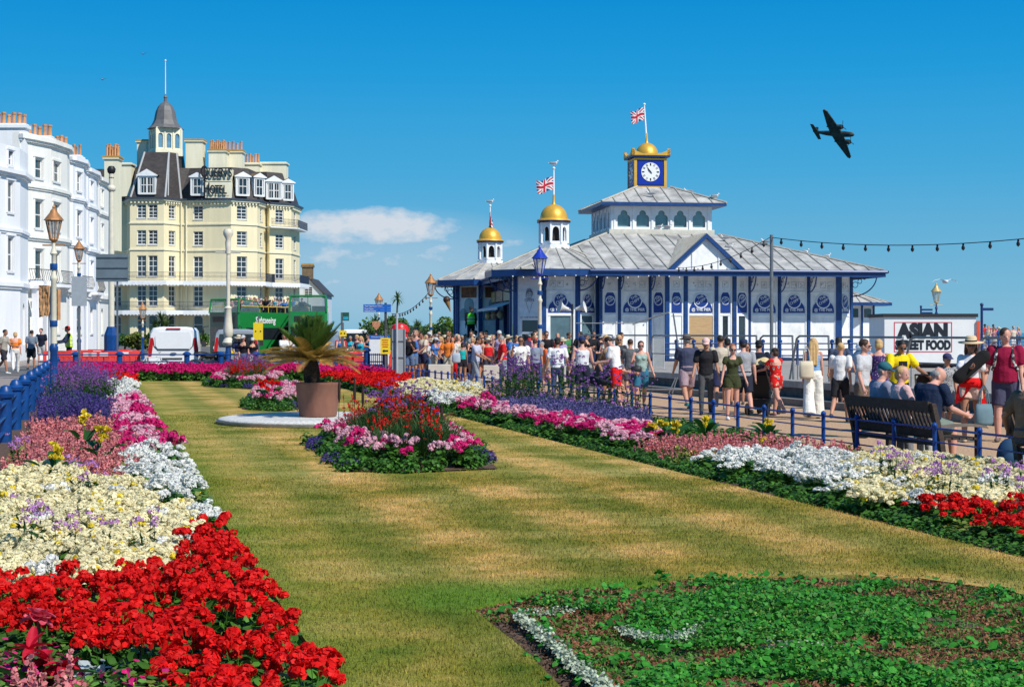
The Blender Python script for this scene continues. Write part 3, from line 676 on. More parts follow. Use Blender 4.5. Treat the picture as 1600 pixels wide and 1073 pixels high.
for f in faces:
 M, L = segM(*f); n = M.to_3x3() @ Vector((0, -1, 0)); a = round(math.degrees(math.atan2(n.y, n.x)))
 if a == -90: panel(pav, M, .1, L - .1, kind='window')
 elif a == -45: panel(pav, M, .1, L - .1, kind='window')
 elif a == -135:
  panel(pav, M, .1, L - .1, kind='shop', sign=3, doodle=0)
  ic = MB(); ic.M = M; c = L / 2; cz = ez - .95
  for k in range(4): ic.tube([(c + (.17 - .02 * k) * math.cos(q) + .04 * math.sin(3 * q + k), -.045, cz + .1 * k * .6 + (.15 - .02 * k) * math.sin(q)) for q in [i * .45 for i in range(15)]], .011, 4)
  ic.tube([(c - .17, -.045, cz - .32), (c, -.045, cz - .78), (c + .17, -.045, cz - .32)], .010, 4)
  ic.obj('ice_cream_drawing', mat('grey_ink', (.16, .19, .24), rough=.7), pav)
  text('OPEN', .2, M @ T((c, -.045, cz - .24)), MATS['grey_ink'], pav, ext=.004)
  text('GET YOUR WHIPS HERE', .095, M @ T((c, -.045, cz - .98)), MATS['grey_ink'], pav, ext=.004)
 elif a in (180, -180):
  b = MB(); b.M = M; b.box(.1, L - .1, 0, .05, 0, ez); b.obj('wall_panel', whitep, pav)
  b = MB(); b.M = M; b.box(.3, L - .5, -.03, -.005, .7, 1.6); b.obj('menu_board', mat('menu_green', (.30, .5, .2), rough=.5, scale=9, col2=(.75, .75, .5)), pav)
 posts(pav, M, (0,), .2)
for f in faces:
 M, L = segM(*f); n = M.to_3x3() @ Vector((0, -1, 0)); a = round(math.degrees(math.atan2(n.y, n.x)))
 if a in (-90, -45, 180, -180, -135): bracket(pav, M, 0, .95)
pl_ = MB(); pl_.prism(octa(TC, 1.9), 0, .09); pl_.obj('turret_plinth', navy, pav)
o8 = octa(TC2, 1.78); TCk = TC; TC = TC2
fc2 = [f if facing(f) else (f[1], f[0]) for f in [(o8[(k + 1) % 8], o8[k]) for k in range(8)]]; TC = TCk
for f in fc2:
 M, L = segM(*f); n = M.to_3x3() @ Vector((0, -1, 0)); a = round(math.degrees(math.atan2(n.y, n.x)))
 b = MB(); b.M = M; b.box(.05, L - .05, 0, .06, 0, ez); b.obj('wall_panel', whitew, pav); posts(pav, M, (0,), .2)
 if a in (-90, -135):
  q = MB(); q.M = M;
  for cx, zt, r in ((L / 2, ez - 1.1, .3), (L / 2 - .36, ez - 1.55, .22), (L / 2 + .36, ez - 1.55, .22)):
   q.ext([(cx + r * math.cos(k * math.pi / 8), zt + r * math.sin(k * math.pi / 8)) for k in range(9)] + [(cx - r, ez - 1.95), (cx + r, ez - 1.95)], -.02, -.005)
  q.obj('arched_window', glass('pale_blue_glass', (.25, .42, .5), rough=.2), pav)
  q = MB(); q.M = M; q.box(.3, L - .3, -.03, -.01, .4, 1.1); q.obj('poster', mat('blue_poster', (.02, .07, .30), rough=.5, scale=9, col2=(.2, .3, .5)), pav)
  q = MB(); q.M = M; q.box(.25, L - .25, -.03, -.01, ez - .78, ez - .25); q.obj('picture_sign', mat('brown_picture', (.05, .02, .012), rough=.5, scale=5, col2=(.35, .14, .05)), pav)
 if a in (-90, -135, 180, -180, -45): bracket(pav, M, 0, 1.0)
M, L = segM((-7.3, 7.2), (-7.3, -4.3))
def eo(name, m, fn):
 b = MB(); b.M = M; fn(b); return b.obj(name, m, pav)
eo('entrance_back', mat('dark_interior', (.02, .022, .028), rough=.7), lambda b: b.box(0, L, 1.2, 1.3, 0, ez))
for k in range(5): eo('entrance_post', bluep, lambda b: b.box(L * k / 4 - .09, L * k / 4 + .09, -.1, .08, 0, ez - .1))
eo('entrance_lintel', navy, lambda b: b.box(0, L, -.05, .05, ez - .5, ez - .1))
for k in (0, 2): eo('entrance_door', whitew, lambda b: [b.box(L * k / 4 + x, L * k / 4 + x + .12, .9, 1.0, 0, ez - 1.4) for x in (.3, 1.2, 2.2)])
for k in range(4):
 x = L * k / 4 + .25; eo('shop_sign', mat('menu_board_%d' % (k % 3), ((.42, .30, .08), (.25, .03, .02), (.30, .27, .2))[k % 3], scale=7, col2=(.62, .55, .35), rough=.5), lambda b: b.box(x, x + L / 4 - .5, -.12, -.06, ez - 1.05, ez - .52))
eo('awning', mat('pale_awning', (.55, .58, .62), rough=.7), lambda b: (b.add([(L * .3, -.05, ez - 1.1), (L - .2, -.05, ez - 1.1), (L - .2, -1.1, ez - 1.45), (L * .3, -1.1, ez - 1.45)], [(0, 1, 2, 3)]), b.box(L * .3, L - .2, -1.13, -1.09, ez - 1.55, ez - 1.43)))
for k in range(3): eo('hanging_toys', MATS['menu_board_%d' % k], lambda b: b.ell((L * (.35 + .2 * k), -.6, ez - 1.75), (.18, .18, .2)))
lb = MB()
for k in range(17):
 a = -8.4 + k * .45; lb.ell((a, -8.98, ez - .22 - .05 * math.sin(k * .8)), .035, 6, 4)
lb.obj('bulb_string', mat('bulb_white', (.7, .7, .65), rough=.3), pav)
ic = thing('cone_ornament', 'large brown model ice cream cone hung from the far turret eaves of the pavilion', 'ornament', (X(704, 82), 82, Z(487, 82)))
b = MB(); b.lathe([(.02, 0), (.24, .75), (.26, .8)], 12); b.obj('cone', mat('wafer_brown', (.35, .2, .08), rough=.8), ic, smooth=True); ic.rotation_euler = (0, R(-18), 0); ic.scale = (.62, .62, .72)
b = MB(); b.ell((0, 0, .9), (.3, .3, .27)); b.obj('scoop', mat('chocolate_brown', (.05, .025, .015), rough=.5), ic, smooth=True)
stucco = [mat('white_stucco', (.84, .85, .87), rough=.75, scale=.9, var=.07, bump=.05, stretch=(1, 1, .15)), mat('cream_white_stucco', (.83, .82, .77), rough=.75, scale=.9, var=.08, bump=.05, stretch=(1, 1, .15))]
potm = mat('terracotta_pot', (.55, .27, .12), rough=.85, var=.25, scale=3, rand=.1)
slate = mat('slate_roof', (.028, .026, .028), rough=.6, scale=1.5, col2=(.075, .062, .058), bump=.3, bscale=9, stretch=(1, 1, 3))
winw = mat('window_white', (.74, .75, .77), rough=.5, var=.05)
paneh = glass('house_window_glass', (.04, .065, .075)); railm = mat('black_railing', (.015, .016, .02), rough=.5)
blind = mat('net_curtain', (.32, .35, .37), rough=.9, var=.3, scale=3)
def clinic_chimney(parent, c, sx, sy, z0, z1, npots, m, rows=1, cap=.12, pot_h=.9, rz=0):
 b = MB(); b.M = T((c[0], c[1], 0)) @ RZ(rz); b.box(-sx / 2, sx / 2, -sy / 2, sy / 2, z0, z1)
 b.box(-sx / 2 - cap, sx / 2 + cap, -sy / 2 - cap, sy / 2 + cap, z1 - .3, z1 - .1)
 ch = b.obj('chimney', m, parent);
 for r in range(rows):
  for i in range(npots):
   p = MB(); p.M = b.M @ T((-sx / 2 + sx * (i + .5) / npots, (r - (rows - 1) / 2) * .5, z1 - .05)); h = pot_h * (1 + .12 * math.sin(i * 2.3 + r))
   k_ = min(1.1, sx / npots / .36); p.lathe([(q * k_, w) for q, w in [(.17, 0), (.17, .1), (.14, .15), (.13, h - .15), (.165, h - .12), (.165, h)]], 8); p.obj('chimney_pot', potm, ch, smooth=True)
 return ch
def ironwork(parent, M, x0, x1, z0, h=.95, m=None, step=.16, name='balcony_railing', bulge=0):
 b = MB(); b.M = M; y = 0
 for z in (z0 + .06, z0 + h): b.box(x0, x1, y - .025, y + .025, z - .02, z + .02)
 n = max(2, int((x1 - x0) / step))
 for i in range(n + 1):
  x = x0 + (x1 - x0) * i / n
  if bulge: b.tube([(x, y, z0), (x, y - bulge, z0 + h * .35), (x, y, z0 + h)], .018, 4, cap=False)
  else: b.box(x - .014, x + .014, y - .014, y + .014, z0 + .06, z0 + h)
  if i < n and not bulge:
   r = (x1 - x0) / n * .42; cz = z0 + h * .5; b.tube([(x + step / 2 + r * math.cos(t), y, cz + 2.2 * r * math.sin(t)) for t in [k * math.pi / 3 for k in range(7)]], .011, 3, cap=False)
 return b.obj(name, m or railm, parent)
def W(px, d): return (X(px, d), d)
def house(label, pts, top_z, segs, col, cornices, chim=None, back=10, ground_dark=True):
 """terraced house: plan polyline from left to right seen from the street; segs: seg index -> list of openings"""
 c = pts[0]; t = thing('terraced_house', label, 'house', (pts[0][0], pts[0][1], 0), 0, 'white terraced houses on the left')
 P = [(p[0] - c[0], p[1] - c[1]) for p in pts]; w = MB(); info = []
 for i in range(len(P) - 1):
  hs_ = [h for h in segs.get(i, [])]; wall(w, P[i], P[i + 1], 0, top_z, [h[:4] for h in hs_])
  M, L = segM(P[i], P[i + 1]); info.append((M, L, hs_))
 q = [(P[-1][0] - back, P[-1][1] + 1), (P[0][0] - back, P[0][1] + 1)]
 wall(w, P[-1], q[0], 0, top_z); wall(w, q[0], q[1], 0, top_z); wall(w, q[1], P[0], 0, top_z)
 w.obj('wall', stucco[col], t)
 for M, L, hs_ in info:
  for h in hs_:
   a, b, z0, z1 = h[:4]; k = h[4] if len(h) > 4 else 'w'
   if k == 'door':
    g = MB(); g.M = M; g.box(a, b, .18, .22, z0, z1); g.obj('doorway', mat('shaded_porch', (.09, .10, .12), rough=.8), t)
    f = MB(); f.M = M; n = 8; cc, r = (a + b) / 2, (b - a) / 2
    for s in (-1, 1):
     o = [(cc + s * r, z1)] + [(cc + s * r * math.cos(u), z1 - r + r * math.sin(u)) for u in [math.pi / 2 * i / n for i in range(n + 1)]]; f.ext(o if s < 0 else o[::-1], .01, .17)
    f.obj('door_arch', stucco[col], t)
   else: sash(t, M, a, b, z0, z1, cols=(1 if b - a < 1.3 else 2), rows=2, fr=winw, gl=paneh, arch=(k == 'arch'), t=.07)
   if k == 'w' and z0 > 4:      # moulded surround
    f = MB(); f.M = M; f.box(a - .16, a - .02, -.06, .0, z0, z1 + .1); f.box(b + .02, b + .16, -.06, .0, z0, z1 + .1); f.box(a - .2, b + .2, -.09, 0, z1 + .1, z1 + .24); f.obj('surround', stucco[col], t)
 for z, h, o in cornices:
  cm_ = MB()
  for i in range(len(P) - 1):
   M, L = segM(P[i], P[i + 1]); cm_.M = M; cm_.box(-.05, L + .05, -o, .02 - .003 * (i % 2), z, z + h - .004 * (i % 2)); cm_.box(-.02, L + .02, -o * .55, .0, z - h * .6, z - .002)
  cm_.obj('cornice', stucco[col], t)
 r = MB(); r.add([(x, y, top_z - .4) for x, y in P + q], [tuple(range(len(P) + 2))]);
 rr = r.obj('roof', slate, t)
 if chim:
  for (px, d, w_, yt, n, ph_) in chim: clinic_chimney(rr, (X(px, d) - c[0], d - c[1]), w_, .9, top_z - .5, Z(yt, d), n, stucco[col], 1, pot_h=ph_)
 return t, info
def wz(rowspec): return rowspec
R1, R2, R3, R0 = (11.9, 13.2), (8.6, 10.45), (5.25, 7.2), (1.7, 3.7)
corn = [(14.35, .28, .30), (11.25, .2, .16), (7.95, .22, .2), (4.55, .3, .25)]
h1, i1 = house('bluish white terraced house cut by the left edge, with a row of terracotta pots', [W(-60, 90), W(-20, 95), W(31.5, 99.3), W(44, 102.9)], 13.2,
 {1: [(.25 + L0, 1.1 + L0, a, b) for L0 in (2.35,) for a, b in ((9.1, 11.0), (5.5, 7.6))] + [(2.7, 3.4, 12.0 - .0, 12.85)] + [(.5, 1.4, a, b) for a, b in ((9.1, 11.0), (5.5, 7.6))],
 2: [(1.2, 2.1, 1.0, 3.6, 'door')]}, 0, [(11.5, .25, .35), (7.95, .2, .14), (4.6, .25, .2)],
 [(18, 104, 2.0, 194, 6, .75)])
h2, i2 = house('creamy white terraced house with a wide canted bay, left of the tall blue based pole', [W(31, 103.5), W(50, 104.6), W(80, 106.8), W(105, 110), W(108.5, 111.8)], 14.75,
 {1: [(.32, 1.28, *r) for r in (R1, R2, R3)] + [(.4, 1.25, 1.0, 3.6, 'door')], 2: [(.35, 1.75, *r) for r in (R1, R2, R3)] + [(.5, 1.7, *R0, 'arch')]}, 1, corn,
 [(62, 110, 1.75, 213, 5, .8), (96, 113, .9, 225, 3, .6)])
h3, i3 = house('white terraced house with one window per floor on its narrow canted bay', [W(109, 113.5), W(114, 113.8), W(131, 116.0), W(134.5, 119)], 14.1,
 {1: [(.75, 1.7, *r) for r in (R1, R2, R3)] + [(.75, 1.7, *R0, 'arch')]}, 0, [(z - .35 if z > 14 else z, h, o) for z, h, o in corn], [(118, 118, .9, 243, 4, .8)])
h4, i4 = house('white terraced house between the narrow canted house and the terrace end', [W(135, 119.5), W(137.5, 119.7), W(150.5, 122.6), W(153, 126)], 13.9,
 {1: [(.75, 1.7, r[0] - .1, r[1] - .1) for r in (R1, R2, R3)] + [(.75, 1.7, *R0, 'arch')]}, 0, [(z - .55 if z > 14 else z - .1, h, o) for z, h, o in corn])
h5, i5 = house('farthest white terraced house, partly behind the tall blue based pole', [W(153.5, 126.5), W(155.5, 126.7), W(170, 130.5), W(175, 136)], 13.9,
 {1: [(.65, 1.5, r[0] - .1, r[1] - .1) for r in (R1, R2, R3)] + [(.7, 1.5, *R0, 'arch')], 2: [(1.5, 3.2, r[0] - .1, r[1] - .1) for r in (R1, R2, R3)]}, 1, [(z - .55 if z > 14 else z - .1, h, o) for z, h, o in corn])
for hh, inf, lst in ((h2, i2, ((0, .1, 1.3, 5.0), (1, .0, 2.0, 5.0), (2, .1, 2.3, 5.0))), (h3, i3, ((1, .1, 2.2, 4.9),)), (h4, i4, ((1, .1, 2.3, 4.8),))):
 for si, a, b, z in lst:
  M, L, _ = inf[si]; s = MB(); s.M = M; s.box(a - .1, b + .1, -.72, 0, z - .2, z);
  for x in (a + .15, b - .15): s.extx([(-.6, z - .2), (0, z - .2), (0, z - .65)], x - .07, x + .07)
  s.M = M; bs = s.obj('balcony', stucco[0], hh); ironwork(bs, M @ T((0, -.66, 0)), a, b, z, .9, bulge=.16, step=.22)
for hh, inf, si, xs in ((h2, i2, 0, (.1, 1.0)),):
 M, L, _ = inf[si]
 for x in xs:
  s = MB(); s.M = M @ T((x, -1.3, 0)); s.box(-.24, .24, -.24, .24, 0, 4.6); s.box(-.36, .36, -.36, .36, 4.6, 4.82); s.box(-.28, .28, -.28, .28, 4.82, 5.1); s.obj('porch_pier', stucco[0], hh)
cream = mat('cream_render', (.80, .71, .47), rough=.8, scale=.8, var=.09, bump=.04, stretch=(1, 1, .14)); cream_l = mat('pale_cream_render', (.78, .74, .56), rough=.8, scale=.9, var=.1, stretch=(1, 1, .14))
hot = thing('hotel', 'big cream yellow hotel with a slate mansard roof, corner tower and lettered gable', 'hotel', (X(300, 213), 213, 0)); HC = (X(300, 213), 213.)
whs = mat('hotel_window_white', (.74, .75, .74), rough=.6, var=.05); paneq = glass('hotel_window_glass', (.035, .045, .055)); railb = mat('dark_blue_railing', (.02, .035, .07), rough=.5)
pl = [(120, 216), (198, 216), (203, 212), (256, 212), (281, 214.8), (290, 214.8), (361, 213.6), (402, 216.2), (416, 221), (421, 219.8), (455, 222.5), (468, 229)]
HP = [(X(p, d) - HC[0], d - HC[1]) for p, d in pl]
CZ_ = 19.6
rows_h = [(16.95, 18.75, 2, 4), (13.45, 15.35, 2, 4), (9.2, 12.0, 2, 4), (5.3, 8.0, 2, 4), (1.6, 4.1, 1, 2)]
wsp = {0: [(4.6, 6.0), (1.6, 3.0)], 2: [(.95, 2.15), (2.45, 3.65)], 3: [(1.0, 2.3)], 5: [(1.1, 2.45)], 6: [(.9, 2.45)], 7: [(1.5, 2.8)], 9: [(1.05, 2.45)], 10: [(1.9, 3.7)]}
w = MB(); hinf = []
for i in range(len(HP) - 1):
 M, L = segM(HP[i], HP[i + 1]); hs_ = [(a, b, z0, z1, cc, rr_) for a, b in wsp.get(i, []) for z0, z1, cc, rr_ in rows_h if b < L]
 wall(w, HP[i], HP[i + 1], 0, CZ_, [h[:4] for h in hs_]); hinf.append((M, L, hs_))
bk = [(HP[-1][0] - 3, HP[-1][1] + 14), (HP[0][0], HP[0][1] + 22)]
wall(w, HP[-1], bk[0], 0, CZ_); wall(w, bk[0], bk[1], 0, CZ_); wall(w, bk[1], HP[0], 0, CZ_)
w.obj('wall', cream, hot)
for M, L, hs_ in hinf:
 for a, b, z0, z1, cc, rr_ in hs_: sash(hot, M, a, b, z0, z1, cols=cc, rows=rr_, fr=whs, gl=paneq, arch=(z0 < 2), t=.09)
def band(name, z, h, o, m, dent=False, i0=0, i1=None, extra=0):
 b = MB()
 for i in list(range(len(HP) - 1))[i0:i1]:
  M, L = segM(HP[i], HP[i + 1]); b.M = M; e = o * .45; b.box(-e, L + e, -o - .004 * (i % 2), .0, z, z + h - .006 * (i % 2))
  if dent:
   for k in range(int(L / .5)): b.box(k * .5 + .12, k * .5 + .34, -o * .75, 0, z - .32, z - .01)
 return b.obj(name, m, hot)
band('cornice', CZ_ - .12, .22, .55, mat('cornice_slate', (.05, .06, .09), rough=.5)); band('cornice_moulding', CZ_ - .36, .24, .38, cream_l, True)
band('string_course', 16.2, .18, .14, cream_l); band('string_course', 12.7, .18, .14, cream_l)
for z in (8.62, 4.72):
 bl = MB(); v = []
 off = 1.35; ns = []
 for i in range(len(HP)):
  a = Vector(HP[max(i - 1, 0)]); c = Vector(HP[min(i + 1, len(HP) - 1)]); d = (c - a).normalized(); ns.append((HP[i][0] + d.y * off, HP[i][1] - d.x * off))
 idx = [0, 1, 2, 3, 4, 6, 7, 8, 9, 10, 11]; outer = [ns[i] for i in idx]
 outer[4] = (outer[4][0], outer[3][1] + .9); outer[1] = (outer[1][0] - .3, outer[2][1] + .4)
 b = MB(); poly = outer + [HP[i] for i in range(len(HP) - 1, -1, -1)]
 b.add([(x, y, z) for x, y in poly] + [(x, y, z - .18) for x, y in poly], [tuple(range(len(poly))), tuple(range(len(poly), 2 * len(poly)))[::-1]] + [(i, i + 1, len(poly) + i + 1, len(poly) + i) for i in range(len(outer) - 1)])
 bs = b.obj('balcony', whitep, hot)
 vl = MB(); rl = MB()
 for i in range(len(outer) - 1):
  M, L = segM(outer[i], outer[i + 1]); vl.M = M; vl.box(0, L, -.03, .03, z - .52, z - .02)
  for k in range(int(L / .45)): vl.ext([(k * .45 + .04, z - .52), (k * .45 + .41, z - .52), (k * .45 + .22, z - .68)], -.02, .02)
 vl.obj('valance', whitep, bs)
 for i in range(len(outer) - 1):
  M, L = segM(outer[i], outer[i + 1]); ironwork(bs, M, 0, L, z, 1.15, m=railb, step=.15)
for i in (9, 10):
 M, L = segM(HP[i], HP[i + 1]); s = MB(); s.M = M; s.box(-.6, L + .6, -1.1, 0, 16.15, 16.3); bs = s.obj('balcony', whitep, hot); ironwork(bs, M @ T((0, -1.05, 0)), -.5, L + .5, 16.3, 1.1, m=railb, step=.22)
for px_ in (283, 291):
 d = MB(); x = X(px_, 214.5) - HC[0]; d.tube([(x, 214.55 - HC[1], 4.8), (x, 214.55 - HC[1], 19.3)], .09, 6); d.obj('downpipe', cream_l, hot)
ins = 1.5; mz = 24.0; rm = MB(); inn = []
for i in range(len(HP)):
 a = Vector(HP[max(i - 1, 0)]); c = Vector(HP[min(i + 1, len(HP) - 1)]); d = (c - a).normalized(); inn.append((HP[i][0] - d.y * ins, HP[i][1] + d.x * ins))
ring0 = HP + bk; ring1 = inn + [(bk[0][0] - 1, bk[0][1] - 1.5), (bk[1][0], bk[1][1] - 1.5)]
n = len(ring0); rm.add([(x, y, CZ_ + .1) for x, y in ring0] + [(x, y, mz) for x, y in ring1], [(i, (i + 1) % n, n + (i + 1) % n, n + i) for i in range(n)] + [tuple(range(n, 2 * n))])
roofh = rm.obj('roof', slate, hot)
def hl(px, d): return (X(px, d) - HC[0], d - HC[1])
a0, a1, b0, b1 = hl(204, 212), hl(296, 214), hl(225, 214.5), hl(287, 215.6)
tr_ = MB(); lo_ = [hl(204, 211.9), hl(258, 211.9), hl(283, 214.4), hl(296, 221), hl(204, 221)]; hi_ = [hl(226, 214.0), hl(264, 214.0), hl(276, 215.2), hl(287, 218.8), hl(226, 218.8)]; tz = 25.9
tr_.prism(lo_, CZ_ + .1, tz, hi_); tr_.obj('tower_roof', slate, hot)
rg = MB()
for k in (0, 1, 2): rg.tube([(*lo_[k], CZ_ + .1), (*hi_[k], tz)], .17, 5)
rg.tube([(lo_[1][0] + .4, lo_[1][1] - .02, CZ_ + .3), (hi_[1][0], hi_[1][1] - .05, tz)], .1, 5)
rg.obj('roof_ridge', mat('lead_ridge', (.38, .39, .40), rough=.6), hot)
lt = bpy.data.objects.new('lantern', None); COL.objects.link(lt); lt.parent = hot; lc = hl(258.5, 217); lt.location = (lc[0], lc[1], tz); lt.rotation_euler.z = R(28)
s_ = 1.72; lw = MB()
lw.box(-s_ - .12, s_ + .12, -s_ - .12, s_ + .12, -.3, .55); lw.obj('lantern_base', cream_l, lt)
for k in range(4):
 q = MB(); M = RZ(k * math.pi / 2) @ T((-s_, -s_, 0)); wv = 2 * s_ / 3
 for i in range(3):
  c = wv * (i + .5); op = [(c + .3, .75)] + [(c + .32 * math.cos(u), 2.35 + .35 * math.sin(u)) for u in [j * math.pi / 8 for j in range(9)]] + [(c - .3, .75)]
  arch_panel(q, M, wv * i, wv * (i + 1), .55, 3.5, op)
 q.M = M
 for i in range(4): q.box(wv * i - .09, wv * i + .09, -.1, .0, .55, 3.3)
 q.obj('lantern_arcade', cream_l, lt)
gq = MB(); gq.box(-s_ + .15, s_ - .15, -s_ + .15, s_ - .15, .6, 3.3); gq.obj('lantern_glass', glass('sky_glass', (.10, .22, .32), rough=.05), lt)
dq = MB(); prof = [(2.55, 3.42), (2.3, 3.55), (1.9, 3.95), (1.55, 4.6), (1.42, 5.3), (1.28, 5.9), (1.0, 6.5), (.6, 6.95), (.22, 7.2), (.2, 7.6), (.27, 7.75), (.1, 8.1), (.04, 8.3)]
dq.lathe([(r * 1.0, z) for r, z in prof], 8, ph=.5); dq.obj('lantern_dome', mat('grey_lead_dome', (.10, .10, .105), rough=.55, scale=1.4, col2=(.17, .165, .165)), lt)
fp = thing('flagpole', 'bare tall white pole on the grey dome of the hotel tower', 'flagpole', (X(258.5, 217), 217, tz + 8.1)); b = MB(); b.tube([(0, 0, 0), (0, 0, 4.6)], [.07, .05], 6); b.obj('pole', whitep, fp); b = MB(); b.ell((0, 0, 4.65), .14, 8, 5); b.obj('ball_finial', whitep, fp)
def dormer(px_, d, zb, wd, h, nwin=1, ang=0):
 x, y = hl(px_, d); M = T((x, y, zb)) @ RZ(ang); b = MB(); b.M = M
 b.box(-wd / 2, wd / 2, 0.12, 3., 0, h); o = b.obj('dormer', whitep, hot)
 g = MB(); g.M = M; g.ext([(-wd / 2 - .3, h), (wd / 2 + .3, h), (wd / 2 + .3, h + .12), (0, h + wd * .42), (-wd / 2 - .3, h + .12)], -.18, .1); g.obj('dormer_gable', whitep, o)
 r = MB(); r.M = M
 for s in (-1, 1): r.add([(s * (wd / 2 + .3), -.15, h + .15), (0, -.15, h + wd * .42 + .04), (0, 3, h + wd * .42 + .04), (s * (wd / 2 + .3), 3, h + .15)], [(0, 1, 2, 3)])
 r.obj('dormer_roof', mat('lichen_slate', (.09, .07, .055), rough=.9, scale=3, col2=(.28, .17, .07)), o)
 ww = (wd - .5) / nwin
 f = MB(); f.M = M
 for s in (-1, 1): f.box(s * wd / 2 - .1, s * wd / 2 + .1, -.02, .12, 0, h)
 for i in range(nwin):
  x0 = -wd / 2 + .25 + ww * i + .1; x1 = x0 + ww - .2
  f.box(x0 - .1, x0, 0.0, .12, 0, h); f.box(x1, x1 + .1, 0., .12, 0, h); f.box(x0, x1, .01, .11, .2 + (h - .5) / 2, .3 + (h - .5) / 2); f.box((x0 + x1) / 2 - .03, (x0 + x1) / 2 + .03, .02, .1, .2, h - .2)
 f.box(-wd / 2, wd / 2, -.03, .12, -.05, .2); f.box(-wd / 2, wd / 2, -.03, .12, h - .22, h); f.obj('dormer_frame', whs, o)
 p = MB(); p.M = M; p.box(-wd / 2 + .2, wd / 2 - .2, .09, .115, .15, h - .2); p.obj('dormer_pane', paneq, o)
for a in ((229.5, 211.7, 20.1, 2.2, 2.4, 2, 0), (308, 213.6, 20.1, 1.6, 2.4, 1, 0), (379.5, 214.2, 20.1, 1.7, 2.5, 1, R(25)), (405.5, 216.4, 20.2, 1.6, 2.5, 1, R(45)), (428, 219.9, 20.1, 2.0, 2.4, 2, R(18)), (450, 222.0, 20.1, 1.5, 2.4, 1, R(25)), (180, 215.2, 20.1, 1.7, 2.4, 1, 0)): dormer(*a)
gb = MB(); ga, gb2 = hl(321, 213.4), hl(361.5, 213.4)
gb.box(ga[0], gb2[0], ga[1] - .05, ga[1] + 2.5, CZ_ + .12, 23.6); gab = gb.obj('gable_wall', cream_l, hot)
letm = mat('dark_letters', (.012, .014, .02), rough=.5)
Mq = T((ga[0], ga[1] - .3, 0))
def letters(s, x, z, size, m=letm, sc=1.1):
 for ch in s:
  k = 1.35 if ch in 'QH' and (x < .6) else 1.
  o = text(ch, size * k, Mq @ T((x, 0, z + (k - 1) * size * .22)), m, hot, 'sign_letter', ext=.06, off=.03, sx=.58)
  x += {'Q': 1.12, 'U': .76, 'E': .68, 'N': .76, "'": .3, 'S': .6, 'H': .98, 'O': .74, 'T': .64, 'L': .6}[ch] * size / 1.35 * sc * .6
letters("QUEEN'S", -.1, 23.0, 1.65); letters("HOTEL", .2, 20.75, 1.65)
fr_b = MB(); fr_b.M = Mq; fr_b.box(-.45, 3.6, .02, .07, 22.15, 22.2); fr_b.box(-.45, 3.2, .02, .07, 19.95, 20.0); fr_b.tube([(-.1, .05, 19.7), (-.1, .05, 24)], .05, 4); fr_b.obj('sign_frame', letm, hot)
def hch(px0, px1, d, ytop, z0, n, rows=1, ph=1.1, dp=2.2, m=cream_l):
 x0, y0 = hl(px0, d); x1, _ = hl(px1, d); return clinic_chimney(roofh, ((x0 + x1) / 2, y0 + dp / 2), x1 - x0, dp, z0, Z(ytop, d), n, m, rows, cap=.18, pot_h=ph)
hch(290, 316, 216.5, 218, 20, 0); hch(214, 229, 220, 219, 22, 0); hch(326, 352, 216.5, 234, 22, 8, 2, 1.35); hch(353, 378, 219, 235, 22, 4, 1, 1.3); hch(382, 404, 222, 254, 22, 5, 1, 1.3)
hch(405, 447, 224, 253, 20, 0); hch(163, 184, 200, 245, 12, 5, 2, 1.6, 2.0); hch(187, 205, 214, 254, 20, 0)
lich = mat('lichen_cap', (.30, .20, .07), rough=.95, scale=2, col2=(.55, .33, .08))
for px0, px1, d, y, dp in ((289, 317, 216.4, 217, 2.4), (213, 230, 219.9, 218, 2.4), (325, 353, 216.4, 233, 2.4), (352, 379, 218.9, 234, 2.4), (161, 186, 199.9, 243.5, 2.2)):
 x0, y0 = hl(px0, d); x1, _ = hl(px1, d); b = MB(); b.box(x0 - .1, x1 + .1, y0 - .1, y0 + dp, Z(y, d) - .22, Z(y, d)); b.obj('chimney_cap', lich, roofh)
lw_ = thing('white_building', 'low white rendered house with a brown brick chimney right of the hotel', 'house', (X(470, 235), 235, 0))
b = MB(); x0, x1 = X(466, 235) - X(470, 235), X(504, 235) - X(470, 235)
zz = Z(436, 235); ze = Z(458, 235)
b.ext([(x0 - 3, 0), (x1, 0), (x1, ze), (x1 - 2.0, zz), (x0 - 3, zz)], 0, 12); b.obj('wall', mat('blue_white_render', (.55, .60, .66), rough=.8, var=.06), lw_)
b = MB(); b.ext([(x1 - 2.0, zz), (x1 + .3, ze - .3), (x1 + .3, ze - .1), (x1 - 2.0, zz + .2)][::-1], -.3, 12.2); b.box(x0 - 3, x1 - 2.0, -.3, 12.2, zz, zz + .25); rf_ = b.obj('roof', slate, lw_)
sash(lw_, T((0, -.02, 0)), 0.55, 1.75, Z(462, 235), Z(448, 235), fr=whs, gl=paneq, y=-.06)
cx = X(478, 234) - X(470, 235); b = MB(); b.box(cx - .75, cx + .75, .3, 1.8, zz, Z(417, 234)); b.box(cx - .9, cx + .9, .15, 1.95, Z(417, 234), Z(413.5, 234)); ch = b.obj('chimney', mat('brown_brick', (.10, .075, .05), rough=.9, scale=4, col2=(.22, .16, .10)), lw_)
b = MB(); b.box(cx - .85, cx + .85, .2, 1.9, Z(413.5, 234), Z(411, 234)); b.obj('chimney_cap', lich, ch)
postw = mat('post_cream_paint', (.66, .62, .50), rough=.5, var=.1); postb = mat('post_blue_paint', (.006, .055, .22), rough=.4, var=.25, rand=.08); coppm = mat('copper_cap', (.42, .20, .08), rough=.5, var=.25, metal=.3)
lampg = glass('lamp_glass', (.45, .48, .48), rough=.1, alpha=.45)
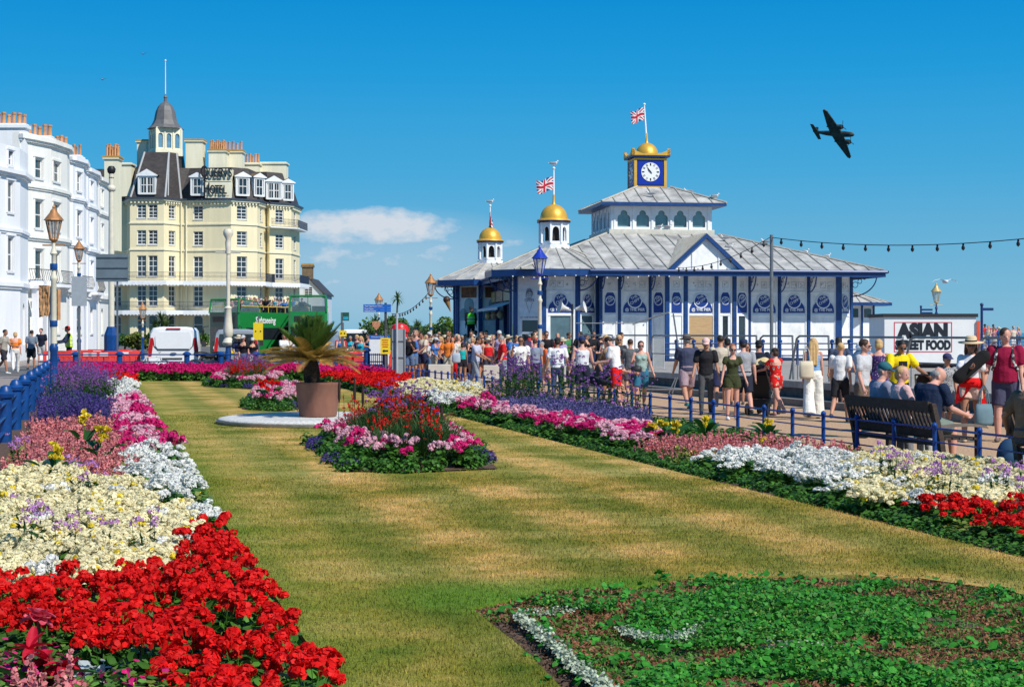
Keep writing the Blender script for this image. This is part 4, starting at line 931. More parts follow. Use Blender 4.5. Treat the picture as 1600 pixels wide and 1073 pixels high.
def lamp(label, px, d, ytop, z0=0, base='blue', cap=None, name='street_lamp', s=1, post=None):
 t = thing(name, label, 'street lamp', (X(px, d), d, z0)); H = Z(ytop, d) - z0; cap = cap or coppm; post = post or postw
 b = MB(); zl = H - 1.15 * s
 b.lathe([(q * .62, w_) for q, w_ in [(.19, 0), (.19, .5), (.15, .55), (.14, 1.3), (.17, 1.35), (.17, 1.42), (.11, 1.5)]], 10); b.obj('base', postb if base == 'blue' else post, t, smooth=True)
 b = MB(); b.lathe([(q * .75, w_) for q, w_ in [(.10, 1.5), (.085, zl - .9), (.12, zl - .85), (.12, zl - .8), (.07, zl - .72), (.07, zl - .3), (.12, zl - .25), (.06, zl - .12), (.05, zl)]], 10); p = b.obj('post', post, t, smooth=True)
 for z in (1.9, zl - .62): b = MB(); b.lathe([(.085, z), (.09, z + .02), (.09, z + .12), (.085, z + .14)], 10); b.obj('blue_band', postb, p, smooth=True)
 b = MB(); b.lathe([(.03, zl), (.13 * s, zl + .1 * s), (.12 * s, zl + .14 * s)], 8); b.tube([(-.34 * s, 0, zl - .05), (.34 * s, 0, zl - .05)], .018, 5) if name == 'street_lamp' else None
 for k in range(6):
  a = k * math.pi / 3; b.tube([(.12 * s * math.cos(a), .12 * s * math.sin(a), zl + .12 * s), (.24 * s * math.cos(a), .24 * s * math.sin(a), zl + .68 * s)], .016, 4)
 b.lathe([(.25 * s, zl + .66 * s), (.25 * s, zl + .7 * s)], 6); b.obj('lantern_frame', cap, t)
 b = MB(); b.lathe([(.11 * s, zl + .12 * s), (.23 * s, zl + .67 * s)], 6); b.obj('lantern_glass', lampg, t)
 b = MB(); b.lathe([(.31 * s, zl + .68 * s), (.27 * s, zl + .74 * s), (.12 * s, zl + .92 * s), (.1 * s, zl + .98 * s), (.04 * s, zl + 1.04 * s), (.05 * s, zl + 1.08 * s), (.01, H)], 8); b.obj('lantern_cap', cap, t, smooth=True)
 return t
lamp('tall cream lamp post with copper lantern and blue base at the garden corner', 84, 37.5, 320, s=.78)
lamp('cream lamp post with copper lantern in front of the white terrace', 123.5, 72, 374, s=.9)
lamp('small cream lamp post with copper lantern in front of the hotel', 223, 105, 472, s=1.0)
lamp('cream lamp post with copper lantern left of the pavilion', 673, 78, 427, s=1.0)
lamp('distant cream lamp post behind the blue fingerpost', 592, 120, 457, s=1.2)
lamp('white lamp post with bright blue lantern before the pavilion front', 843.5, 56, 384, z0=0, cap=mat('lantern_blue', (.012, .04, .38), rough=.35, var=.1), s=.95)
lamp('gold topped lamp on a blue post behind the street food cabin', 1463, 95, 442, z0=.5, base='blue', cap=mat('pale_gold', (.6, .45, .2), rough=.4, metal=.4), s=1.1, post=navy)
def tallpole(label, px, d, ytop, r, zb, capk):
 t = thing('lighting_column', label, 'pole', (X(px, d), d, 0)); H = Z(ytop, d)
 b = MB(); b.lathe([(r, zb), (r * .96, H * .6), (r * .8, H - .3)], 14); b.obj('column', postw, t, smooth=True)
 b = MB()
 if capk == 0:
  b.prism([(x, y) for x, y in octa((0, 0), r * 2.2)], 0, zb - .35); b.prism(octa((0, 0), r * 2.2), zb - .35, zb + .02, octa((0, 0), r * 1.25)); b.obj('octagonal_base', postb, t)
  b = MB(); b.ell((0, 0, H - .95), (.2, .2, .17)); b.obj('collar', postw, t, smooth=True)
  b = MB(); b.lathe([(.07, H - .8), (.11, H - .5), (.09, H - .35), (.17, H - .25), (.19, H - .12), (.12, H), (.02, H + .02)], 10); b.obj('black_finial', blackm, t, smooth=True)
 else:
  b.lathe([(r * 1.5, 0), (r * 1.5, 1.0), (r * 1.3, 1.06), (r * 1.3, zb + .02)], 14); b.obj('base', postb, t, smooth=True)
  b = MB(); b.lathe([(.11, zb), (.2, zb + .06), (.24, zb + .16), (.17, zb + .3), (.13, zb + .36), (.19, zb + .45), (.2, zb + .65), (.16, zb + 1.0), (.13, zb + 1.5), (.16, zb + 1.55), (.11, zb + 1.62)], 14)
  b.lathe([(.10, H - 1.0), (.12, H - .55), (.1, H - .4), (.2, H - .22), (.2, H - .1), (.15, H)], 12); b.tube([(-.5, 0, H - .95), (.5, 0, H - .95)], .035, 6); b.obj('mouldings', postw, t, smooth=True)
 return t
tallpole('tall pale pole with an octagonal blue base and black finial beside the red barriers', 174, 69, 260, .13, 2.0, 0)
tallpole('ornate cream column without a lantern, blue at its foot, beside the silver van', 356.5, 64.5, 358, .08, 1.2, 1)
sp_ = thing('festoon_pole', 'plain grey steel pole carrying the string of black festoon lamps', 'pole', (X(1205.5, 50), 50, DZ)); ht = Z(367, 50) - DZ
b = MB(); b.tube([(0, 0, 0), (0, 0, ht)], .055, 10); b.obj('pole', steelm, sp_, smooth=True); b = MB(); b.lathe([(.12, 0), (.12, .04)], 10); b.obj('foot_plate', steelm, sp_)
def festoon(label, pts, sag, nb, r=.012):
 """cable sagging between points with hanging bulbs"""
 t = thing('festoon_lights', label, 'string lights', pts[0]); o = Vector(pts[0]); c = MB(); bulbs = []
 for a, b_ in zip(pts[:-1], pts[1:]):
  A, B = Vector(a) - o, Vector(b_) - o; P = [A.lerp(B, k / 24) - Vector((0, 0, sag * 4 * (k / 24) * (1 - k / 24))) for k in range(25)]; c.tube(P, r, 4)
  for k in range(nb):
   u = (k + .5) / nb; bulbs.append(A.lerp(B, u) - Vector((0, 0, sag * 4 * u * (1 - u))))
 c.obj('cable', blackm, t)
 f = MB(); f.lathe([(.025, -.0), (.03, -.07), (.05, -.1), (.045, -.15), (.01, -.19)], 7); me = f.mesh('bulb', blackm, True)
 for p in bulbs: link('bulb', me, t, p)
 return t
P0 = (X(1205.5, 50), 50, Z(371, 50)); festoon('string of black bulbs across the sky right of the steel pole', [P0, (X(1760, 38), 38, Z(352, 38))], .35, 14)
festoon('string of black bulbs sagging over the pavilion roof left of the steel pole', [(P0[0] - .05, 50, P0[2]), (X(1055, 66), 66, Z(418, 66))], .28, 10)
festoon('string of black bulbs from the left lamp post to the palms', [(X(674, 78), 78, Z(452, 78)), (X(612, 100), 100, Z(490, 100))], .4, 14, .02)
greyb = mat('grey_sign_back', (.17, .22, .25), rough=.5, metal=.3, var=.15, scale=2)
t = thing('road_sign', 'back of a big grey road sign behind the tall pale pole', 'road sign', (X(175, 66), 66, 0)); b = MB(); b.box(X(150, 66) - X(175, 66), X(200, 66) - X(175, 66), -.01, .03, Z(440, 66), Z(397, 66)); sb = b.obj('sign_panel', greyb, t)
b = MB();
for y in (402, 418, 434): b.box(X(150, 66) - X(175, 66), X(200, 66) - X(175, 66), -.05, -.01, Z(y, 66) - .02, Z(y, 66) + .02)
b.obj('rails', steelm, sb); b = MB();
b.tube([(.2, .08, 0), (.2, .08, Z(400, 66))], .04, 6); b.obj('sign_post', steelm, t)
t = thing('road_sign', 'back of a tall grey road sign behind the cream lamp post of the terrace', 'road sign', (X(123, 52), 52, 0)); b = MB(); b.box(-.23, .26, -.01, .02, Z(478, 52), Z(432, 52)); b.obj('sign_panel', mat('pale_grey_panel', (.34, .38, .42), rough=.5, var=.1), t)
b = MB(); b.tube([(0, .06, 0), (0, .06, Z(432, 52))], .04, 6); b.obj('sign_post', steelm, t)
t = thing('wrapped_sign', 'road sign wrapped in crumpled brown paper left of the red barriers', 'sign', (X(76, 60), 60, 0), R(-22)); b = MB()
rr = random.Random(3);
for sx, z0_, z1_, x0_, x1_ in ((0, Z(492, 60), Z(446, 60), -.36, .07), (1, Z(500, 60), Z(452, 60), .22, .5)):
 nx, nz = 7, 9; vs_ = [(x0_ + (x1_ - x0_) * i / nx + rr.uniform(-.015, .015), -.06 - .07 * rr.random(), z0_ + (z1_ - z0_) * j / nz + rr.uniform(-.02, .02) - (.09 * (i % 3 == 0) if j == 0 else 0)) for j in range(nz + 1) for i in range(nx + 1)]
 b.add(vs_, [(j * (nx + 1) + i, j * (nx + 1) + i + 1, (j + 1) * (nx + 1) + i + 1, (j + 1) * (nx + 1) + i) for j in range(nz) for i in range(nx)])
 b.add([vs_[0], vs_[nx], vs_[-1], vs_[-nx - 1], (x0_, .06, z0_), (x1_, .06, z0_), (x1_, .06, z1_), (x0_, .06, z1_)], [(1, 0, 4, 5), (2, 1, 5, 6), (3, 2, 6, 7), (0, 3, 7, 4), (5, 4, 7, 6)])
b.obj('paper_wrap', mat('brown_paper', (.45, .22, .09), rough=.8, scale=3, col2=(.62, .36, .17)), t); b = MB(); b.tube([(.03, 0, 0), (.03, 0, Z(448, 60))], .05, 8); b.obj('sign_post', mat('grey_post', (.42, .45, .48), rough=.5), t)
b = MB(); b.box(.08, .17, -.03, .02, Z(488, 60), Z(448, 60)); b.obj('sign_edge', greyb, t)
yelm = mat('yellow_sign', (.85, .62, .02), rough=.5, var=.05); redm = mat('red_sign', (.55, .015, .015), rough=.5)
def yellow(px, d, x0, x1, y0, y1, label, arrow, lines=3, post=True):
 t = thing('yellow_sign', label, 'sign', (X(px, d), d, 0)); w0, w1 = X(x0, d) - X(px, d), X(x1, d) - X(px, d); z0_, z1_ = Z(y1, d), Z(y0, d)
 b = MB(); b.box(w0, w1, -.03, .0, z0_, z1_); p = b.obj('panel', yelm, t)
 k = MB(); cx = (w0 + w1) / 2; w = (w1 - w0); zc = z0_ + (z1_ - z0_) * .2
 if arrow == 'left': k.ext([(cx - w * .3, zc), (cx - w * .1, zc + .06), (cx - w * .1, zc + .025), (cx + w * .28, zc + .025), (cx + w * .28, zc - .025), (cx - w * .1, zc - .025), (cx - w * .1, zc - .06)][::-1], -.04, -.031)
 if k.k: k.obj('arrow', darkink, p)
 k = MB();
 if arrow == 'dots':
  for s in (-1, 1): k.ext([(cx + s * w * .25 + .03 * math.cos(q), (z0_ + z1_) / 2 + .03 * math.sin(q)) for q in [i * math.pi / 4 for i in range(8)]], -.04, -.031)
  k.obj('mark', darkink, p)
 else:
  for i in range(lines):
   zz_ = z1_ - (z1_ - z0_) * (.12 + .14 * i); ww_ = w * (.34 - .06 * (i % 2));
   for j in range(6): k.box(cx - ww_ + 2 * ww_ * j / 6, cx - ww_ + 2 * ww_ * (j + .72) / 6, -.04, -.031, zz_ - .014, zz_ + .014)
  k.obj('small_print', redm, p)
 if post:
  k = MB(); k.tube([(0, .03, 0), (0, .03, z1_ + .3)], .03, 6); k.obj('post', steelm, t)
 return t
yellow(403.5, 64.8, 396, 411, 504, 531, 'folded yellow notice strapped to a grey post beside the ornate column', 'dots')
yellow(602.5, 57, 594.5, 610, 528, 553, 'tall yellow notice with a black arrow right of the blue hoarding', 'left', 4)
yellow(536, 62, 530.5, 541.5, 516, 525.5, 'small yellow notice under the bus stop flag', 'dots', 1)
t = thing('bus_stop_flag', 'dark green and blue bus stop flag on a thin post right of the open bus', 'bus stop', (X(534, 66), 66, 0)); b = MB(); b.tube([(0, 0, 0), (0, 0, Z(488, 66))], .04, 6); b.obj('post', steelm, t)
b = MB(); b.box(.03, .3, -.02, .02, Z(501, 66), Z(488, 66)); f = b.obj('flag_panel', mat('stop_green', (.02, .09, .06), rough=.5), t); b = MB(); b.box(.06, .27, -.03, -.02, Z(499.5, 66), Z(494.5, 66)); b.obj('blue_panel', mat('stop_cyan', (.02, .35, .5), rough=.5), f)
t = thing('fingerpost', 'dark post with bright blue direction boards in front of the palms', 'direction sign', (X(602.5, 62), 62, 0)); b = MB(); b.tube([(0, 0, 0), (0, 0, Z(473, 62))], .05, 8); b.obj('post', mat('dark_grey_post', (.06, .06, .06), rough=.5), t)
bl2 = mat('sign_bright_blue', (.01, .12, .5), rough=.45, var=.05)
for i, (x0_, y0_, y1_) in enumerate(((568, 475.5, 480.5), (568, 480.8, 484.2), (568, 484.5, 487.5))):
 b = MB(); b.box(X(x0_, 62) - X(602.5, 62), X(611, 62) - X(602.5, 62), -.08, -.04, Z(y1_, 62), Z(y0_, 62)); f = b.obj('sign_board', bl2, t);
 text(('Royal Hippodrome Theatre', 'Town Centre', 'Redoubt Fortress')[i], .085, T((X(570, 62) - X(602.5, 62), -.085, Z((y0_ + y1_) / 2, 62))), signw, f, ext=.002, align='LEFT', sx=.72)
t = thing('hoarding', 'white hoarding with a blue heading behind the red barriers', 'notice board', (X(593, 64), 64, 0)); b = MB(); b.box(-.4, .38, -.02, .02, .5, Z(529, 64)); b.box(-.38, -.33, 0, .05, 0, .5); b.box(.3, .35, 0, .05, 0, .5); f = b.obj('board', signw, t)
b = MB(); b.box(-.42, .4, -.04, -.02, Z(529, 64), Z(523.5, 64)); b.obj('heading', bl2, f); text('Welcome to Eastbourne', .085, T((0, -.045, Z(526.3, 64))), signw, f, ext=.002, sx=.78)
t = thing('grey_notice_cabinet', 'back of a tall grey metal notice cabinet beside the crowd', 'notice board', (X(622, 54), 54, 0), R(-8)); b = MB(); b.box(-.22, .24, -.04, .06, .25, Z(514, 54)); f = b.obj('cabinet', mat('cabinet_grey', (.36, .39, .42), rough=.5, var=.08), t)
b = MB()
for z in (.9, 1.45): b.box(-.2, .22, -.06, -.04, z, z + .04)
b.box(-.22, -.19, -.06, -.04, .25, Z(514, 54)); b.box(.21, .24, -.06, -.04, .25, Z(514, 54)); b.obj('frame', steelm, f)
b = MB(); b.tube([(-.02, -.1, 0), (-.02, -.1, Z(489, 54))], .04, 8); b.obj('post', mat('pale_steel', (.5, .52, .54), rough=.4, metal=.3), t)
t = thing('telephone_kiosk', 'round topped red kiosk standing behind the grey notice cabinet', 'kiosk', (X(624.5, 62), 62, 0)); b = MB(); b.lathe([(.3, 0), (.3, 1.75), (.37, 1.78), (.37, 1.9), (.3, 2.05), (.1, 2.13), (.01, 2.14)], 14); b.obj('shell', mat('kiosk_red', (.62, .015, .015), rough=.35), t, smooth=True)
b = MB(); b.box(-.2, .2, -.325, -.29, .7, 1.6); b.obj('opening', blackm, t)
t = thing('shield_sign', 'small shield shaped coat of arms sign on a post before the palms', 'sign', (X(588, 80), 80, 0)); b = MB(); z = Z(508, 80); b.ext([(-.2, z + .2), (-.2, z - .02), (0, z - .25), (.2, z - .02), (.2, z + .2)][::1], -.03, 0); b.obj('shield', mat('shield_buff', (.55, .4, .2), scale=9, col2=(.5, .08, .05), rough=.6), t); b = MB(); b.tube([(0, .03, 0), (0, .03, z)], .03, 6); b.obj('post', blackm, t)
def ball_post(parent, x, y, h, r, name='post'):
 b = MB(); b.M = T((x, y, 0)); b.lathe([(r, 0), (r, h - .16), (r * 1.5, h - .14), (r * 1.55, h - .08), (r * 1.15, h - .05), (r * 1.0, h - .03), (r * .5, h), (.01, h + .01)], 10); b.obj(name, postb, parent, smooth=True)
yB = 62.8
t = thing('blue_railing', 'blue railing with square topped posts between the magenta flowers and the road', 'railing', (X(90, yB), yB, 0)); ox = X(90, yB)
pxs = [118, 187, 292, 345, 400, 470, 524, 573, 601.5]
for p in pxs: ball_post(t, X(p, yB) - ox, 0, 1.02 if p < 560 else 1.18, .11)
b = MB()
for z in (.35, .62, .9): b.tube([(X(60, yB) - ox, 0, z), (X(601, yB) - ox, 0, z)], .028, 6)
b.obj('rail', postb, t)
b = MB(); t2 = b
for k in range(10): b.tube([(X(575, yB) - ox + k * .075, 0, .1), (X(575, yB) - ox + k * .075, 0, .95)], .016, 5)
b.obj('bars', postb, t)['kind'] = 'stuff'
t = thing('blue_fence', 'heavy blue railing with fat domed posts along the left pavement', 'fence', (fenceL(25), 25, 0));
for k in range(14):
 y = 15.6 + k * 3.3
 if y > 61: break
 x = fenceL(y) - fenceL(25); b = MB(); b.M = T((x, y - 25, 0)); b.lathe([(.1, 0), (.1, .70), (.13, .72), (.145, .78), (.11, .81), (.105, .84), (.07, .90), (.02, .92), (.005, .92)], 12); b.obj('post', postb, t, smooth=True)
for z in (.2, .42, .64):
 b = MB(); b.tube([(fenceL(14) - fenceL(25), -11, z), (fenceL(61.5) - fenceL(25), 36.5, z)], .033, 6); b.obj('rail', postb, t)
fbl = mat('fence_royal_blue', (.006, .05, .24), rough=.4, var=.25, scale=5)
t = thing('blue_fence', 'low slim blue fence with round topped posts between the flowers and the promenade', 'fence', (fenceR(25), 25, 0))
for k in range(56):
 y = 14.4 + k * (1.03 if k < 20 else .80)
 y = 14.48 + 1.03 * k if k < 21 else 14.48 + 1.03 * 20 + .86 * (k - 20)
 if y > 62.6: break
 b = MB(); b.M = T((fenceR(y) - fenceR(25), y - 25, 0)); r = .03; b.lathe([(r, 0), (r, .53), (r * 1.3, .54), (r * 1.35, .56), (r * .9, .585), (.005, .6)], 8); b.obj('post', fbl, t, smooth=True)
for z in (.17, .345, .52):
 b = MB(); b.tube([(fenceR(13) - fenceR(25), -12, z), (fenceR(62.6) - fenceR(25), 37.6, z)], .011 if z < .5 else .016, 5); b.obj('rail', fbl, t)
redp = mat('barrier_red_plastic', (.78, .06, .05), rough=.5, var=.15, scale=3, rand=.12)
def barrier(label=None):
 t = thing('plastic_barrier', label or 'red moulded plastic road barrier among the works on the left', 'barrier', group='red plastic barriers round the roadworks'); b = MB()
 b.box(-1, 1, -.05, .05, .78, .98); b.box(-1, 1, -.05, .05, .12, .3)
 for k in range(9): b.box(-1 + k * .23, -1 + k * .23 + .14, -.04, .04, .3, .78)
 b.box(-.85, -.65, -.22, .22, 0, .12); b.box(.65, .85, -.22, .22, 0, .12); b.obj('panel', redp, t)
 w = MB(); w.box(-.5, -.16, -.056, -.05, .82, .95); w.obj('reflector', signw, t); w = MB(); w.box(.16, .5, -.056, -.05, .82, .95); w.obj('reflector', signw, t); return t
b0 = barrier(); b0.location = (X(150, 64.5), 64.5, 0)
for px, d, a in ((182, 67, 8), (118, 66, -12), (105, 69, 20), (140, 72, 5), (170, 75, -4), (132, 64.5, 0), (195, 70, 70)): dup(b0, (X(px, d), d, 0), R(a))
for px, d, a in ((520, 64, 4), (560, 64.3, -2), (590, 65, -6), (560, 68, 6), (605, 66.5, 60)): dup(b0, (X(px, d), d, 0), R(a), 'red moulded plastic barrier behind the back railing, in front of the blue hoarding', 'red plastic barriers by the hoarding')
vanw = mat('van_white_paint', (.78, .79, .80), rough=.25, var=.03, coat=.5); vang = mat('silver_paint', (.46, .48, .50), rough=.3, metal=.5, var=.05, coat=.5)
tyre = mat('tyre_rubber', (.02, .02, .02), rough=.9); tail = mat('tail_light_red', (.45, .01, .012), rough=.25); vglass = glass('vehicle_glass', (.015, .022, .028), rough=.04); trim = mat('black_trim', (.02, .021, .023), rough=.6)
def wheel(parent, x, y, r, w=.22):
 b = MB(); b.M = T((x, y, r)) @ RY(math.pi / 2); b.lathe([(r * .6, -w / 2), (r * .95, -w / 2), (r, -w / 4), (r, w / 4), (r * .95, w / 2), (r * .6, w / 2)], 20); o = b.obj('wheel', tyre, parent, smooth=True)
 b = MB(); b.M = T((x, y, r)) @ RY(math.pi / 2); b.lathe([(r * .62, -w / 2 + .02), (r * .3, -w / 2), (.05, -w / 2 + .02), (.05, w / 2 - .02), (r * .62, w / 2 - .02)], 14); b.obj('rim', steelm, o)
def van(label, px, d, rz, paint, H=1.98, Wd=1.98, glassback=False, L=5.0):
 """van seen from behind; the tail is at y=0 and the body runs away"""
 t = thing('parked_van', label, 'van', (X(px, d), d, 0), rz); b = MB(); w = Wd / 2
 def sec(y, top, sx=1., zb=.3):
  w_ = w * sx; return [(-w_ * .96, y, zb), (-w_, y, zb + .25), (-w_ * .995, y, 1.1), (-w_ * .90, y, top - .18), (-w_ * .80, y, top - .04), (-w_ * .5, y, top), (w_ * .5, y, top), (w_ * .80, y, top - .04), (w_ * .90, y, top - .18), (w_ * .995, y, 1.1), (w_, y, zb + .25), (w_ * .96, y, zb)]
 S = [sec(.0, H - .10, .975), sec(.12, H), sec(L * .6, H), sec(L * .72, H - .12, .97), sec(L * .86, 1.25, .95), sec(L, .95, .9)]
 n = 12; vs_ = [p for s in S for p in s]; b.add(vs_, [tuple(range(n))[::-1], tuple(range((len(S) - 1) * n, len(S) * n))] + [(i * n + k, i * n + (k + 1) % n, (i + 1) * n + (k + 1) % n, (i + 1) * n + k) for i in range(len(S) - 1) for k in range(n)])
 b.obj('body', paint, t, smooth=True)
 for s in (-1, 1):
  q = MB(); q.ext([(s * w * .99, .75), (s * w * .86, .8), (s * w * .80, 1.25), (s * w * .80, 1.55), (s * w * .905, 1.55), (s * w * .985, 1.1)][::s], -.025, .05); q.obj('tail_light', tail, t)
  wheel(t, s * (w - .14), .9, .34); wheel(t, s * (w - .14), L - .9, .34)
  q = MB(); q.box(s * w * 1.0 - .02, s * w * 1.0 + .16 * s, L * .72, L * .72 + .1, 1.15, 1.4); q.obj('wing_mirror', trim, t)
 q = MB(); q.box(-w * .94, w * .94, -.1, .02, .32, .52); q.obj('bumper', trim if glassback else paint, t)
 q = MB()
 if glassback:
  q.ext([(-w * .74, 1.12), (w * .74, 1.12), (w * .80, 1.3), (w * .74, H - .22), (-w * .74, H - .22), (-w * .80, 1.3)], -.02, .03); q.obj('rear_window', vglass, t)
  q = MB(); q.box(-.26, .26, -.03, -.005, .85, .96); q.obj('number_plate', yelm, t)
 else:
  q.ext([(-w * .70, 1.22), (-w * .62, 1.10), (w * .62, 1.10), (w * .70, 1.22), (w * .72, 1.6), (w * .62, H - .2), (-w * .62, H - .2), (-w * .72, 1.6)], -.035, .02); q.obj('tailgate_bulge', paint, t, smooth=True)
  q = MB(); q.tube([(-w * .80, -.012, 1.5), (-w * .76, -.012, 1.2), (-w * .62, -.012, 1.04), (w * .62, -.012, 1.04), (w * .76, -.012, 1.2), (w * .80, -.012, 1.5)], .016, 5); q.obj('tailgate_seam', trim, t)
  q = MB(); q.box(-w * .5, w * .35, -.03, -.005, .66, .72)
  for k in range(5): q.ext([(w * .38 - .3 - k * .1, .66), (w * .38 - .24 - k * .1, .66), (w * .38 - .2 - k * .1, .72), (w * .38 - .26 - k * .1, .72)], -.034, -.006)
  q.obj('stripe', trim, t); q = MB(); q.ext([(.13 * math.cos(a), .9 + .045 * math.sin(a)) for a in [k * math.pi / 8 for k in range(16)]], -.05, -.02); q.obj('badge', steelm, t)
  q = MB(); q.box(-w * .28, w * .28, -.05, .1, H - .1, H - .05); q.obj('high_brake_light', tail, t)
 return t
van('white panel van parked with its windowless tailgate to the garden', 271, 66, R(9), vanw, H=2.0, Wd=2.05)
van('silver van with a dark rear window parked right of the white van', 369, 71, R(8), vang, H=1.92, Wd=1.95, glassback=True)
van('edge of a white van parked behind the hoarding', 556, 92, R(20), vanw, H=1.95, Wd=1.9, glassback=True)
def bus(label, px, d, rz, paint, wr=False, L=10.5, frontglass=True, H=4.1):
 """open top double decker, front at y=0 facing -y"""
 t = thing('open_top_bus', label, 'bus', (X(px, d), d, 0), rz); w = 1.25; b = MB()
 b.prism([(-w, .12), (-w + .12, 0), (w - .12, 0), (w, .12), (w, L), (-w, L)], .35, 2.25); b.prism([(-w, .08), (-w + .14, -.02), (w - .14, -.02), (w, .08), (w, L), (-w, L)], 2.25, 3.15); b.obj('body', paint, t)
 q = MB(); q.box(-w * .86, w * .86, -.05, .02, 1.15, 2.15); q.obj('windscreen', vglass, t)
 for s in (-1, 1):
  q = MB(); x = s * w; q.box(min(x, x + s * .02), max(x, x + s * .02), .8, L - .4, 1.3, 2.1); q.obj('side_window', vglass, t)
  for y in (1.9, L - 2.2): wheel(t, s * (w - .13), y, .48, .28)
  q = MB(); q.tube([(s * w, .0, 2.2), (s * (w + .3), -.2, 2.15), (s * (w + .3), -.22, 1.8)], .03, 5); q.box(s * (w + .3) - .08, s * (w + .3) + .08, -.27, -.2, 1.6, 1.95); q.obj('mirror', trim, t)
  q = MB(); q.ext([(s * w * .6 + .12 * math.cos(a), .75 + .12 * math.sin(a)) for a in [k * math.pi / 4 for k in range(8)]], -.04, .02); q.obj('headlight', signw, t)
  q = MB(); q.tube([(s * (w - .05), .3, 3.55), (s * (w - .05), L - .1, 3.55)], .03, 5)
  for k in range(7): q.tube([(s * (w - .05), 2.5 + k * (L - 2.7) / 6, 3.1), (s * (w - .05), 2.5 + k * (L - 2.7) / 6, 3.55)], .02, 4)
  q.obj('deck_rail', mat('yellow_rail', (.7, .5, .05), rough=.4), t)
 f = MB()
 for s in (-1, 1):
  f.tube([(s * (w - .05), .0, 3.1), (s * (w - .12), .12, H), (s * (w - .1), .6, H + .02)], .07, 6); f.tube([(s * (w - .1), .6, H + .02), (s * (w - .06), 2.2, H - .15), (s * (w - .04), 2.7, 3.15)], .045, 6)
 f.tube([(-w + .12, .12, H), (w - .12, .12, H)], .08, 6); f.tube([(0, .05, 3.1), (0, .12, H)], .025, 5); f.obj('upper_frame', paint, t, smooth=True)
 g = MB(); g.add([(-w + .05, .02, 3.15), (w - .05, .02, 3.15), (w - .12, .12, H), (-w + .12, .12, H)], [(0, 1, 2, 3)])
 for s in (-1, 1): g.add([(s * (w - .04), .1, 3.15), (s * (w - .04), 2.6, 3.15), (s * (w - .06), 2.2, H - .15), (s * (w - .1), .6, H)], [(0, 1, 2, 3)])
 g.obj('upper_glass', glass('clear_green_glass', (.12, .2, .2), rough=.03, alpha=.55), t)
 q = MB(); q.box(-w * .7, w * .7, -.06, .0, 2.5, 2.85); q.obj('destination_box', trim, t)
 for r in range(7):
  for s in (-1, 1):
   q = MB(); y = 1.6 + r * 1.15; q.cbox((s * .65, y, 3.0), (.85, .4, .12)); q.cbox((s * .65, y + .22, 3.25), (.85, .08, .55)); q.obj('seat', mat('seat_dark', (.03, .035, .04), rough=.8), t)
 if wr: text('Sightseeing', .62, T((-w - .03, L * .34, 2.6)) @ RZ(-math.pi / 2), signw, t, ext=.005, off=.01, sx=.9, slant=.2); text('Sightseeing', .62, T((w + .03, L * .34, 2.6)) @ RZ(math.pi / 2), signw, t, ext=.005, off=.01, sx=.9, slant=.2)
 return t
grn = mat('bus_green', (.012, .20, .045), rough=.3, var=.1, coat=.5); dgrn = mat('bus_dark_green', (.012, .045, .04), rough=.25, var=.1, coat=.5)
busA = bus('green open top bus full of passengers, dark front and white script on its flank', 350, 108, R(-25), grn, wr=True, L=9, H=4.0)
b = MB(); b.box(-1.12, 1.12, -.035, .0, .5, 3.12); b.obj('dark_front_panel', dgrn, busA)
busB = bus('dark green open top bus between the two bright green ones', 462, 126, R(8), dgrn, L=9, H=3.9)
busC = bus('green open top bus with an empty upper windscreen right of the full bus', 481, 104, R(6), grn, L=9.5, H=4.15)
def bicycle(label, px, d, rz, fm, group=None, motor=False):
 t = thing('motorbike' if motor else 'bicycle', label, 'motorbike' if motor else 'bicycle', (X(px, d), d, 0), rz, group); r = .33
 for x in (-.52, .52):
  b = MB(); b.tube([(x + r * math.cos(a), 0, r + r * math.sin(a)) for a in [k * math.pi / 10 for k in range(21)]], .045 if motor else .018, 5); o = b.obj('wheel', tyre, t)
  b = MB()
  for k in range(8): b.tube([(x, 0, r), (x + r * math.cos(k * .785), 0, r + r * math.sin(k * .785))], .004, 3)
  b.obj('spokes', steelm, o)
 b = MB()
 for a, c in (((-.52, .33), (-.12, .3)), ((-.52, .33), (-.2, .78)), ((-.12, .3), (-.22, .88)), ((-.12, .3), (.36, .8)), ((-.2, .78), (.36, .8)), ((.52, .33), (.34, .95))): b.tube([(a[0], 0, a[1]), (c[0], 0, c[1])], .05 if motor else .017, 6)
 b.obj('frame', fm, t, smooth=True); b = MB(); b.tube([(.34, -.26, .98), (.33, 0, .96), (.34, .26, .98)], .014, 5); b.obj('handlebar', blackm, t)
 b = MB(); b.ell((-.23, 0, .91), (.13, .06, .035) if not motor else (.35, .14, .09)); b.obj('saddle', blackm, t, smooth=True)
 if motor: b = MB(); b.ell((.0, 0, .5), (.25, .16, .2)); b.ell((.12, 0, .82), (.24, .15, .13)); b.obj('engine_and_tank', trim, t, smooth=True)
 return t
bicycle('white framed bicycle leaning on the back railing before the white van', 236, 63.6, R(3), vanw)
bicycle('black motorbike parked between the white and silver vans', 322, 64.6, R(40), blackm, motor=True)
bicycle('black motorbike parked in front of the silver van', 345, 65.2, R(60), blackm, motor=True)
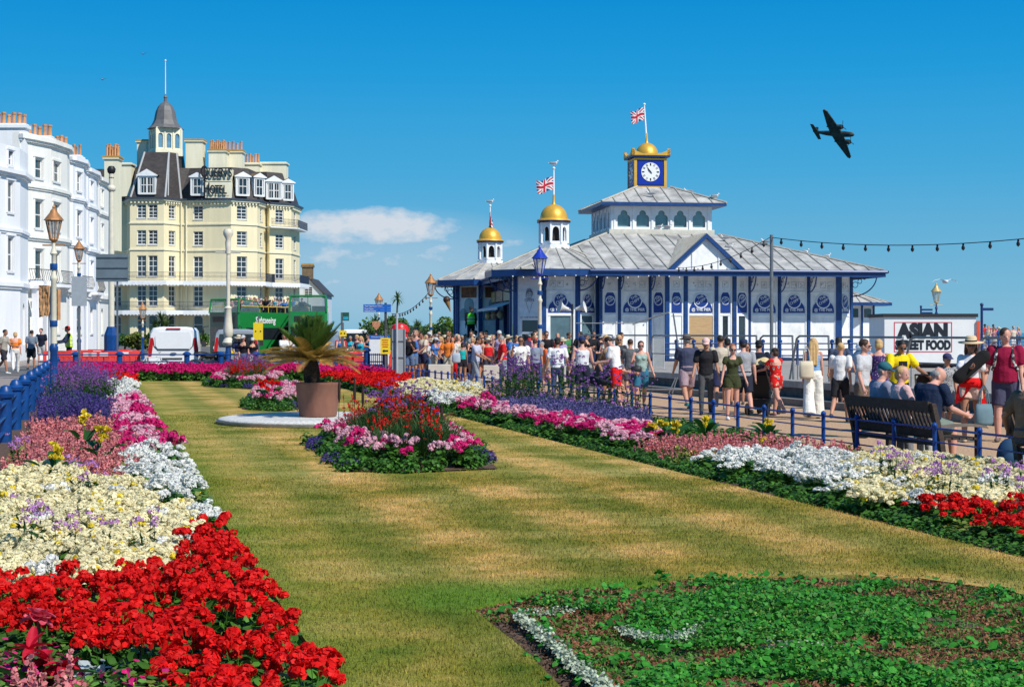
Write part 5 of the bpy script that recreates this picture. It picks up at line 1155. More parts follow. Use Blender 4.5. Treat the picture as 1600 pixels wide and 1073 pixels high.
def steel_rail(parent, x0, y0, x1, y1, z, h, rake=.35):
 d = Vector((x1 - x0, y1 - y0, 0)); L = d.length; d /= L; b = MB(); A = Vector((x0, y0, z))
 b.tube([A - d * rake, A + d * .05 + Vector((0, 0, h - .06)), A + d * .2 + Vector((0, 0, h)), A + d * (L - .05) + Vector((0, 0, h)), A + d * L + Vector((0, 0, 0))], .028, 7)
 b.obj('tube', steelm, parent, smooth=True)
 b = MB(); b.tube([A + Vector((0, 0, h * .5)), A + d * L + Vector((0, 0, h * .5))], .018, 6); b.obj('mid_rail', steelm, parent)
 b = MB(); b.tube([A + d * .1, A + d * .1 - Vector((-d.y, d.x, 0)) * .0 + Vector((0, 0, h * .5)), A + d * L * .5 + Vector((0, 0, h * .5))], .016, 5); b.obj('brace', steelm, parent)
def railline(d_off, px0, px1, n, label, h=1.12):
 def pt(px):      # where the pixel column crosses the wall line set back by d_off
  k = (px - 800) / F; y = (6.84 + .29 * 39.8 + d_off) / (k + .29); return (k * y, y)
 for i in range(n):
  a, c = pt(px0 + (px1 - px0) * i / n), pt(px0 + (px1 - px0) * (i + .93) / n); t = thing('crowd_barrier', label, 'barrier', (a[0], a[1], DZ), 0, 'grey steel tube barriers on the sea wall')
  steel_rail(t, 0, 0, c[0] - a[0], c[1] - a[1], 0, h)
railline(.5, 905, 1300, 7, 'grey steel tube barrier standing on the sea wall in front of the pavilion'); railline(.5, 1310, 1640, 3, 'grey steel tube barrier standing on the sea wall in front of the street food cabin', 1.1)
t = thing('steel_frame', 'leaning grey steel handrail frame rising from left to right before the pavilion', 'frame', (X(992, 58), 58, DZ)); b = MB(); b.tube([(0, 0, Z(505, 58) - DZ), (X(1045, 58) - X(992, 58), 0, Z(488, 58) - DZ), (X(1052, 58) - X(992, 58), 0, Z(490, 58) - DZ), (X(1064, 58) - X(992, 58), 0, 0)], .03, 7); b.tube([(X(900, 58) - X(992, 58), 0, Z(505, 58) - DZ), (0, 0, Z(505, 58) - DZ), (0, 0, 0)], .025, 6); b.obj('tube', steelm, t, smooth=True)
bry = 60
t = thing('pier_railing', 'blue railing with ball topped posts across the forecourt before the pavilion', 'railing', (X(1030, bry), bry, DZ)); ox = X(1030, bry)
for k in range(17):
 px = 1030 + k * 27;
 if px > 1330: break
 b = MB(); b.M = T((X(px, bry) - ox, 0, 0)); b.lathe([(.05, 0), (.05, .78), (.09, .8), (.07, .84), (.09, .9), (.03, .96)], 8); b.obj('post', bluep, t, smooth=True)
for z in (.35, .58, .8):
 b = MB(); b.tube([(0, 0, z), (X(1340, bry) - ox, 0, z)], .03, 6); b.obj('rail', bluep, t)
t = thing('pier_railing', 'blue railing on the far pier deck behind the people at the right edge', 'railing', (X(1530, 92), 92, DZ)); ox = X(1530, 92)
for k in range(9): b = MB(); b.M = T((X(1530 + k * 15, 92) - ox, 0, 0)); b.lathe([(.045, 0), (.045, .95), (.08, .97), (.02, 1.03)], 8); b.obj('post', bluep, t)
for z in (.3, .5, .7, .9): b = MB(); b.tube([(0, 0, z), (X(1660, 92) - ox, 0, z)], .03, 6); b.obj('rail', bluep, t)
t = thing('bollard', 'fat blue bollard with a white domed cap left of the street food cabin', 'bollard', (X(1349, 50), 50, DZ)); b = MB(); b.lathe([(.55, .0), (.5, .35), (.25, .62), (.2, .68)], 10); b.obj('base', mat('grey_blue_paint', (.12, .18, .27), rough=.6), t, smooth=True); b = MB(); b.lathe([(.24, .66), (.22, .72), (.26, .74), (.22, .84), (.08, .92), (.07, .98), (.02, 1.02)], 10); b.obj('cap', whitep, t, smooth=True)
cd_ = 56; cx0, cx1 = X(1382, cd_), X(1525, cd_)
t = thing('street_food_cabin', 'long white food cabin lettered in black inside a red frame', 'cabin', (cx0, cd_, DZ)); Lc = cx1 - cx0; zt = Z(490, cd_) - DZ
b = MB(); b.box(0, Lc, 0, 2.4, .12, zt - .12); b.obj('wall', mat('cabin_white', (.76, .76, .75), rough=.5, var=.06, scale=1.2), t)
b = MB(); b.box(-.06, Lc + .06, -.06, 2.46, zt - .12, zt); b.obj('roof_trim', trim, t); b = MB(); b.box(.3, Lc - .3, .1, 2.3, 0, .12); b.obj('chassis', trim, t)
b = MB(); b.box(Lc + .01, Lc + .12, -.08, 0.0, 0.3, zt - .25); b.obj('red_panel', mat('orange_red', (.7, .08, .03), rough=.5), t)
fx0, fx1, fz0, fz1 = X(1397, cd_) - cx0, X(1487.5, cd_) - cx0, Z(550, cd_) - DZ, Z(503, cd_) - DZ
b = MB(); w_ = .025; b.box(fx0, fx1, -.012, -.002, fz1 - w_, fz1); b.box(fx0, fx1, -.012, -.002, fz0, fz0 + w_); b.box(fx0, fx0 + w_, -.012, -.002, fz0 + w_, fz1 - w_); b.box(fx1 - w_, fx1, -.012, -.002, fz0 + w_, fz1 - w_); fr0 = b.obj('red_frame', mat('sign_pink_red', (.62, .03, .07), rough=.5), t)
bk_ = mat('lettering_black', (.012, .016, .024), rough=.5)
text('ASIAN', .66, T(((fx0 + fx1) / 2, -.006, Z(518, cd_) - DZ)), bk_, t, ext=.006, off=.05, sx=.93); text('STREET FOOD', .43, T(((fx0 + fx1) / 2, -.006, Z(539.5, cd_) - DZ)), bk_, t, ext=.006, off=.026, sx=.70)
kd = 84; t = thing('small_kiosk', 'small octagonal kiosk with ribbed roof between the pavilion and the cabin', 'kiosk', (X(1322, kd), kd, DZ)); kz = Z(474, kd) - DZ
b = MB(); b.prism(octa((0, 0), 1.3), 0, kz); b.obj('wall', whitep, t); q0_, q1_ = octa((0, 0), 2.15), octa((0, 0), .2); rf3 = MB(); rb3 = MB(); slope_roof(rf3, rb3, q0_, q1_, kz, kz + .62, step=.45, ribr=.02); r3 = rf3.obj('roof', mat('pale_lead', (.5, .47, .42), rough=.7, var=.15), t); rb3.obj('roof_rolls', leadrib, r3)
b = MB(); b.prism(octa((0, 0), 2.2), kz - .13, kz + .02); b.obj('fascia', bluep, t);
for k in range(8): b = MB(); x, y = octa((0, 0), 1.32)[k]; b.M = T((x, y, 0)); b.box(-.05, .05, -.05, .05, 0, kz - .1); b.obj('post', bluep, t)
b = MB(); b.box(-.35, .35, -1.34, -1.3, kz - .75, kz - .3); b.obj('window', pane_d, t); b = MB(); b.M = RZ(R(45)); b.box(-.3, .3, -1.34, -1.3, kz - .75, kz - .3); b.obj('window', pane_d, t)
for px, d, z0_, za, lab, s in ((1439, 88, 479, .5, 'small dark blue fingerpost standing behind the cabin roof', 1), (1534, 60, 476, .5, 'dark blue fingerpost right of the cabin', 1)):
 t = thing('fingerpost', lab, 'direction sign', (X(px, d), d, DZ)); h = Z(z0_, d) - DZ; b = MB(); b.tube([(0, 0, 0), (0, 0, h)], .05, 8); b.ell((0, 0, h), .07); b.obj('post', navy, t); k_ = (X(px + 18, d) - X(px, d))
 b = MB(); b.box(.04, k_, -.03, .03, h - .22, h - .12); b.obj('arm', navy, t)
 if d > 80: b = MB(); b.box(.04, k_, -.03, .03, h - .42, h - .3); b.obj('arm', navy, t)
t = thing('loudspeaker_stand', 'pair of pale horn loudspeakers on a thin stand before the pavilion', 'loudspeaker', (X(894, 52), 52, 0)); b = MB(); b.tube([(0, 0, 0), (0, 0, Z(475, 52))], .03, 6); b.tube([(.04, .3, 0), (.02, 0, 1.0)], .02, 5); b.obj('stand', blackm, t)
for s, n_ in ((-1, 'horn'), (1, 'horn')):
 b = MB(); b.M = T((s * .12, -.05, Z(483, 52))) @ RY(s * R(75)) @ RX(R(15)); b.lathe([(.05, 0), (.06, .08), (.1, .2), (.19, .3), (.2, .31), (.08, .26), (.01, .25)], 14); b.obj(n_, mat('horn_white', (.62, .62, .6), rough=.5), t, smooth=True)
cm2 = mat('precast_concrete', (.52, .48, .42), rough=.9, var=.12, scale=2)
for px0, px1, d, lab in ((670, 704, 57.5, 'long pale concrete block behind the bending man'), (756, 784, 56.0, 'pale concrete block in front of the red waistcoat steward'), (868, 884, 54.5, 'pale concrete block beside the man in jeans and white shirt')):
 t = thing('concrete_block', lab, 'concrete block', (X((px0 + px1) / 2, d), d, 0)); w = X(px1, d) - X(px0, d); b = MB(); b.extx([(-.25, .02), (.25, .02), (.2, .6), (.17, .62), (-.17, .62), (-.2, .6)], -w / 2, w / 2); b.obj('block', cm2, t); b = MB()
 for s in (-1, 1): b = MB(); b.box(s * w * .3 - .1, s * w * .3 + .1, -.26, .26, 0, .1); b.obj('foot', blackm, t)
t = thing('noticeboard', 'tall grey framed board standing on the wall behind the woman in teal', 'notice board', (X(1029, 53), 53, DZ)); b = MB(); b.box(-.16, .16, -.03, .03, .1, Z(529, 53) - DZ); b.obj('panel', mat('grey_mesh', (.30, .32, .33), rough=.6), t); b = MB(); b.box(-.2, -.16, -.04, .04, 0, Z(528, 53) - DZ); b.box(.16, .2, -.04, .04, 0, Z(528, 53) - DZ); b.obj('frame', mat('pale_steel', (.5, .5, .5)), t)
t = thing('stepladder', 'folded grey trestle legs against the foot of the sea wall', 'trestle', (X(1055, 45), 45, 0)); b = MB()
for s in (-1, 1): b.tube([(s * .05 - .15, 0, 0), (s * .02 + .05, .1, .5)], .02, 5)
b.tube([(-1.0, -.05, .16), (1.6, -.2, .16)], .02, 5); b.obj('tube', steelm, t)
t = thing('mesh_fence', 'tall grey mesh fence panels in front of the shrubs behind the crowd', 'fence', (X(640, 84), 84, 0)); ox = X(640, 84); b = MB(); m_ = mat('mesh_grey', (.25, .28, .28), rough=.6)
for k in range(4):
 x0_ = X(603 + k * 24, 84) - ox; x1_ = X(626 + k * 24, 84) - ox; b = MB()
 b.tube([(x0_, 0, 0), (x0_, 0, 2.05), (x1_, 0, 2.05), (x1_, 0, 0)], .02, 5);
 for i in range(1, 9): b.box(x0_ + (x1_ - x0_) * i / 9 - .004, x0_ + (x1_ - x0_) * i / 9 + .004, -.004, .004, .1, 2.05)
 for i in range(1, 12): b.box(x0_, x1_, -.004, .004, i * .17 - .003, i * .17 + .003)
 b.obj('mesh_panel', m_, t)
skinm = mat('skin', (.50, .25, .16), rough=.55, var=.08, scale=6, rand=.12); skint = mat('tanned_skin', (.36, .17, .10), rough=.55, var=.1, scale=6); skinp = mat('pink_skin', (.62, .32, .24), rough=.55, var=.08, scale=6)
hairs = {k: mat('hair_' + k, c, rough=.6, var=.3, scale=30, stretch=(1, 1, .3)) for k, c in dict(black=(.012, .01, .009), brown=(.05, .027, .014), dark=(.025, .016, .01), blond=(.52, .33, .14), sandy=(.30, .18, .09), grey=(.28, .27, .26), ginger=(.35, .13, .04)).items()}
SOL = {}
def cloth(c, kind=None):
 """cloth material by colour; kind: stripes, floral, camo"""
 key = 'cloth_%s_%s' % ('_'.join('%d' % (x * 99) for x in c), kind)
 if key in SOL: return SOL[key]
 nm = {None: 'cloth', 'stripes': 'striped_cloth', 'floral': 'floral_cloth', 'print': 'printed_cloth', 'dots': 'dotted_cloth'}[kind]
 m = bpy.data.materials.new(nm); m.use_nodes = True; nt = m.node_tree; b = nt.nodes['Principled BSDF']; b.inputs['Roughness'].default_value = .85; b.inputs['Specular IOR Level'].default_value = .2
 t = nt.nodes.new('ShaderNodeTexCoord'); n = nt.nodes.new('ShaderNodeTexNoise'); n.inputs['Scale'].default_value = 7; n.inputs['Detail'].default_value = 3; nt.links.new(t.outputs['Object'], n.inputs[0])
 bp = nt.nodes.new('ShaderNodeBump'); bp.inputs['Strength'].default_value = .9; bp.inputs['Distance'].default_value = .035; nt.links.new(n.outputs['Fac'], bp.inputs['Height']); nt.links.new(bp.outputs[0], b.inputs['Normal'])
 r = nt.nodes.new('ShaderNodeValToRGB'); e = r.color_ramp.elements; r.color_ramp.interpolation = 'LINEAR'
 e[0].position = .3; e[1].position = .7; e[0].color = (*[x * .88 for x in c], 1); e[1].color = (*[min(1, x * 1.1) for x in c], 1); src = n.outputs['Fac']
 if kind == 'stripes':
  w = nt.nodes.new('ShaderNodeTexWave'); w.bands_direction = 'Z'; w.inputs['Scale'].default_value = 9; nt.links.new(t.outputs['Object'], w.inputs[0]); src = w.outputs['Fac']
  e[0].color = (*c, 1); e[1].color = (*[min(.8, x * .5 + .32) for x in c], 1); e[0].position = .6; e[1].position = .75
 elif kind in ('floral', 'print', 'dots'):
  v = nt.nodes.new('ShaderNodeTexVoronoi'); v.inputs['Scale'].default_value = 9 if kind == 'floral' else 26; nt.links.new(t.outputs['Object'], v.inputs[0]); src = v.outputs['Distance']
  e[0].position = .28 if kind != 'dots' else .2; e[1].position = .36 if kind != 'dots' else .26
  if kind == 'floral':
   e[0].color = (.65, .55, .3, 1); e[1].color = (*c, 1); x = e.new(.12); x.color = (.04, .22, .42, 1); x = e.new(.2); x.color = (.05, .2, .35, 1)
  elif kind == 'dots': e[0].color = (.5, .45, .5, 1); e[1].color = (*c, 1)
  else: e[0].color = (.02, .025, .03, 1); e[1].color = (*c, 1)
 nt.links.new(src, r.inputs[0]); nt.links.new(r.outputs[0], b.inputs['Base Color']); SOL[key] = m; return m
def remesh(mb, name, mats, vox, smooth=4):
 me = mb.mesh('tmp', mats); o = bpy.data.objects.new('tmp', me); COL.objects.link(o)
 r = o.modifiers.new('r', 'REMESH'); r.mode = 'VOXEL'; r.voxel_size = vox; r.use_smooth_shade = True
 if smooth: s = o.modifiers.new('s', 'SMOOTH'); s.iterations = smooth; s.factor = .5
 me2 = bpy.data.meshes.new_from_object(o.evaluated_get(bpy.context.evaluated_depsgraph_get())); bpy.data.objects.remove(o); bpy.data.meshes.remove(me)
 me2.name = name; me2.materials.clear(); me2.materials.append(mats); me2.polygons.foreach_set('use_smooth', [True] * len(me2.polygons)); return me2
def cap(b, p0, p1, r0, r1, n=10):
 p0, p1 = Vector(p0), Vector(p1); b.tube([p0, p1], [r0, r1], n); b.ell(p0, r0, n, 6); b.ell(p1, r1, n, 6)
def loft(b, rings, n=16):
 """rings: (centre, rx, ry, tilt axis matrix)"""
 vs, fs = [], []
 for c, rx, ry, M in rings:
  for k in range(n): t = 2 * math.pi * k / n; vs.append(tuple(Vector(c) + M @ Vector((rx * math.cos(t), ry * math.sin(t), 0))))
 for i in range(len(rings) - 1):
  for k in range(n): fs.append((i * n + k, i * n + (k + 1) % n, (i + 1) * n + (k + 1) % n, (i + 1) * n + k))
 fs += [tuple(range(n))[::-1], tuple(range((len(rings) - 1) * n, len(rings) * n))]; b.add(vs, fs)
def swing(t, ab=0, sx=1):      # unit vector hanging down, swung forward (-y) by t, outward by ab
 return Vector((sx * math.sin(ab), -math.sin(t) * math.cos(ab), -math.cos(t) * math.cos(ab)))
PROTO = {}
def person(label, loc, rz, h=1.75, sex='m', build=1., pose=None, top=('tee', (.5, .5, .5)), bot=('shorts', (.05, .06, .1)), hair='brown', hairlen=0, hat=None, skin=None, glasses=False, shoes=(.05, .05, .06), vox=.014, group=None, extra=None):
 P = dict(lean=3, hL=6, hR=-8, kL=6, kR=14, sL=6, sR=-6, aL=6, aR=6, eL=18, eR=15, hy=0, hp=5, iL=0, iR=0, roll=0); P.update(pose or {})
 D2 = {k: R(v) for k, v in P.items()}
 k = h / 1.75; skin = skin or skinm; fem = sex == 'f'
 hipw = .088 if not fem else .092; shw = (.185 if not fem else .155) * (1 + (build - 1) * .5); bw = build
 pel = Vector((0, 0, .93))
 J = {}
 for s, sd in ((-1, 'L'), (1, 'R')):
  hp = pel + Vector((s * hipw, 0, -.02)); kn = hp + swing(D2['h' + sd], R(2), s) * .43; an = kn + swing(D2['h' + sd] - D2['k' + sd], 0, s) * .42
  J['hip' + sd], J['kn' + sd], J['an' + sd] = hp, kn, an
 low = min(J['anL'].z, J['anR'].z) - .075
 for a in J: J[a] = J[a] - Vector((0, 0, low))
 pel = pel - Vector((0, 0, low)); Mt = Matrix.Rotation(D2['lean'], 3, 'X')        # forward lean tips towards -y
 def up(v): return pel + Mt @ Vector(v)
 nk = up((0, 0, .54)); hc = nk + Matrix.Rotation(D2['lean'] * .6 + D2['hp'], 3, 'X') @ Vector((0, -.02, .155))
 for s, sd in ((-1, 'L'), (1, 'R')):
  sh = up((s * shw, 0, .475)); t = D2['s' + sd] + D2['lean'] * 0; el = sh + swing(t, D2['a' + sd], s) * .29
  fw = swing(t + D2['e' + sd], D2['a' + sd] - D2['i' + sd], s) ; wr = el + fw * .25
  J['sh' + sd], J['el' + sd], J['wr' + sd], J['fw' + sd] = sh, el, wr, fw
 b = MB()
 I3 = Mt
 hw = (.155 if not fem else .168) * bw; wst = (.138 if not fem else .118) * (1 + (bw - 1) * 1.5); chs = (.165 if not fem else .145) * bw
 dp = .105 * (1 + (bw - 1) * 1.4); belly = .02 * (bw > 1.08)
 TR = [((0, 0, -.10), hw * .80, dp * .85), ((0, .005, 0), hw, dp * 1.02), ((0, -belly, .14), wst, dp * .95 + belly), ((0, -belly * .6, .24), wst * 1.02, dp * .95 + belly * .6), ((0, -.008, .36), chs, dp * (1.08 if not fem else 1.12)), ((0, 0, .44), chs * 1.04, dp * .95), ((0, 0, .50), chs * .72, dp * .66), ((0, 0, .545), .062, .06)]
 def torso(b, inf=0., i0=0, i1=99): loft(b, [(up(c), rx + inf, ry + inf, I3) for c, rx, ry in TR[i0:i1]])
 torso(b)
 if fem:
  for s in (-1, 1): b.ell(up((s * .062, -dp * .92, .36)), (.06, .055, .055), 8, 6)
 cap(b, up((0, .01, .50)), hc + Vector((0, .015, -.06)), .056, .052)
 Hm = Matrix.Rotation(D2['hy'], 3, 'Z') @ Matrix.Rotation(D2['hp'] + D2['lean'] * .5, 3, 'X')
 def hd(v): return hc + Hm @ Vector(v)
 HR = [((0, -.025, -.112), .026, .026), ((0, -.022, -.095), .046, .046), ((0, -.012, -.06), .062, .074), ((0, -.002, -.02), .071, .088), ((0, .004, .03), .077, .097), ((0, .008, .07), .071, .09), ((0, .012, .10), .048, .062), ((0, .014, .115), .02, .03)]
 loft(b, [(hd(c), rx, ry, Hm) for c, rx, ry in HR]); b.ell(hd((0, -.098, -.03)), (.014, .02, .024), 6, 5); b.ell(hd((0, -.088, -.065)), (.024, .012, .012), 6, 4)
 for s in (-1, 1): b.ell(hd((s * .077, .01, -.02)), (.012, .02, .032), 6, 5)
 for sd, s in (('L', -1), ('R', 1)):
  am = 1 if not fem else .84; am *= (1 + (bw - 1) * .7)
  cap(b, J['sh' + sd], J['sh' + sd].lerp(J['el' + sd], .45), .056 * am, .047 * am); cap(b, J['sh' + sd].lerp(J['el' + sd], .45), J['el' + sd], .047 * am, .038 * am); cap(b, J['el' + sd], J['el' + sd].lerp(J['wr' + sd], .35), .039 * am, .039 * am); cap(b, J['el' + sd].lerp(J['wr' + sd], .35), J['wr' + sd], .039 * am, .026 * am)
  f = J['fw' + sd]; side = f.cross(Vector((s, 0, 0))).normalized() if abs(f.x) < .9 else Vector((0, 1, 0)); pal = J['wr' + sd] + f * .045; nrm = side.cross(f).normalized()
  cap(b, J['wr' + sd], pal + f * .02, .026, .03, 8); b.ell(pal, (.024, .036, .042) if abs(f.z) > .6 else (.03, .04, .03), 8, 6)
  for i, (o, L) in enumerate(((-.030, .062), (-.011, .074), (.009, .072), (.028, .055))):
   a0 = pal + f * .035 + side * o; a1 = a0 + f * L * .55; a2 = a1 + (f * .7 - nrm * .7 * s).normalized() * L * .5; b.tube([a0 - f * .02, a0, a1, a2], [.0105, .0105, .0095, .008], 6)
  th = pal - side * .03; b.tube([th, th - side * .025 + f * .02, th - side * .03 + f * .05], [.013, .011, .009], 6)
  lg = (1 if not fem else 1.0) * (1 + (bw - 1) * .9)
  cap(b, J['hip' + sd], J['kn' + sd], .088 * lg, .056 * lg); cap(b, J['kn' + sd], J['kn' + sd].lerp(J['an' + sd], .32), .054 * lg, .058 * lg); cap(b, J['kn' + sd].lerp(J['an' + sd], .32), J['an' + sd], .057 * lg, .036 * lg)
  fd = Vector((s * .12, -1, 0)).normalized(); a = J['an' + sd]; cap(b, a + Vector((0, .02, -.03)), a + fd * .10 + Vector((0, 0, -.045)), .036, .028);
 t = thing('person', label, 'person', loc, rz, group, s=k)
 link('body', remesh(b, 'body', skin, vox * .8, 3), t)
 e = MB()
 for s in (-1, 1): e.ell(hd((s * .030, -.081, -.008)), (.011, .009, .007), 6, 4);
 e.obj('eyes', blackm, t); e = MB(); e.ell(hd((0, -.094, -.067)), (.022, .008, .006), 6, 4); e.obj('mouth', mat('lips', (.30, .09, .08), rough=.5), t)
 if glasses:
  g = MB();
  for s in (-1, 1): g.ell(hd((s * .034, -.098, -.008)), (.028, .008, .02), 8, 5); g.tube([hd((s * .062, -.088, -.0)), hd((s * .082, .01, -.0))], .004, 4)
  g.tube([hd((-.02, -.1, -.002)), hd((.02, -.1, -.002))], .005, 4); g.obj('sunglasses', glass('sunglass_lens', (.01, .01, .012)), t)
 if hair:
  q = MB(); hm = hairs[hair]
  q.ell(hd((0, .016, .036)), (.086, .103, .088), 12, 8) if not (hat) else q.ell(hd((0, .03, .0)), (.084, .088, .075), 12, 8)
  if hairlen < 0: q = MB(); q.ell(hd((0, .045, -.005)), (.085, .072, .062), 12, 8)
  if hairlen >= 1: q.ell(hd((0, .05, -.03)), (.088, .075, .085), 10, 7)
  if hairlen >= 2:
   for dx in (-.05, 0, .05): cap(q, hd((dx, .06, 0)), hd((dx * 1.3, .085, -.13)), .055, .05, 8); cap(q, hd((dx * 1.3, .085, -.13)), up((dx * 1.2, .105 * bw + .015, .40 if hairlen < 3 else .22)), .048, .025, 8)
  if hairlen == 1.5: q.ell(hd((0, .11, .06)), (.04, .045, .04), 8, 6)
  link('hair', remesh(q, 'hair', hm, .013, 2), t)
 def sleeve(q, fr, inf, flare=0):
  for sd in 'LR': cap(q, J['sh' + sd] + Vector((0, 0, -.005)), J['sh' + sd].lerp(J['el' + sd], fr), .06 * am + inf, .046 * am + inf + flare)
 def legs(q, fr, inf, flare=0):
  """fr 0..1 thigh, 1..2 shank"""
  for sd in 'LR':
   A, B_, C_ = J['hip' + sd], J['kn' + sd], J['an' + sd]
   if fr <= 1: q.tube([A, A.lerp(B_, fr)], [.096 * lg + inf, (.096 - .034 * fr) * lg + inf + flare], 12); q.ell(A, .092 * lg + inf, 10, 7)
   else: cap(q, A, B_, .092 * lg + inf, .062 * lg + inf); cap(q, B_, B_.lerp(C_, fr - 1), .062 * lg + inf, .046 * lg + inf + flare)
 def pelvis(q, inf, top_=.10): loft(q, [(up(c), rx + inf, ry + inf, I3) for c, rx, ry in TR[:2]] + [(up((0, 0, top_)), hw * .96 + inf, dp + inf + belly * .5, I3)])
 ty, tc = top[0], top[1]; tk = top[2] if len(top) > 2 else None
 if ty != 'none':
  q = MB()
  if ty in ('tee', 'shirt', 'polo', 'long'):
   loose = .022 if not fem else .016
   loft(q, [(up((0, -belly * .5, -.02)), max(hw, wst) + loose, dp * 1.0 + loose + belly, I3)] + [(up(c), max(rx, wst * .98) + loose * .9, ry + loose * .8, I3) for c, rx, ry in TR[2:6]] + [(up((0, .0, .505)), chs * .74 + .012, dp * .68 + .012, I3), (up((0, .004, .528)), .078, .075, I3)])
   if fem:
    for s in (-1, 1): q.ell(up((s * .062, -dp * .95, .36)), (.068, .062, .062), 8, 6)
   sleeve(q, .62 if ty != 'long' else 1.0, .016, .012)
   if ty == 'long':
    for sd in 'LR': cap(q, J['el' + sd], J['wr' + sd].lerp(J['el' + sd], .1), .052 * am, .04 * am)
  elif ty in ('vest', 'dress', 'romper', 'strapless'):
   i1 = 6 if ty != 'strapless' else 5
   loft(q, [(up(c), rx + .012, ry + .012, I3) for c, rx, ry in TR[1:i1]] + ([(up((0, 0, .465)), chs * .62, dp * .8, I3)] if ty != 'strapless' else []))
   if fem:
    for s in (-1, 1): q.ell(up((s * .062, -dp * .95, .36)), (.066, .06, .06), 8, 6)
   if ty != 'strapless':
    for s in (-1, 1): cap(q, up((s * chs * .55, -dp * .7, .44)), up((s * .075, 0, .522)), .022, .02); cap(q, up((s * chs * .55, dp * .7, .44)), up((s * .075, 0, .522)), .022, .02)
   else: sleeve(q, .45, .022, .03); cap(q, up((-shw * .9, 0, .415)), up((shw * .9, 0, .415)), .05, .05)
   if ty == 'romper': sleeve(q, .3, .012, .02); legs(q, .42, .018, .02); pelvis(q, .015)
   if ty == 'dress': loft(q, [(up((0, 0, .12)), wst + .02, dp + .02, I3), (pel, hw + .035, dp + .05, Matrix.Identity(3)), (pel + Vector((0, (J['knL'].y + J['knR'].y) / 2 - pel.y, -.42)), hw + .10, dp + .13, Matrix.Identity(3))])
  link({'tee': 't_shirt', 'shirt': 'shirt', 'polo': 'polo_shirt', 'long': 'long_sleeved_top', 'vest': 'vest_top', 'dress': 'dress', 'romper': 'playsuit', 'strapless': 'off_shoulder_top'}[ty], remesh(q, 'top', cloth(tc, tk), vox, 3), t)
 bt, bc = bot[0], bot[1]
 if bt != 'none':
  q = MB(); pelvis(q, .012)
  if bt == 'shorts': legs(q, .86, .016, .012)
  elif bt == 'short_shorts': legs(q, .45, .012, .015)
  elif bt == 'trousers': legs(q, 1.93, .010, .008)
  elif bt == 'jeans': legs(q, 1.93, .004)
  elif bt == 'wide':
   for sd in 'LR': q.tube([J['hip' + sd], J['kn' + sd], J['an' + sd] + Vector((0, 0, -.03))], [.11, .115, .145], 14)
  elif bt == 'skirt': loft(q, [(pel + Vector((0, 0, .05)), hw + .01, dp + .02, Matrix.Identity(3)), (pel + Vector((0, -.01, -.34)), hw + .07, dp + .08, Matrix.Identity(3))])
  link({'short_shorts': 'shorts', 'wide': 'trousers'}.get(bt, bt), remesh(q, 'bottom', cloth(bc, bot[2] if len(bot) > 2 else None), vox, 3), t)
 sm_ = mat('shoe_%d_%d_%d' % tuple(int(x * 99) for x in shoes), shoes, rough=.6, var=.1)
 for sd, s in (('L', -1), ('R', 1)):
  q = MB(); a = J['an' + sd]; q.ell(a + Vector((s * .006, -.06, -.042)), (.046, .135, .034), 10, 6); q.ell(a + Vector((0, .01, -.02)), (.042, .06, .05), 10, 6); q.obj('shoe', sm_, t, smooth='all')
 if hat:
  hk, hcl = hat; q = MB(); q.M = Matrix.Translation(hc) @ Hm.to_4x4()
  if hk == 'cap': q.ell((0, .012, .055), (.092, .108, .082), 14, 8); q.add([(-.075, -.07, .045), (.075, -.07, .045), (.06, -.17, .03), (0, -.19, .028), (-.06, -.17, .03), (-.075, -.07, .055), (.075, -.07, .055), (.06, -.17, .038), (0, -.19, .036), (-.06, -.17, .038)], [(0, 1, 2, 3, 4), (9, 8, 7, 6, 5), (0, 5, 6, 1), (1, 6, 7, 2), (2, 7, 8, 3), (3, 8, 9, 4), (4, 9, 5, 0)])
  elif hk == 'capback': q.ell((0, .012, .055), (.092, .108, .082), 14, 8)
  else:
   w_ = .17 if hk == 'brim' else .21; q.lathe([(.095, .04), (w_, .035), (w_ + .005, .045), (.096, .06), (.092, .125), (.075, .15), (.03, .155)], 16)
  q.obj('hat' if hk in ('brim', 'sun') else 'cap', mat('hat_%d_%d_%d' % tuple(int(x * 99) for x in hcl), hcl, rough=.85, var=.12, scale=20), t, smooth='all')
  if hk in ('brim', 'sun'): q = MB(); q.M = Matrix.Translation(hc) @ Hm.to_4x4(); q.lathe([(.099, .06), (.0985, .085)], 16); q.obj('hat_band', mat('hat_band_dark', (.03, .02, .02), rough=.8), t)
 t['_j'] = 0; del t['_j']
 return t, {kk: (v * k if isinstance(v, Vector) else v) for kk, v in J.items()}, (pel * k, up, hd, k)
def gp(px, fy, z=0):       # ground point from the feet row
 d = F * (CZ - z) / (fy - HOR); return (X(px, d), d, z)
AW, FC = R(180), 0
PE = {}
def near(key, label, px, fy, topy, rz, **kw):
 x, y, z = gp(px, fy); h = (CZ - (topy - HOR) * y / F) - z
 h -= .02 if not kw.get('hat') else .05
 t, J, E_ = person(label, (x, y, z), rz, h=h, vox=.0125, **kw); PE[key] = (t, J, E_); return t
WALK = dict(hL=18, hR=-16, kL=8, kR=26, sL=-16, sR=20)
near('a', 'man in navy t-shirt, mauve shorts and grey brimmed hat walking away', 1074, 640, 519, AW + R(8), build=1.16, top=('tee', (.05, .06, .11)), bot=('shorts', (.36, .26, .30)), hat=('brim', (.12, .10, .095)), hair='grey', shoes=(.02, .2, .22), pose=dict(WALK, eL=10))
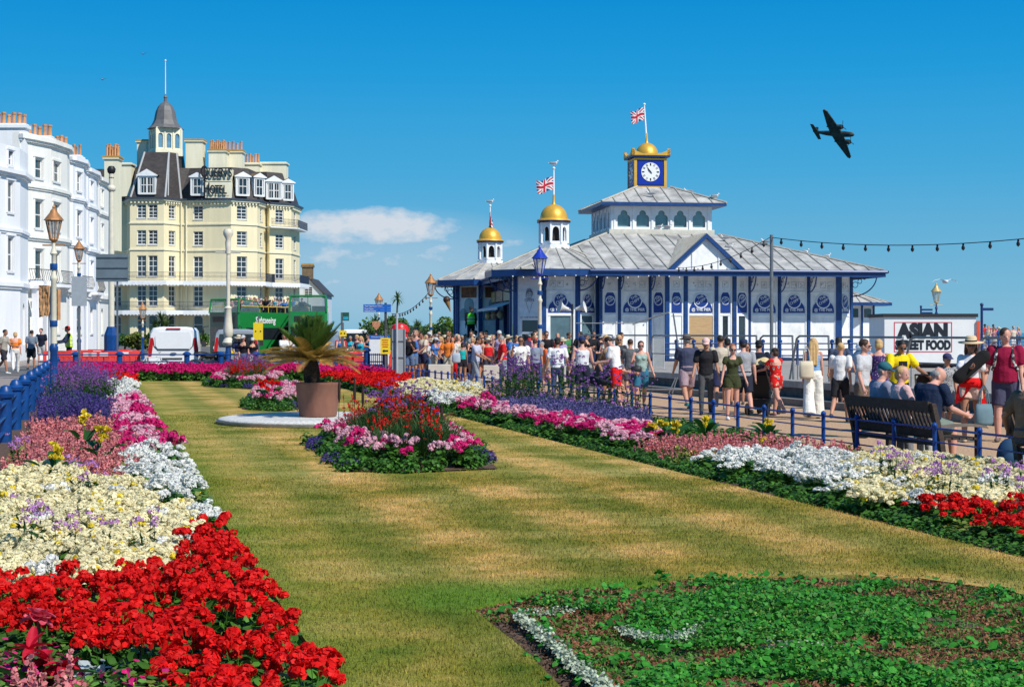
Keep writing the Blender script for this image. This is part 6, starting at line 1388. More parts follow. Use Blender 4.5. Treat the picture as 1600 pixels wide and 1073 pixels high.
near('b', 'young man in black t-shirt, grey jeans and pale pink cap walking towards the camera', 1103, 648, 524, R(-6), top=('tee', (.02, .02, .024)), bot=('jeans', (.075, .08, .085)), hat=('cap', (.72, .48, .44)), hair='dark', shoes=(.012, .012, .015), pose=dict(hL=10, hR=-8, kR=16, hp=14, sL=8, sR=4, aL=12, aR=12))
near('c', 'man in beige t-shirt and navy shorts walking away behind the youth in black', 1126, 641, 521, AW + R(-5), top=('tee', (.55, .48, .38)), bot=('shorts', (.025, .03, .08)), hair='dark', shoes=(.3, .4, .42), build=1.08, pose=dict(WALK))
near('d', 'person in a black cap half hidden between the beige and grey t-shirts', 1137, 632, 526, AW, top=('tee', (.30, .30, .32)), bot=('shorts', (.05, .05, .06)), hat=('capback', (.015, .015, .02)), hair='black', pose=dict(hL=5, hR=-6))
near('e', 'woman in a khaki tied playsuit, sunglasses and white trainers facing the camera', 1144, 656, 536, R(4), sex='f', top=('romper', (.045, .055, .022)), bot=('none', 0), hair='ginger', hairlen=0, glasses=True, shoes=(.75, .75, .75), skin=skinp, pose=dict(hL=3, hR=-4, kR=8, sL=4, sR=4, aL=12, aR=16, eL=10, eR=12))
near('f', 'man in grey t-shirt, navy shorts and dark blue cap walking away with white socks', 1162, 650, 525, AW + R(4), build=1.12, top=('tee', (.32, .33, .36)), bot=('shorts', (.02, .025, .045)), hat=('capback', (.015, .025, .07)), hair='dark', shoes=(.03, .03, .03), skin=skinp, pose=dict(WALK, hL=-14, hR=18, kL=24, kR=6))
near('g', 'woman in a pink top and sunglasses seen between the grey and navy t-shirts', 1167, 632, 534, R(-10), sex='f', top=('vest', (.7, .25, .4)), bot=('shorts', (.03, .03, .04)), hair='brown', hairlen=2, glasses=True)
near('h', 'man in dark navy t-shirt and black cap walking away left of the pushchair', 1186, 645, 527, AW + R(-4), build=1.05, top=('tee', (.012, .016, .035)), bot=('shorts', (.02, .02, .03)), hat=('capback', (.012, .012, .015)), hair='dark', pose=dict(WALK, sR=14))
near('i', 'woman in a red floral off shoulder playsuit pushing the black pushchair', 1213, 650, 541, AW + R(38), sex='f', build=1.12, top=('strapless', (.62, .015, .015), 'floral'), bot=('short_shorts', (.62, .015, .015), 'floral'), hair='brown', hairlen=1.5, glasses=True, shoes=(.3, .2, .25), skin=skinp, pose=dict(hL=14, hR=-18, kL=6, kR=18, sL=42, sR=42, eL=35, eR=35, aL=8, aR=8))
near('j', 'long haired blond woman in wide white trousers and striped blue top, seen from behind', 1271, 654, 526, AW + R(-6), sex='f', top=('vest', (.08, .28, .58), 'stripes'), bot=('wide', (.78, .77, .72)), hair='blond', hairlen=3, skin=skinp, shoes=(.05, .05, .05), pose=dict(hL=10, hR=-10, kR=18, sR=-10, sL=8))
near('k', 'blond boy in white printed t-shirt and black shorts walking away', 1313, 659, 532, AW + R(-25), top=('tee', (.74, .74, .74)), bot=('shorts', (.015, .018, .028)), hair='blond', hairlen=0, build=.96, shoes=(.04, .04, .05), pose=dict(WALK, sR=10))
near('l', 'dark haired person in navy half hidden behind the blond boy', 1311, 640, 525, AW, top=('tee', (.05, .07, .12)), bot=('shorts', (.03, .03, .05)), hair='dark', hairlen=1, pose=dict(sL=-20, aL=20))
near('m', 'man in pale grey printed t-shirt and glasses standing behind the cap wearing sitter', 1347, 684, 528, R(52), top=('tee', (.52, .53, .56), None), bot=('shorts', (.16, .12, .09)), hair='brown', glasses=True, skin=skinp, pose=dict(hL=2, hR=-4, sL=4, sR=-4, hp=0, hy=10))
near('n', 'short haired blond woman in a purple dotted dress seen from behind', 1373, 662, 528, AW + R(-15), sex='f', build=1.1, top=('dress', (.06, .03, .13), 'dots'), bot=('none', 0), hair='blond', hairlen=1, skin=skinp)
near('o', 'man in bright yellow t-shirt and sunglasses looking down at a black phone', 1405, 676, 528, R(10), build=1.06, top=('tee', (.80, .60, .01)), bot=('trousers', (.03, .035, .06)), hair='black', skin=skint, glasses=True, pose=dict(hp=22, hL=3, hR=-3, sL=22, eL=88, iL=30, aL=12, sR=30, eR=26, aR=26))
near('p', 'boy in dark blue cap and black and white patterned t-shirt beside the straw hatted woman', 1478, 684, 548, R(10), build=.92, top=('tee', (.32, .33, .35), 'print'), bot=('shorts', (.03, .03, .04)), hat=('cap', (.04, .045, .12)), hair='brown')
near('q', 'woman in straw hat and white shirt, red cloth round her waist, carrying a black roll', 1517, 690, 522, R(-14), sex='f', build=1.04, top=('shirt', (.72, .72, .76)), bot=('short_shorts', (.66, .46, .38)), hat=('sun', (.62, .48, .30)), hair='brown', hairlen=2, glasses=True, skin=skint, shoes=(.5, .4, .3), pose=dict(hL=12, hR=-10, kR=20, sL=30, eL=85, iL=45, sR=5, eR=15))
near('r', 'man in crimson t-shirt and navy shorts with a black and white rucksack', 1571, 690, 510, R(-22), build=1.14, top=('tee', (.28, .008, .045)), bot=('shorts', (.06, .06, .11)), hair='brown', skin=skinp, shoes=(.15, .12, .1), pose=dict(hL=8, hR=-6, kR=10, sL=4, sR=0, aL=12, hy=25))
near('s', 'woman in a pale teal vest top and blue shorts with a black bum bag', 1001, 637, 531, R(0), sex='f', build=1.12, top=('vest', (.30, .42, .38)), bot=('shorts', (.03, .16, .26)), hair='brown', hairlen=1, glasses=True, skin=skinp, shoes=(.02, .02, .025), pose=dict(hL=8, hR=-8, kR=16, sL=14, eL=95, iL=25, aL=16, aR=18))
near('t', 'man in dark grey t-shirt and shorts walking away left of the woman in teal', 985, 625, 527, AW, top=('tee', (.11, .12, .13)), bot=('shorts', (.08, .07, .07)), hair='brown', pose=WALK)
near('u', 'tall youth in white t-shirt and red shorts bowing his head', 963, 640, 521, AW + R(62), top=('tee', (.76, .76, .78)), bot=('shorts', (.72, .012, .015)), hair='dark', skin=skinp, shoes=(.7, .7, .7), pose=dict(lean=8, hp=38, hL=4, hR=-4, sL=10, eL=60, sR=10, eR=70))
near('v', 'blond woman in sunglasses behind the youth in red shorts', 967, 622, 522, R(0), sex='f', top=('tee', (.05, .05, .06)), bot=('shorts', (.05, .05, .08)), hair='blond', hairlen=2, glasses=True)
near('w', 'man in blue cap and white sleeveless top with blue trim, seen from behind', 910, 633, 523, AW + R(6), build=1.08, top=('vest', (.70, .71, .74)), bot=('shorts', (.02, .025, .05)), hat=('capback', (.02, .03, .12)), hair='dark', skin=skinp, pose=dict(hL=4, hR=-4, aL=14, aR=14))
near('x', 'man in white t-shirt, black cap and blue jeans seen from behind the verbena', 871, 627, 525, AW, build=1.1, top=('tee', (.76, .77, .80)), bot=('jeans', (.04, .07, .16)), hat=('capback', (.015, .015, .018)), hair='dark', skin=skint, pose=dict(aL=14, aR=14))
near('y', 'man in blue grey t-shirt and dark trousers seen from behind left of the white t-shirt', 836, 610, 529, AW, build=1.05, top=('tee', (.22, .26, .34)), bot=('trousers', (.025, .03, .05)), hair='brown', skin=skinp)
near('z', 'man in white polo shirt and navy shorts holding a phone to his ear', 813, 622, 524, R(6), build=1.08, top=('polo', (.76, .75, .73)), bot=('shorts', (.035, .04, .11)), hair='dark', glasses=True, skin=skint, pose=dict(sL=38, eL=125, iL=20, aL=14, sR=0, eR=12))
near('A', 'grey haired man in red t-shirt and pale jeans facing left', 786, 604, 524, R(-75), build=1.1, top=('tee', (.62, .015, .018)), bot=('jeans', (.26, .34, .38)), hair='grey', skin=skinp, pose=dict(sL=10, eL=30, sR=5, eR=20))
near('B', 'steward in red waistcoat and pale sun hat standing behind a concrete block', 763, 596, 527, AW, build=1.1, top=('vest', (.62, .012, .015)), bot=('trousers', (.05, .05, .07)), hat=('sun', (.62, .55, .42)), hair='grey')
near('C', 'man in a pale striped shirt and grey trousers turning to his right', 743, 607, 524, R(70), build=1.08, top=('shirt', (.40, .42, .56), 'stripes'), bot=('trousers', (.26, .29, .34)), hair='dark', skin=skint, pose=dict(hL=16, hR=-14, kR=16, sL=24, eL=40, sR=20, eR=40, hp=18))
near('D', 'woman in teal vest top and black shorts with a shoulder bag, seen from behind', 723, 599, 534, AW + R(10), sex='f', top=('vest', (.01, .36, .36)), bot=('short_shorts', (.015, .015, .02)), hair='brown', hairlen=1.5, skin=skint, pose=dict(hL=6, hR=-6))
near('E', 'woman in white top and bright red trousers in front of the crowd', 707, 594, 525, R(0), sex='f', top=('tee', (.72, .70, .68)), bot=('trousers', (.68, .01, .02)), hair='brown', hairlen=2, skin=skinp)
near('F', 'bald man in off white shirt bending down to a bag beside the railing', 672, 592, 553, R(78), build=1.1, top=('tee', (.60, .58, .54)), bot=('trousers', (.12, .13, .15)), hair=None, skin=skinp, pose=dict(lean=72, hL=20, hR=-10, kL=10, sL=60, sR=75, eL=10, eR=15, hp=-30))
PE['F'][0].scale = (1.0, 1.0, 1.0)
near('G', 'man in orange top standing behind the grey t-shirt', 853, 606, 532, R(-60), top=('tee', (.75, .14, .04)), bot=('shorts', (.35, .3, .25)), hair='grey', skin=skinp, pose=dict(lean=14))
near('H', 'man in beige t-shirt and black shorts at the left edge walking right', 6, 584, 513, R(75), top=('tee', (.36, .33, .28)), bot=('shorts', (.03, .03, .035)), hair='dark', skin=skint, shoes=(.75, .75, .75), pose=dict(WALK, eR=60))
near('I', 'blond woman in a bright orange top and white trousers on the left pavement', 24, 582, 517, R(-160), sex='f', build=1.1, top=('strapless', (.85, .22, .02)), bot=('trousers', (.72, .70, .68)), hair='blond', hairlen=1, skin=skinp, shoes=(.7, .7, .7), pose=WALK)
near('J', 'man in grey blue shirt carrying a red jacket seen from behind', 49, 578, 515, AW, top=('tee', (.18, .22, .28)), bot=('shorts', (.02, .02, .025)), hair='dark', skin=skint)
near('K', 'bearded man in black t-shirt and grey shorts on the left pavement', 65, 573, 512, R(-8), top=('tee', (.015, .02, .04)), bot=('shorts', (.42, .42, .42)), hair='dark', skin=skinp)
hv = mat('hi_vis_yellow', (.62, .80, .02), rough=.6, var=.05)
def waistcoat(key, m=hv, col=None):
 t, J, (pel, up, hd, k) = PE[key]; q = MB(); loft(q, [(up((0, 0, z)), rx, ry, Matrix.Identity(3)) for z, rx, ry in ((.0, .20, .15), (.2, .19, .145), (.36, .20, .15), (.46, .185, .13), (.52, .10, .085))]); link('waistcoat', remesh(q, 'waistcoat', m, .015, 3), t)
 q = MB()
 for z in (.12, .28): loft(q, [(up((0, 0, z)), .207, .163, Matrix.Identity(3)), (up((0, 0, z + .045)), .207, .163, Matrix.Identity(3))])
 q.obj('reflective_band', signw, t, smooth=True)
near('L', 'worker in a hi-vis waistcoat and red cap by the red barriers', 108, 580, 508, R(-70), top=('long', (.03, .04, .08)), bot=('trousers', (.03, .03, .05)), hat=('cap', (.65, .02, .02)), hair='dark', pose=dict(sL=35, sR=30, eL=50, eR=45)); waistcoat('L')
t_, J_, E_ = person('security guard in a green hi-vis waistcoat standing above the crowd', (X(736, 76), 76, Z(538, 76)), 0, h=1.78, vox=.014, top=('long', (.02, .02, .025)), bot=('trousers', (.02, .02, .025)), hat=('cap', (.012, .012, .015)), skin=skint, pose=dict(sL=-5, sR=-5)); PE['M'] = (t_, J_, E_); waistcoat('M', mat('hi_vis_green', (.12, .85, .02), rough=.6, var=.05))
def bench(label, x0, y0, x1, y1, m):
 """slatted park bench, its back towards the garden; from left back post to right back post"""
 d = Vector((x1 - x0, y1 - y0)); L = d.length; t = thing('park_bench', label, 'bench', (x0, y0, 0), math.atan2(d.y, d.x))
 for x in (0.03, L - .03):
  b = MB(); b.extx([(0, 0), (.07, 0), (.02, .42), (-.10, .93), (-.16, .93), (-.05, .42)][::-1], x - .04, x + .04); b.obj('back_leg', m, t)
  b = MB(); b.box(x - .035, x + .035, .50, .57, 0, .62); b.obj('front_leg', m, t)
  b = MB(); b.extx([(-.04, .60), (.2, .63), (.45, .63), (.63, .60), (.66, .56), (.6, .57), (.4, .59), (.2, .59), (-.03, .56)], x - .05, x + .05); b.obj('armrest', mat('bench_arm_weathered', (.16, .13, .11), rough=.7, var=.2), t)
 b = MB(); b.extx([(-.165, .80), (-.10, .80), (-.12, .94), (-.18, .96)], .07, L - .07); b.obj('top_rail', m, t)
 b = MB(); b.extx([(-.03, .44), (.03, .44), (.02, .54), (-.05, .54)], .07, L - .07); b.box(.07, L - .07, 0, .03, .3, .38); b.obj('lower_rail', m, t)
 n = int(L / .105)
 for k in range(n):
  x = .12 + (L - .24) * k / (n - 1); b = MB(); b.extx([(-.03, .53), (-.008, .53), (-.108, .81), (-.13, .81)], x - .022, x + .022); b.obj('back_slat', m, t)
 for k in range(5):
  b = MB(); b.box(.0, L, .04 + k * .105, .125 + k * .105, .40, .43); b.obj('seat_slat', m, t)
 return t, L
wood = mat('dark_bench_wood', (.028, .018, .014), rough=.65, scale=6, col2=(.075, .05, .04), stretch=(1, 4, 4), bump=.2)
BX0, BY0 = X(1335, 23.1), 23.1; BX1, BY1 = X(1473, 20.74), 20.74
bt1, BL = bench('dark wooden slatted bench with three people, its back to the blue fence', BX0, BY0, BX1, BY1, wood); bt1.scale.z = .9
wood2 = mat('grey_brown_bench_wood', (.09, .06, .045), rough=.7, scale=6, col2=(.16, .11, .08))
bt2, _ = bench('weathered brown bench cut by the right edge of the photograph', X(1588, 19.2), 19.2, X(1588, 19.2) + .6, 17.3, wood2)
ba = math.atan2(BY1 - BY0, BX1 - BX0)
def seat_at(s, label, turn=0, back=.16, **kw):
 dx, dy = math.cos(ba), math.sin(ba); x = BX0 + dx * s - dy * back; y = BY0 + dy * s + dx * back
 pose = dict(lean=-6, hL=82, hR=84, kL=80, kR=84, sL=22, sR=22, eL=50, eR=50, hp=8); pose.update(kw.pop('pose', {}))
 t, J, E_ = person(label, (x, y, 0), ba + math.pi + R(turn), vox=.0125, pose=pose, **kw)
 t.location.z = .45 - (E_[0].z - .10 * E_[3]);
 return t, J, E_
seat_at(.42, 'elderly man in teal cap and lilac grey shirt sitting on the left of the bench', h=1.70, build=1.1, top=('shirt', (.26, .27, .36)), bot=('trousers', (.2, .2, .22)), hat=('cap', (.02, .12, .15)), hair='grey', skin=skinp, pose=dict(lean=4, hp=14, hy=-40))
seat_at(1.02, 'blond elderly woman in a pink top sitting in the middle of the bench', h=1.62, sex='f', build=1.12, top=('shirt', (.66, .42, .42)), bot=('trousers', (.5, .5, .5)), hair='blond', hairlen=1, skin=skinp, pose=dict(lean=2, hp=4, hy=-55))
seat_at(1.72, 'balding man in navy polo shirt on the right of the bench, looking down', turn=20, h=1.74, build=1.2, top=('polo', (.014, .025, .06)), bot=('shorts', (.16, .2, .17)), hair='grey', hairlen=-1, skin=skinp, shoes=(.3, .15, .1), pose=dict(lean=16, hp=34, hy=-30), hat=None)
near('S', 'seated man in a dark striped t-shirt bending forward left of the youth in red shorts', 945, 637, 545, R(62), build=1.08, top=('tee', (.03, .04, .06), 'stripes'), bot=('shorts', (.03, .03, .04)), hair='grey', skin=skinp, pose=dict(lean=28, hL=80, hR=70, kL=85, kR=75, sL=50, sR=40, eL=30, eR=40, hp=-5))
PE['S'][0].scale = (1., 1., 1.)
near('T', 'brown haired woman in a grey strappy top sitting behind the striped t-shirt man', 931, 634, 548, R(40), sex='f', top=('vest', (.10, .10, .11)), bot=('shorts', (.03, .03, .04)), hair='sandy', hairlen=2, skin=skint, pose=dict(lean=30, hL=80, hR=70, kL=85, kR=75, sL=40, sR=40, eL=30, eR=40))
PE['T'][0].scale = (.98, .98, .98)
for key, nm in (('S', 'folding stool under the man in the striped t-shirt'), ('T', 'folding stool under the woman in the grey strappy top')):
 p = PE[key][0].location; t = thing('folding_stool', nm, 'stool', (p.x, p.y, 0)); b = MB(); b.box(-.18, .18, -.1, .24, .30, .33); b.obj('seat', navy, t)
 for s in (-1, 1): b = MB(); b.tube([(s * .17, -.1, 0), (s * .17, .22, .3)], .012, 5); b.obj('leg', steelm, t); b = MB(); b.tube([(s * .16, .22, 0), (s * .16, -.1, .3)], .012, 5); b.obj('leg', steelm, t)
t_, J_, E_ = person('person in a brown top on the weathered bench, only an arm in view', (X(1612, 18.6), 18.75, 0), ba + math.pi + R(10), h=1.72, build=1.1, top=('tee', (.2, .12, .08)), bot=('trousers', (.06, .06, .08)), skin=skint, vox=.014, pose=dict(hL=84, hR=84, kL=82, kR=82, sL=10, sR=-20, eL=40, eR=60, aR=25)); t_.location.z = .42 - E_[0].z + .12
def bag(label, x, y, z, rz, sx, sy, sz, m, straps=True, name='bag'):
 t = thing(name, label, 'bag', (x, y, z), rz); b = MB(); b.add([], []); n = 8
 rings = [((0, 0, 0), sx * .42, sy * .45), ((0, 0, sz * .15), sx * .5, sy * .5), ((0, 0, sz * .7), sx * .48, sy * .42), ((0, 0, sz), sx * .42, sy * .22)]
 loft(b, [(Vector(c), rx, ry, Matrix.Identity(3)) for c, rx, ry in rings]); b.obj('bag_body', m, t, smooth='all')
 if straps:
  for s in (-1, 1): q = MB(); q.tube([(-sx * .25, s * sy * .15, sz * .98), (-sx * .18, s * .02, sz + .2), (0, s * .01, sz + .3), (sx * .18, s * .02, sz + .2), (sx * .25, s * sy * .15, sz * .98)], .010, 5); q.obj('strap', m, t)
 return t
pj = PE['j'][0].location; bag('cream cotton tote bag hanging at the side of the woman in white trousers', pj.x - .17, pj.y - .16, .82, 0, .30, .12, .36, mat('cotton_cream', (.62, .54, .40), rough=.9, var=.1))
pd = PE['D'][0].location; bag('pale denim shoulder bag at the hip of the woman in teal', pd.x - .22, pd.y - .12, .72, 0, .3, .14, .34, mat('denim_pale', (.35, .42, .5), rough=.9))
pr = PE['r'][0].location; bag('teal and grey shopping bag held low by the man in crimson', pr.x - .42, pr.y - .25, .28, R(20), .34, .18, .34, mat('shopping_bag_grey', (.12, .20, .24), rough=.8))
ps = PE['s'][0].location; bag('black bum bag worn on the hip of the woman in the teal vest top', ps.x - .12, ps.y - .24, .84, 0, .26, .12, .14, blackm, straps=False)
p_ = PE['o']; o_ = Matrix.Rotation(R(10), 3, 'Z') @ p_[1]['wrL'] * p_[2][3] / p_[2][3];
ph = thing('phone', 'black phone held by the man in yellow', 'phone', p_[0].location + Matrix.Rotation(R(10), 3, 'Z') @ (p_[1]['wrL'] + p_[1]['fwL'] * .09) + Vector((.02, -.03, .03))); b = MB(); b.cbox((0, 0, 0), (.15, .02, .09), .01); b.obj('case', blackm, ph)
zz_ = PE['z']; ph = thing('phone', 'phone at the ear of the man in the white polo', 'phone', zz_[0].location + Matrix.Rotation(R(6), 3, 'Z') @ (zz_[1]['wrL'] + zz_[1]['fwL'] * .07)); b = MB(); b.cbox((0, 0, 0), (.02, .08, .14), .005); b.obj('case', blackm, ph)
t, J, (pel, up, hd, k) = PE['r']; q = MB()
for s in (-1, 1): q.tube([up((s * .11, -.06, .50)), up((s * .125, -.165, .40)), up((s * .14, -.17, .28)), up((s * .19, -.08, .16))], .022, 6, sy=.4)
for s in (-1, 1): q.tube([up((s * .11, -.05, .51)), up((s * .11, .1, .47))], .022, 6)
q.obj('rucksack_straps', mat('strap_black_white', (.02, .02, .02), scale=16, col2=(.6, .6, .6), thr=(.5, .55), rough=.8), t, smooth='all')
rk = thing('rucksack', 'black rucksack on the back of the man in crimson', 'rucksack', t.location, R(-22)); b = MB(); c = (pel + Vector((0, .24, .26))); b.ell(c, (.17, .11, .25), 12, 8); b.ell(c + Vector((0, .08, -.06)), (.12, .07, .14), 10, 6); b.obj('bag_body', blackm, rk, smooth='all')
t, J, (pel, up, hd, k) = PE['q']; q = MB(); loft(q, [(up((0, 0, -.02)), .20, .155, Matrix.Identity(3)), (up((0, 0, .08)), .195, .15, Matrix.Identity(3)), (up((0, 0, .14)), .15, .13, Matrix.Identity(3))])
q.add([(-.1, -.16, pel.z / k + .06), (.06, -.17, pel.z / k + .07), (-.16, -.18, pel.z / k - .25), (-.26, -.1, pel.z / k - .3), (-.22, -.02, pel.z / k)], [(0, 1, 2, 3, 4)]); q.add([(.1, -.15, pel.z / k + .06), (.2, -.05, pel.z / k), (.28, .1, pel.z / k - .4), (.16, .0, pel.z / k - .3)], [(0, 1, 2, 3)]); q.obj('waist_cloth', cloth((.72, .01, .012)), t, smooth='all')
rl = thing('black_roll', 'long fluffy black roll carried across the chest by the woman in the straw hat', 'cushion', t.location + Vector((-.02, -.24, 1.18))); b = MB(); cap(b, (-.24, 0, -.14), (.16, 0, .2), .105, .105, 14); link('roll', remesh(b, 'roll', mat('black_fluff', (.01, .01, .011), rough=1, bump=.6, bscale=60), .02, 1), rl)
def pushchair(label, x, y, rz, hood):
 t = thing('pushchair', label, 'pushchair', (x, y, 0), rz);
 for sx in (-.22, .22):
  for yy, r in ((-.35, .10), (.32, .13)):
   b = MB(); b.M = T((sx, yy, r)) @ RY(math.pi / 2); b.lathe([(r * .6, -.02), (r, -.02), (r, .02), (r * .6, .02)], 14); b.obj('wheel', tyre, t)
  b = MB(); b.tube([(sx, -.35, .1), (sx, .1, .55), (sx, .42, 1.02)], .014, 6); b.tube([(sx, .32, .13), (sx, -.1, .6), (sx, -.2, .75)], .014, 6); b.obj('frame', steelm, t)
 b = MB(); b.tube([(-.22, .42, 1.02), (.22, .42, 1.02)], .018, 6); b.obj('handle', blackm, t)
 b = MB(); b.extx([(-.35, .45), (.15, .35), (.28, .85), (.22, .87), (.1, .45), (-.33, .52)], -.2, .2); b.obj('seat', trim, t)
 b = MB(); n = 8; vs_ = []
 for i in range(n + 1):
  a = -.25 + 1.55 * i / n
  for j in range(9): c_ = math.pi * j / 8; vs_.append((-.24 * math.cos(c_), .2 - .42 * math.sin(a) * math.sin(c_) ** .5, .72 + .36 * math.cos(a) * math.sin(c_) ** .5))
 b.add(vs_, [(i * 9 + j, i * 9 + j + 1, i * 9 + j + 10, i * 9 + j + 9) for i in range(n) for j in range(8)]); b.obj('hood', hood, t, smooth='all')
 b = MB(); b.box(-.18, .18, -.05, .3, .18, .34); b.obj('basket', trim, t); return t
x, y, _ = gp(1192, 648); pushchair('black pushchair pushed by the woman in the red playsuit', x, y, R(150), mat('hood_navy', (.02, .03, .07), rough=.8))
sh = thing('straw_hat', 'straw hat lying on the hood of the black pushchair', 'hat', (x + .02, y - .08, 1.10), 0); b = MB(); b.M = RX(R(35)); b.lathe([(.02, .12), (.09, .1), (.1, .02), (.2, 0), (.2, -.008), (.1, .01)], 14); b.obj('hat', mat('straw', (.62, .48, .25), rough=.9, var=.15, scale=30), sh, smooth=True)
x, y, _ = gp(1440, 672); pushchair('grey mesh hooded pushchair behind the blond woman on the bench', x, y - .6, R(160), mat('hood_grey', (.07, .065, .07), rough=.9, scale=90, bump=.4))
bg_ = thing('blue_rucksack', 'blue rucksack on the ground between the two benches', 'rucksack', (X(1578, 20), 20., 0)); b = MB(); b.ell((0, 0, .22), (.17, .13, .22), 12, 8); b.ell((-.02, -.1, .15), (.12, .07, .12)); b.obj('bag_body', mat('rucksack_blue', (.01, .05, .12), rough=.8), bg_, smooth='all')
def crowd_proto(i):
 r = random.Random(100 + i); sex = 'f' if i % 2 else 'm'
 return person('x', (0, 0, 0), 0, h=1.62 if sex == 'f' else 1.75, sex=sex, build=r.choice([.97, 1.0, 1.08, 1.15]), vox=.022, top=(['tee', 'vest', 'tee', 'strapless', 'shirt', 'tee'][i % 6] if sex == 'f' else ['tee', 'tee', 'polo', 'tee', 'vest', 'shirt'][i % 6], (.5, .5, .5)), bot=(['shorts', 'trousers', 'shorts', 'skirt'][i % 4], (.1, .1, .1)), hair=['brown', 'blond', 'dark', 'black', 'sandy', 'grey'][i % 6], hairlen=[0, 2, 0, 1.5, 0, 1, 0, 3][i % 8], hat=(('sun', (.6, .5, .36)) if i == 5 else (('cap', (.5, .5, .5)) if i in (4, 9) else None)), glasses=i % 3 == 0,
  skin=[skinm, skinp, skint][i % 3], pose=dict(hL=r.uniform(0, 8), hR=r.uniform(-8, 0), sL=r.uniform(-8, 30), sR=r.uniform(-8, 40), eL=r.uniform(10, 90), eR=r.uniform(10, 100), iL=r.uniform(0, 30), iR=r.uniform(0, 30), aL=r.uniform(6, 16), aR=r.uniform(6, 16), hy=r.uniform(-35, 35), hp=r.uniform(-4, 14)))[0]
protos = [crowd_proto(i) for i in range(12)]
crc = {'white': (.72, .72, .72), 'black': (.015, .015, .018), 'pink': (.65, .30, .35), 'red': (.6, .02, .02), 'cyan': (.02, .42, .55), 'navy': (.02, .03, .09), 'grey': (.3, .31, .33), 'green': (.05, .2, .08), 'orange': (.75, .2, .03), 'lilac': (.35, .3, .5), 'cream': (.6, .54, .42), 'blue': (.05, .16, .45)}
crb = {'dark': (.02, .022, .03), 'denim': (.10, .16, .28), 'stone': (.42, .38, .3), 'white': (.66, .66, .66), 'navy': (.02, .03, .08)}
def kit(pt):
 sex = 'woman' if protos.index(pt) % 2 else 'man'; names = [c.name.split('.')[0] for c in pt.children]
 h = next((c for c in pt.children if c.name.startswith('hair')), None)
 hn = h.data.materials[0].name.split('_')[1] if h else 'bald'
 topn = next((n for n in names if n in ('t_shirt', 'shirt', 'polo_shirt', 'vest_top', 'off_shoulder_top')), 'top').replace('_', ' ').replace('t shirt', 't-shirt')
 botn = next((n for n in names if n in ('shorts', 'trousers', 'skirt')), 'shorts')
 acc = ', straw hatted,' if 'hat' in names else (', capped,' if 'cap' in names else (', sunglassed,' if 'sunglasses' in names else ''))
 return sex, hn, topn, botn, acc
def dress(t, tcol, bcol, acc_col=None):
 for c in t.children:
  n = c.name.split('.')[0]
  if n in ('t_shirt', 'shirt', 'polo_shirt', 'vest_top', 'off_shoulder_top', 'shorts', 'trousers', 'skirt'):
   c.material_slots[0].link = 'OBJECT'; c.material_slots[0].material = cloth(crb[bcol] if n in ('shorts', 'trousers', 'skirt') else crc[tcol])
rc = random.Random(21); used = set(); placed = []
def crowd(n, pxr, dr, zone, group, face=None, tries=4000, mind=.42, zb=0, cols=None):
 k = 0; i = 0
 while k < n and i < tries:
  i += 1; px = rc.uniform(*pxr); d = rc.uniform(*dr); x = X(px, d)
  if x > beachW(d) - .4 and zb == 0 and d < 62: continue
  if any((x - a) ** 2 + (d - b_) ** 2 < mind ** 2 for a, b_ in placed): continue
  pt = rc.choice(protos); tc = rc.choice(cols or list(crc)); bc = rc.choice(list(crb)); s_, hn, tn, bn, ac = kit(pt)
  lab = f'{hn} haired {s_} in {tc} {tn} and {bc} {bn}{ac} {zone}'
  if lab in used and i < tries * .8: continue
  placed.append((x, d)); used.add(lab)
  o = copy_tree(pt); o.location = (x, d, zb); o.rotation_euler.z = rc.uniform(-1.2, 1.2) if face is None else face + rc.uniform(-.6, .6)
  s = rc.uniform(.93, 1.07); o.scale = [o.scale[0] * s] * 3; dress(o, tc, bc); o['label'] = lab; o['group'] = group; k += 1
for t_ in PE.values(): placed.append((t_[0].location.x, t_[0].location.y))
crowd(46, (634, 716), (58, 74), 'at the crowd end', 'people packed before the pavilion entrance')
crowd(34, (700, 800), (60, 78), 'near the entrance', 'people packed before the pavilion entrance', zb=0)
crowd(16, (800, 940), (56, 64), 'below the turret', 'people along the pavilion front')
crowd(12, (940, 1050), (50, 58), 'behind teal vest', 'people along the pavilion front')
crowd(9, (530, 600), (66, 76), 'by the hoarding', 'people by the hoarding')
crowd(5, (440, 470), (66, 72), 'behind the palm', 'people by the buses')
crowd(4, (372, 396), (60, 64.5), 'near the column', 'people by the buses')
crowd(9, (1530, 1600), (100, 118), 'on the pier', 'people on the far pier deck', zb=.55 - .02)
crowd(5, (1290, 1420), (44, 47.5), 'near the cabin', 'people by the cabin')
def bus_riders(B, n, zone, y0, y1, r=random.Random(5)):
 M = Matrix.Translation(B.location) @ Matrix.Rotation(B.rotation_euler.z, 4, 'Z'); k = 0
 while k < n:
  row = r.randint(0, 6); s = r.choice([-1, 1]); px = s * .65 + r.choice([-.2, .2]); y = y0 + (y1 - y0) * (row + .5) / 7 - .05; p = M @ Vector((px, y, 2.55)); key = (round(p.x, 1), round(p.y, 1), 0)
  if key in used: continue
  used.add(key); pt = r.choice(protos); tc = r.choice(list(crc)); s_, hn, tn, bn, ac = kit(pt); lab = f'{hn} haired {s_} in {tc} {tn}{ac} riding the {zone}'
  if lab in used: continue
  used.add(lab); o = copy_tree(pt); o.location = p; o.rotation_euler.z = B.rotation_euler.z + r.uniform(-.4, .4); o.scale = [o.scale[0] * .98] * 3; dress(o, tc, 'dark'); o['label'] = lab; o['group'] = 'passengers on the open top buses'; k += 1
bus_riders(busA, 22, 'green scripted bus', 1.0, 9); bus_riders(busB, 3, 'dark green bus', 1.0, 8)
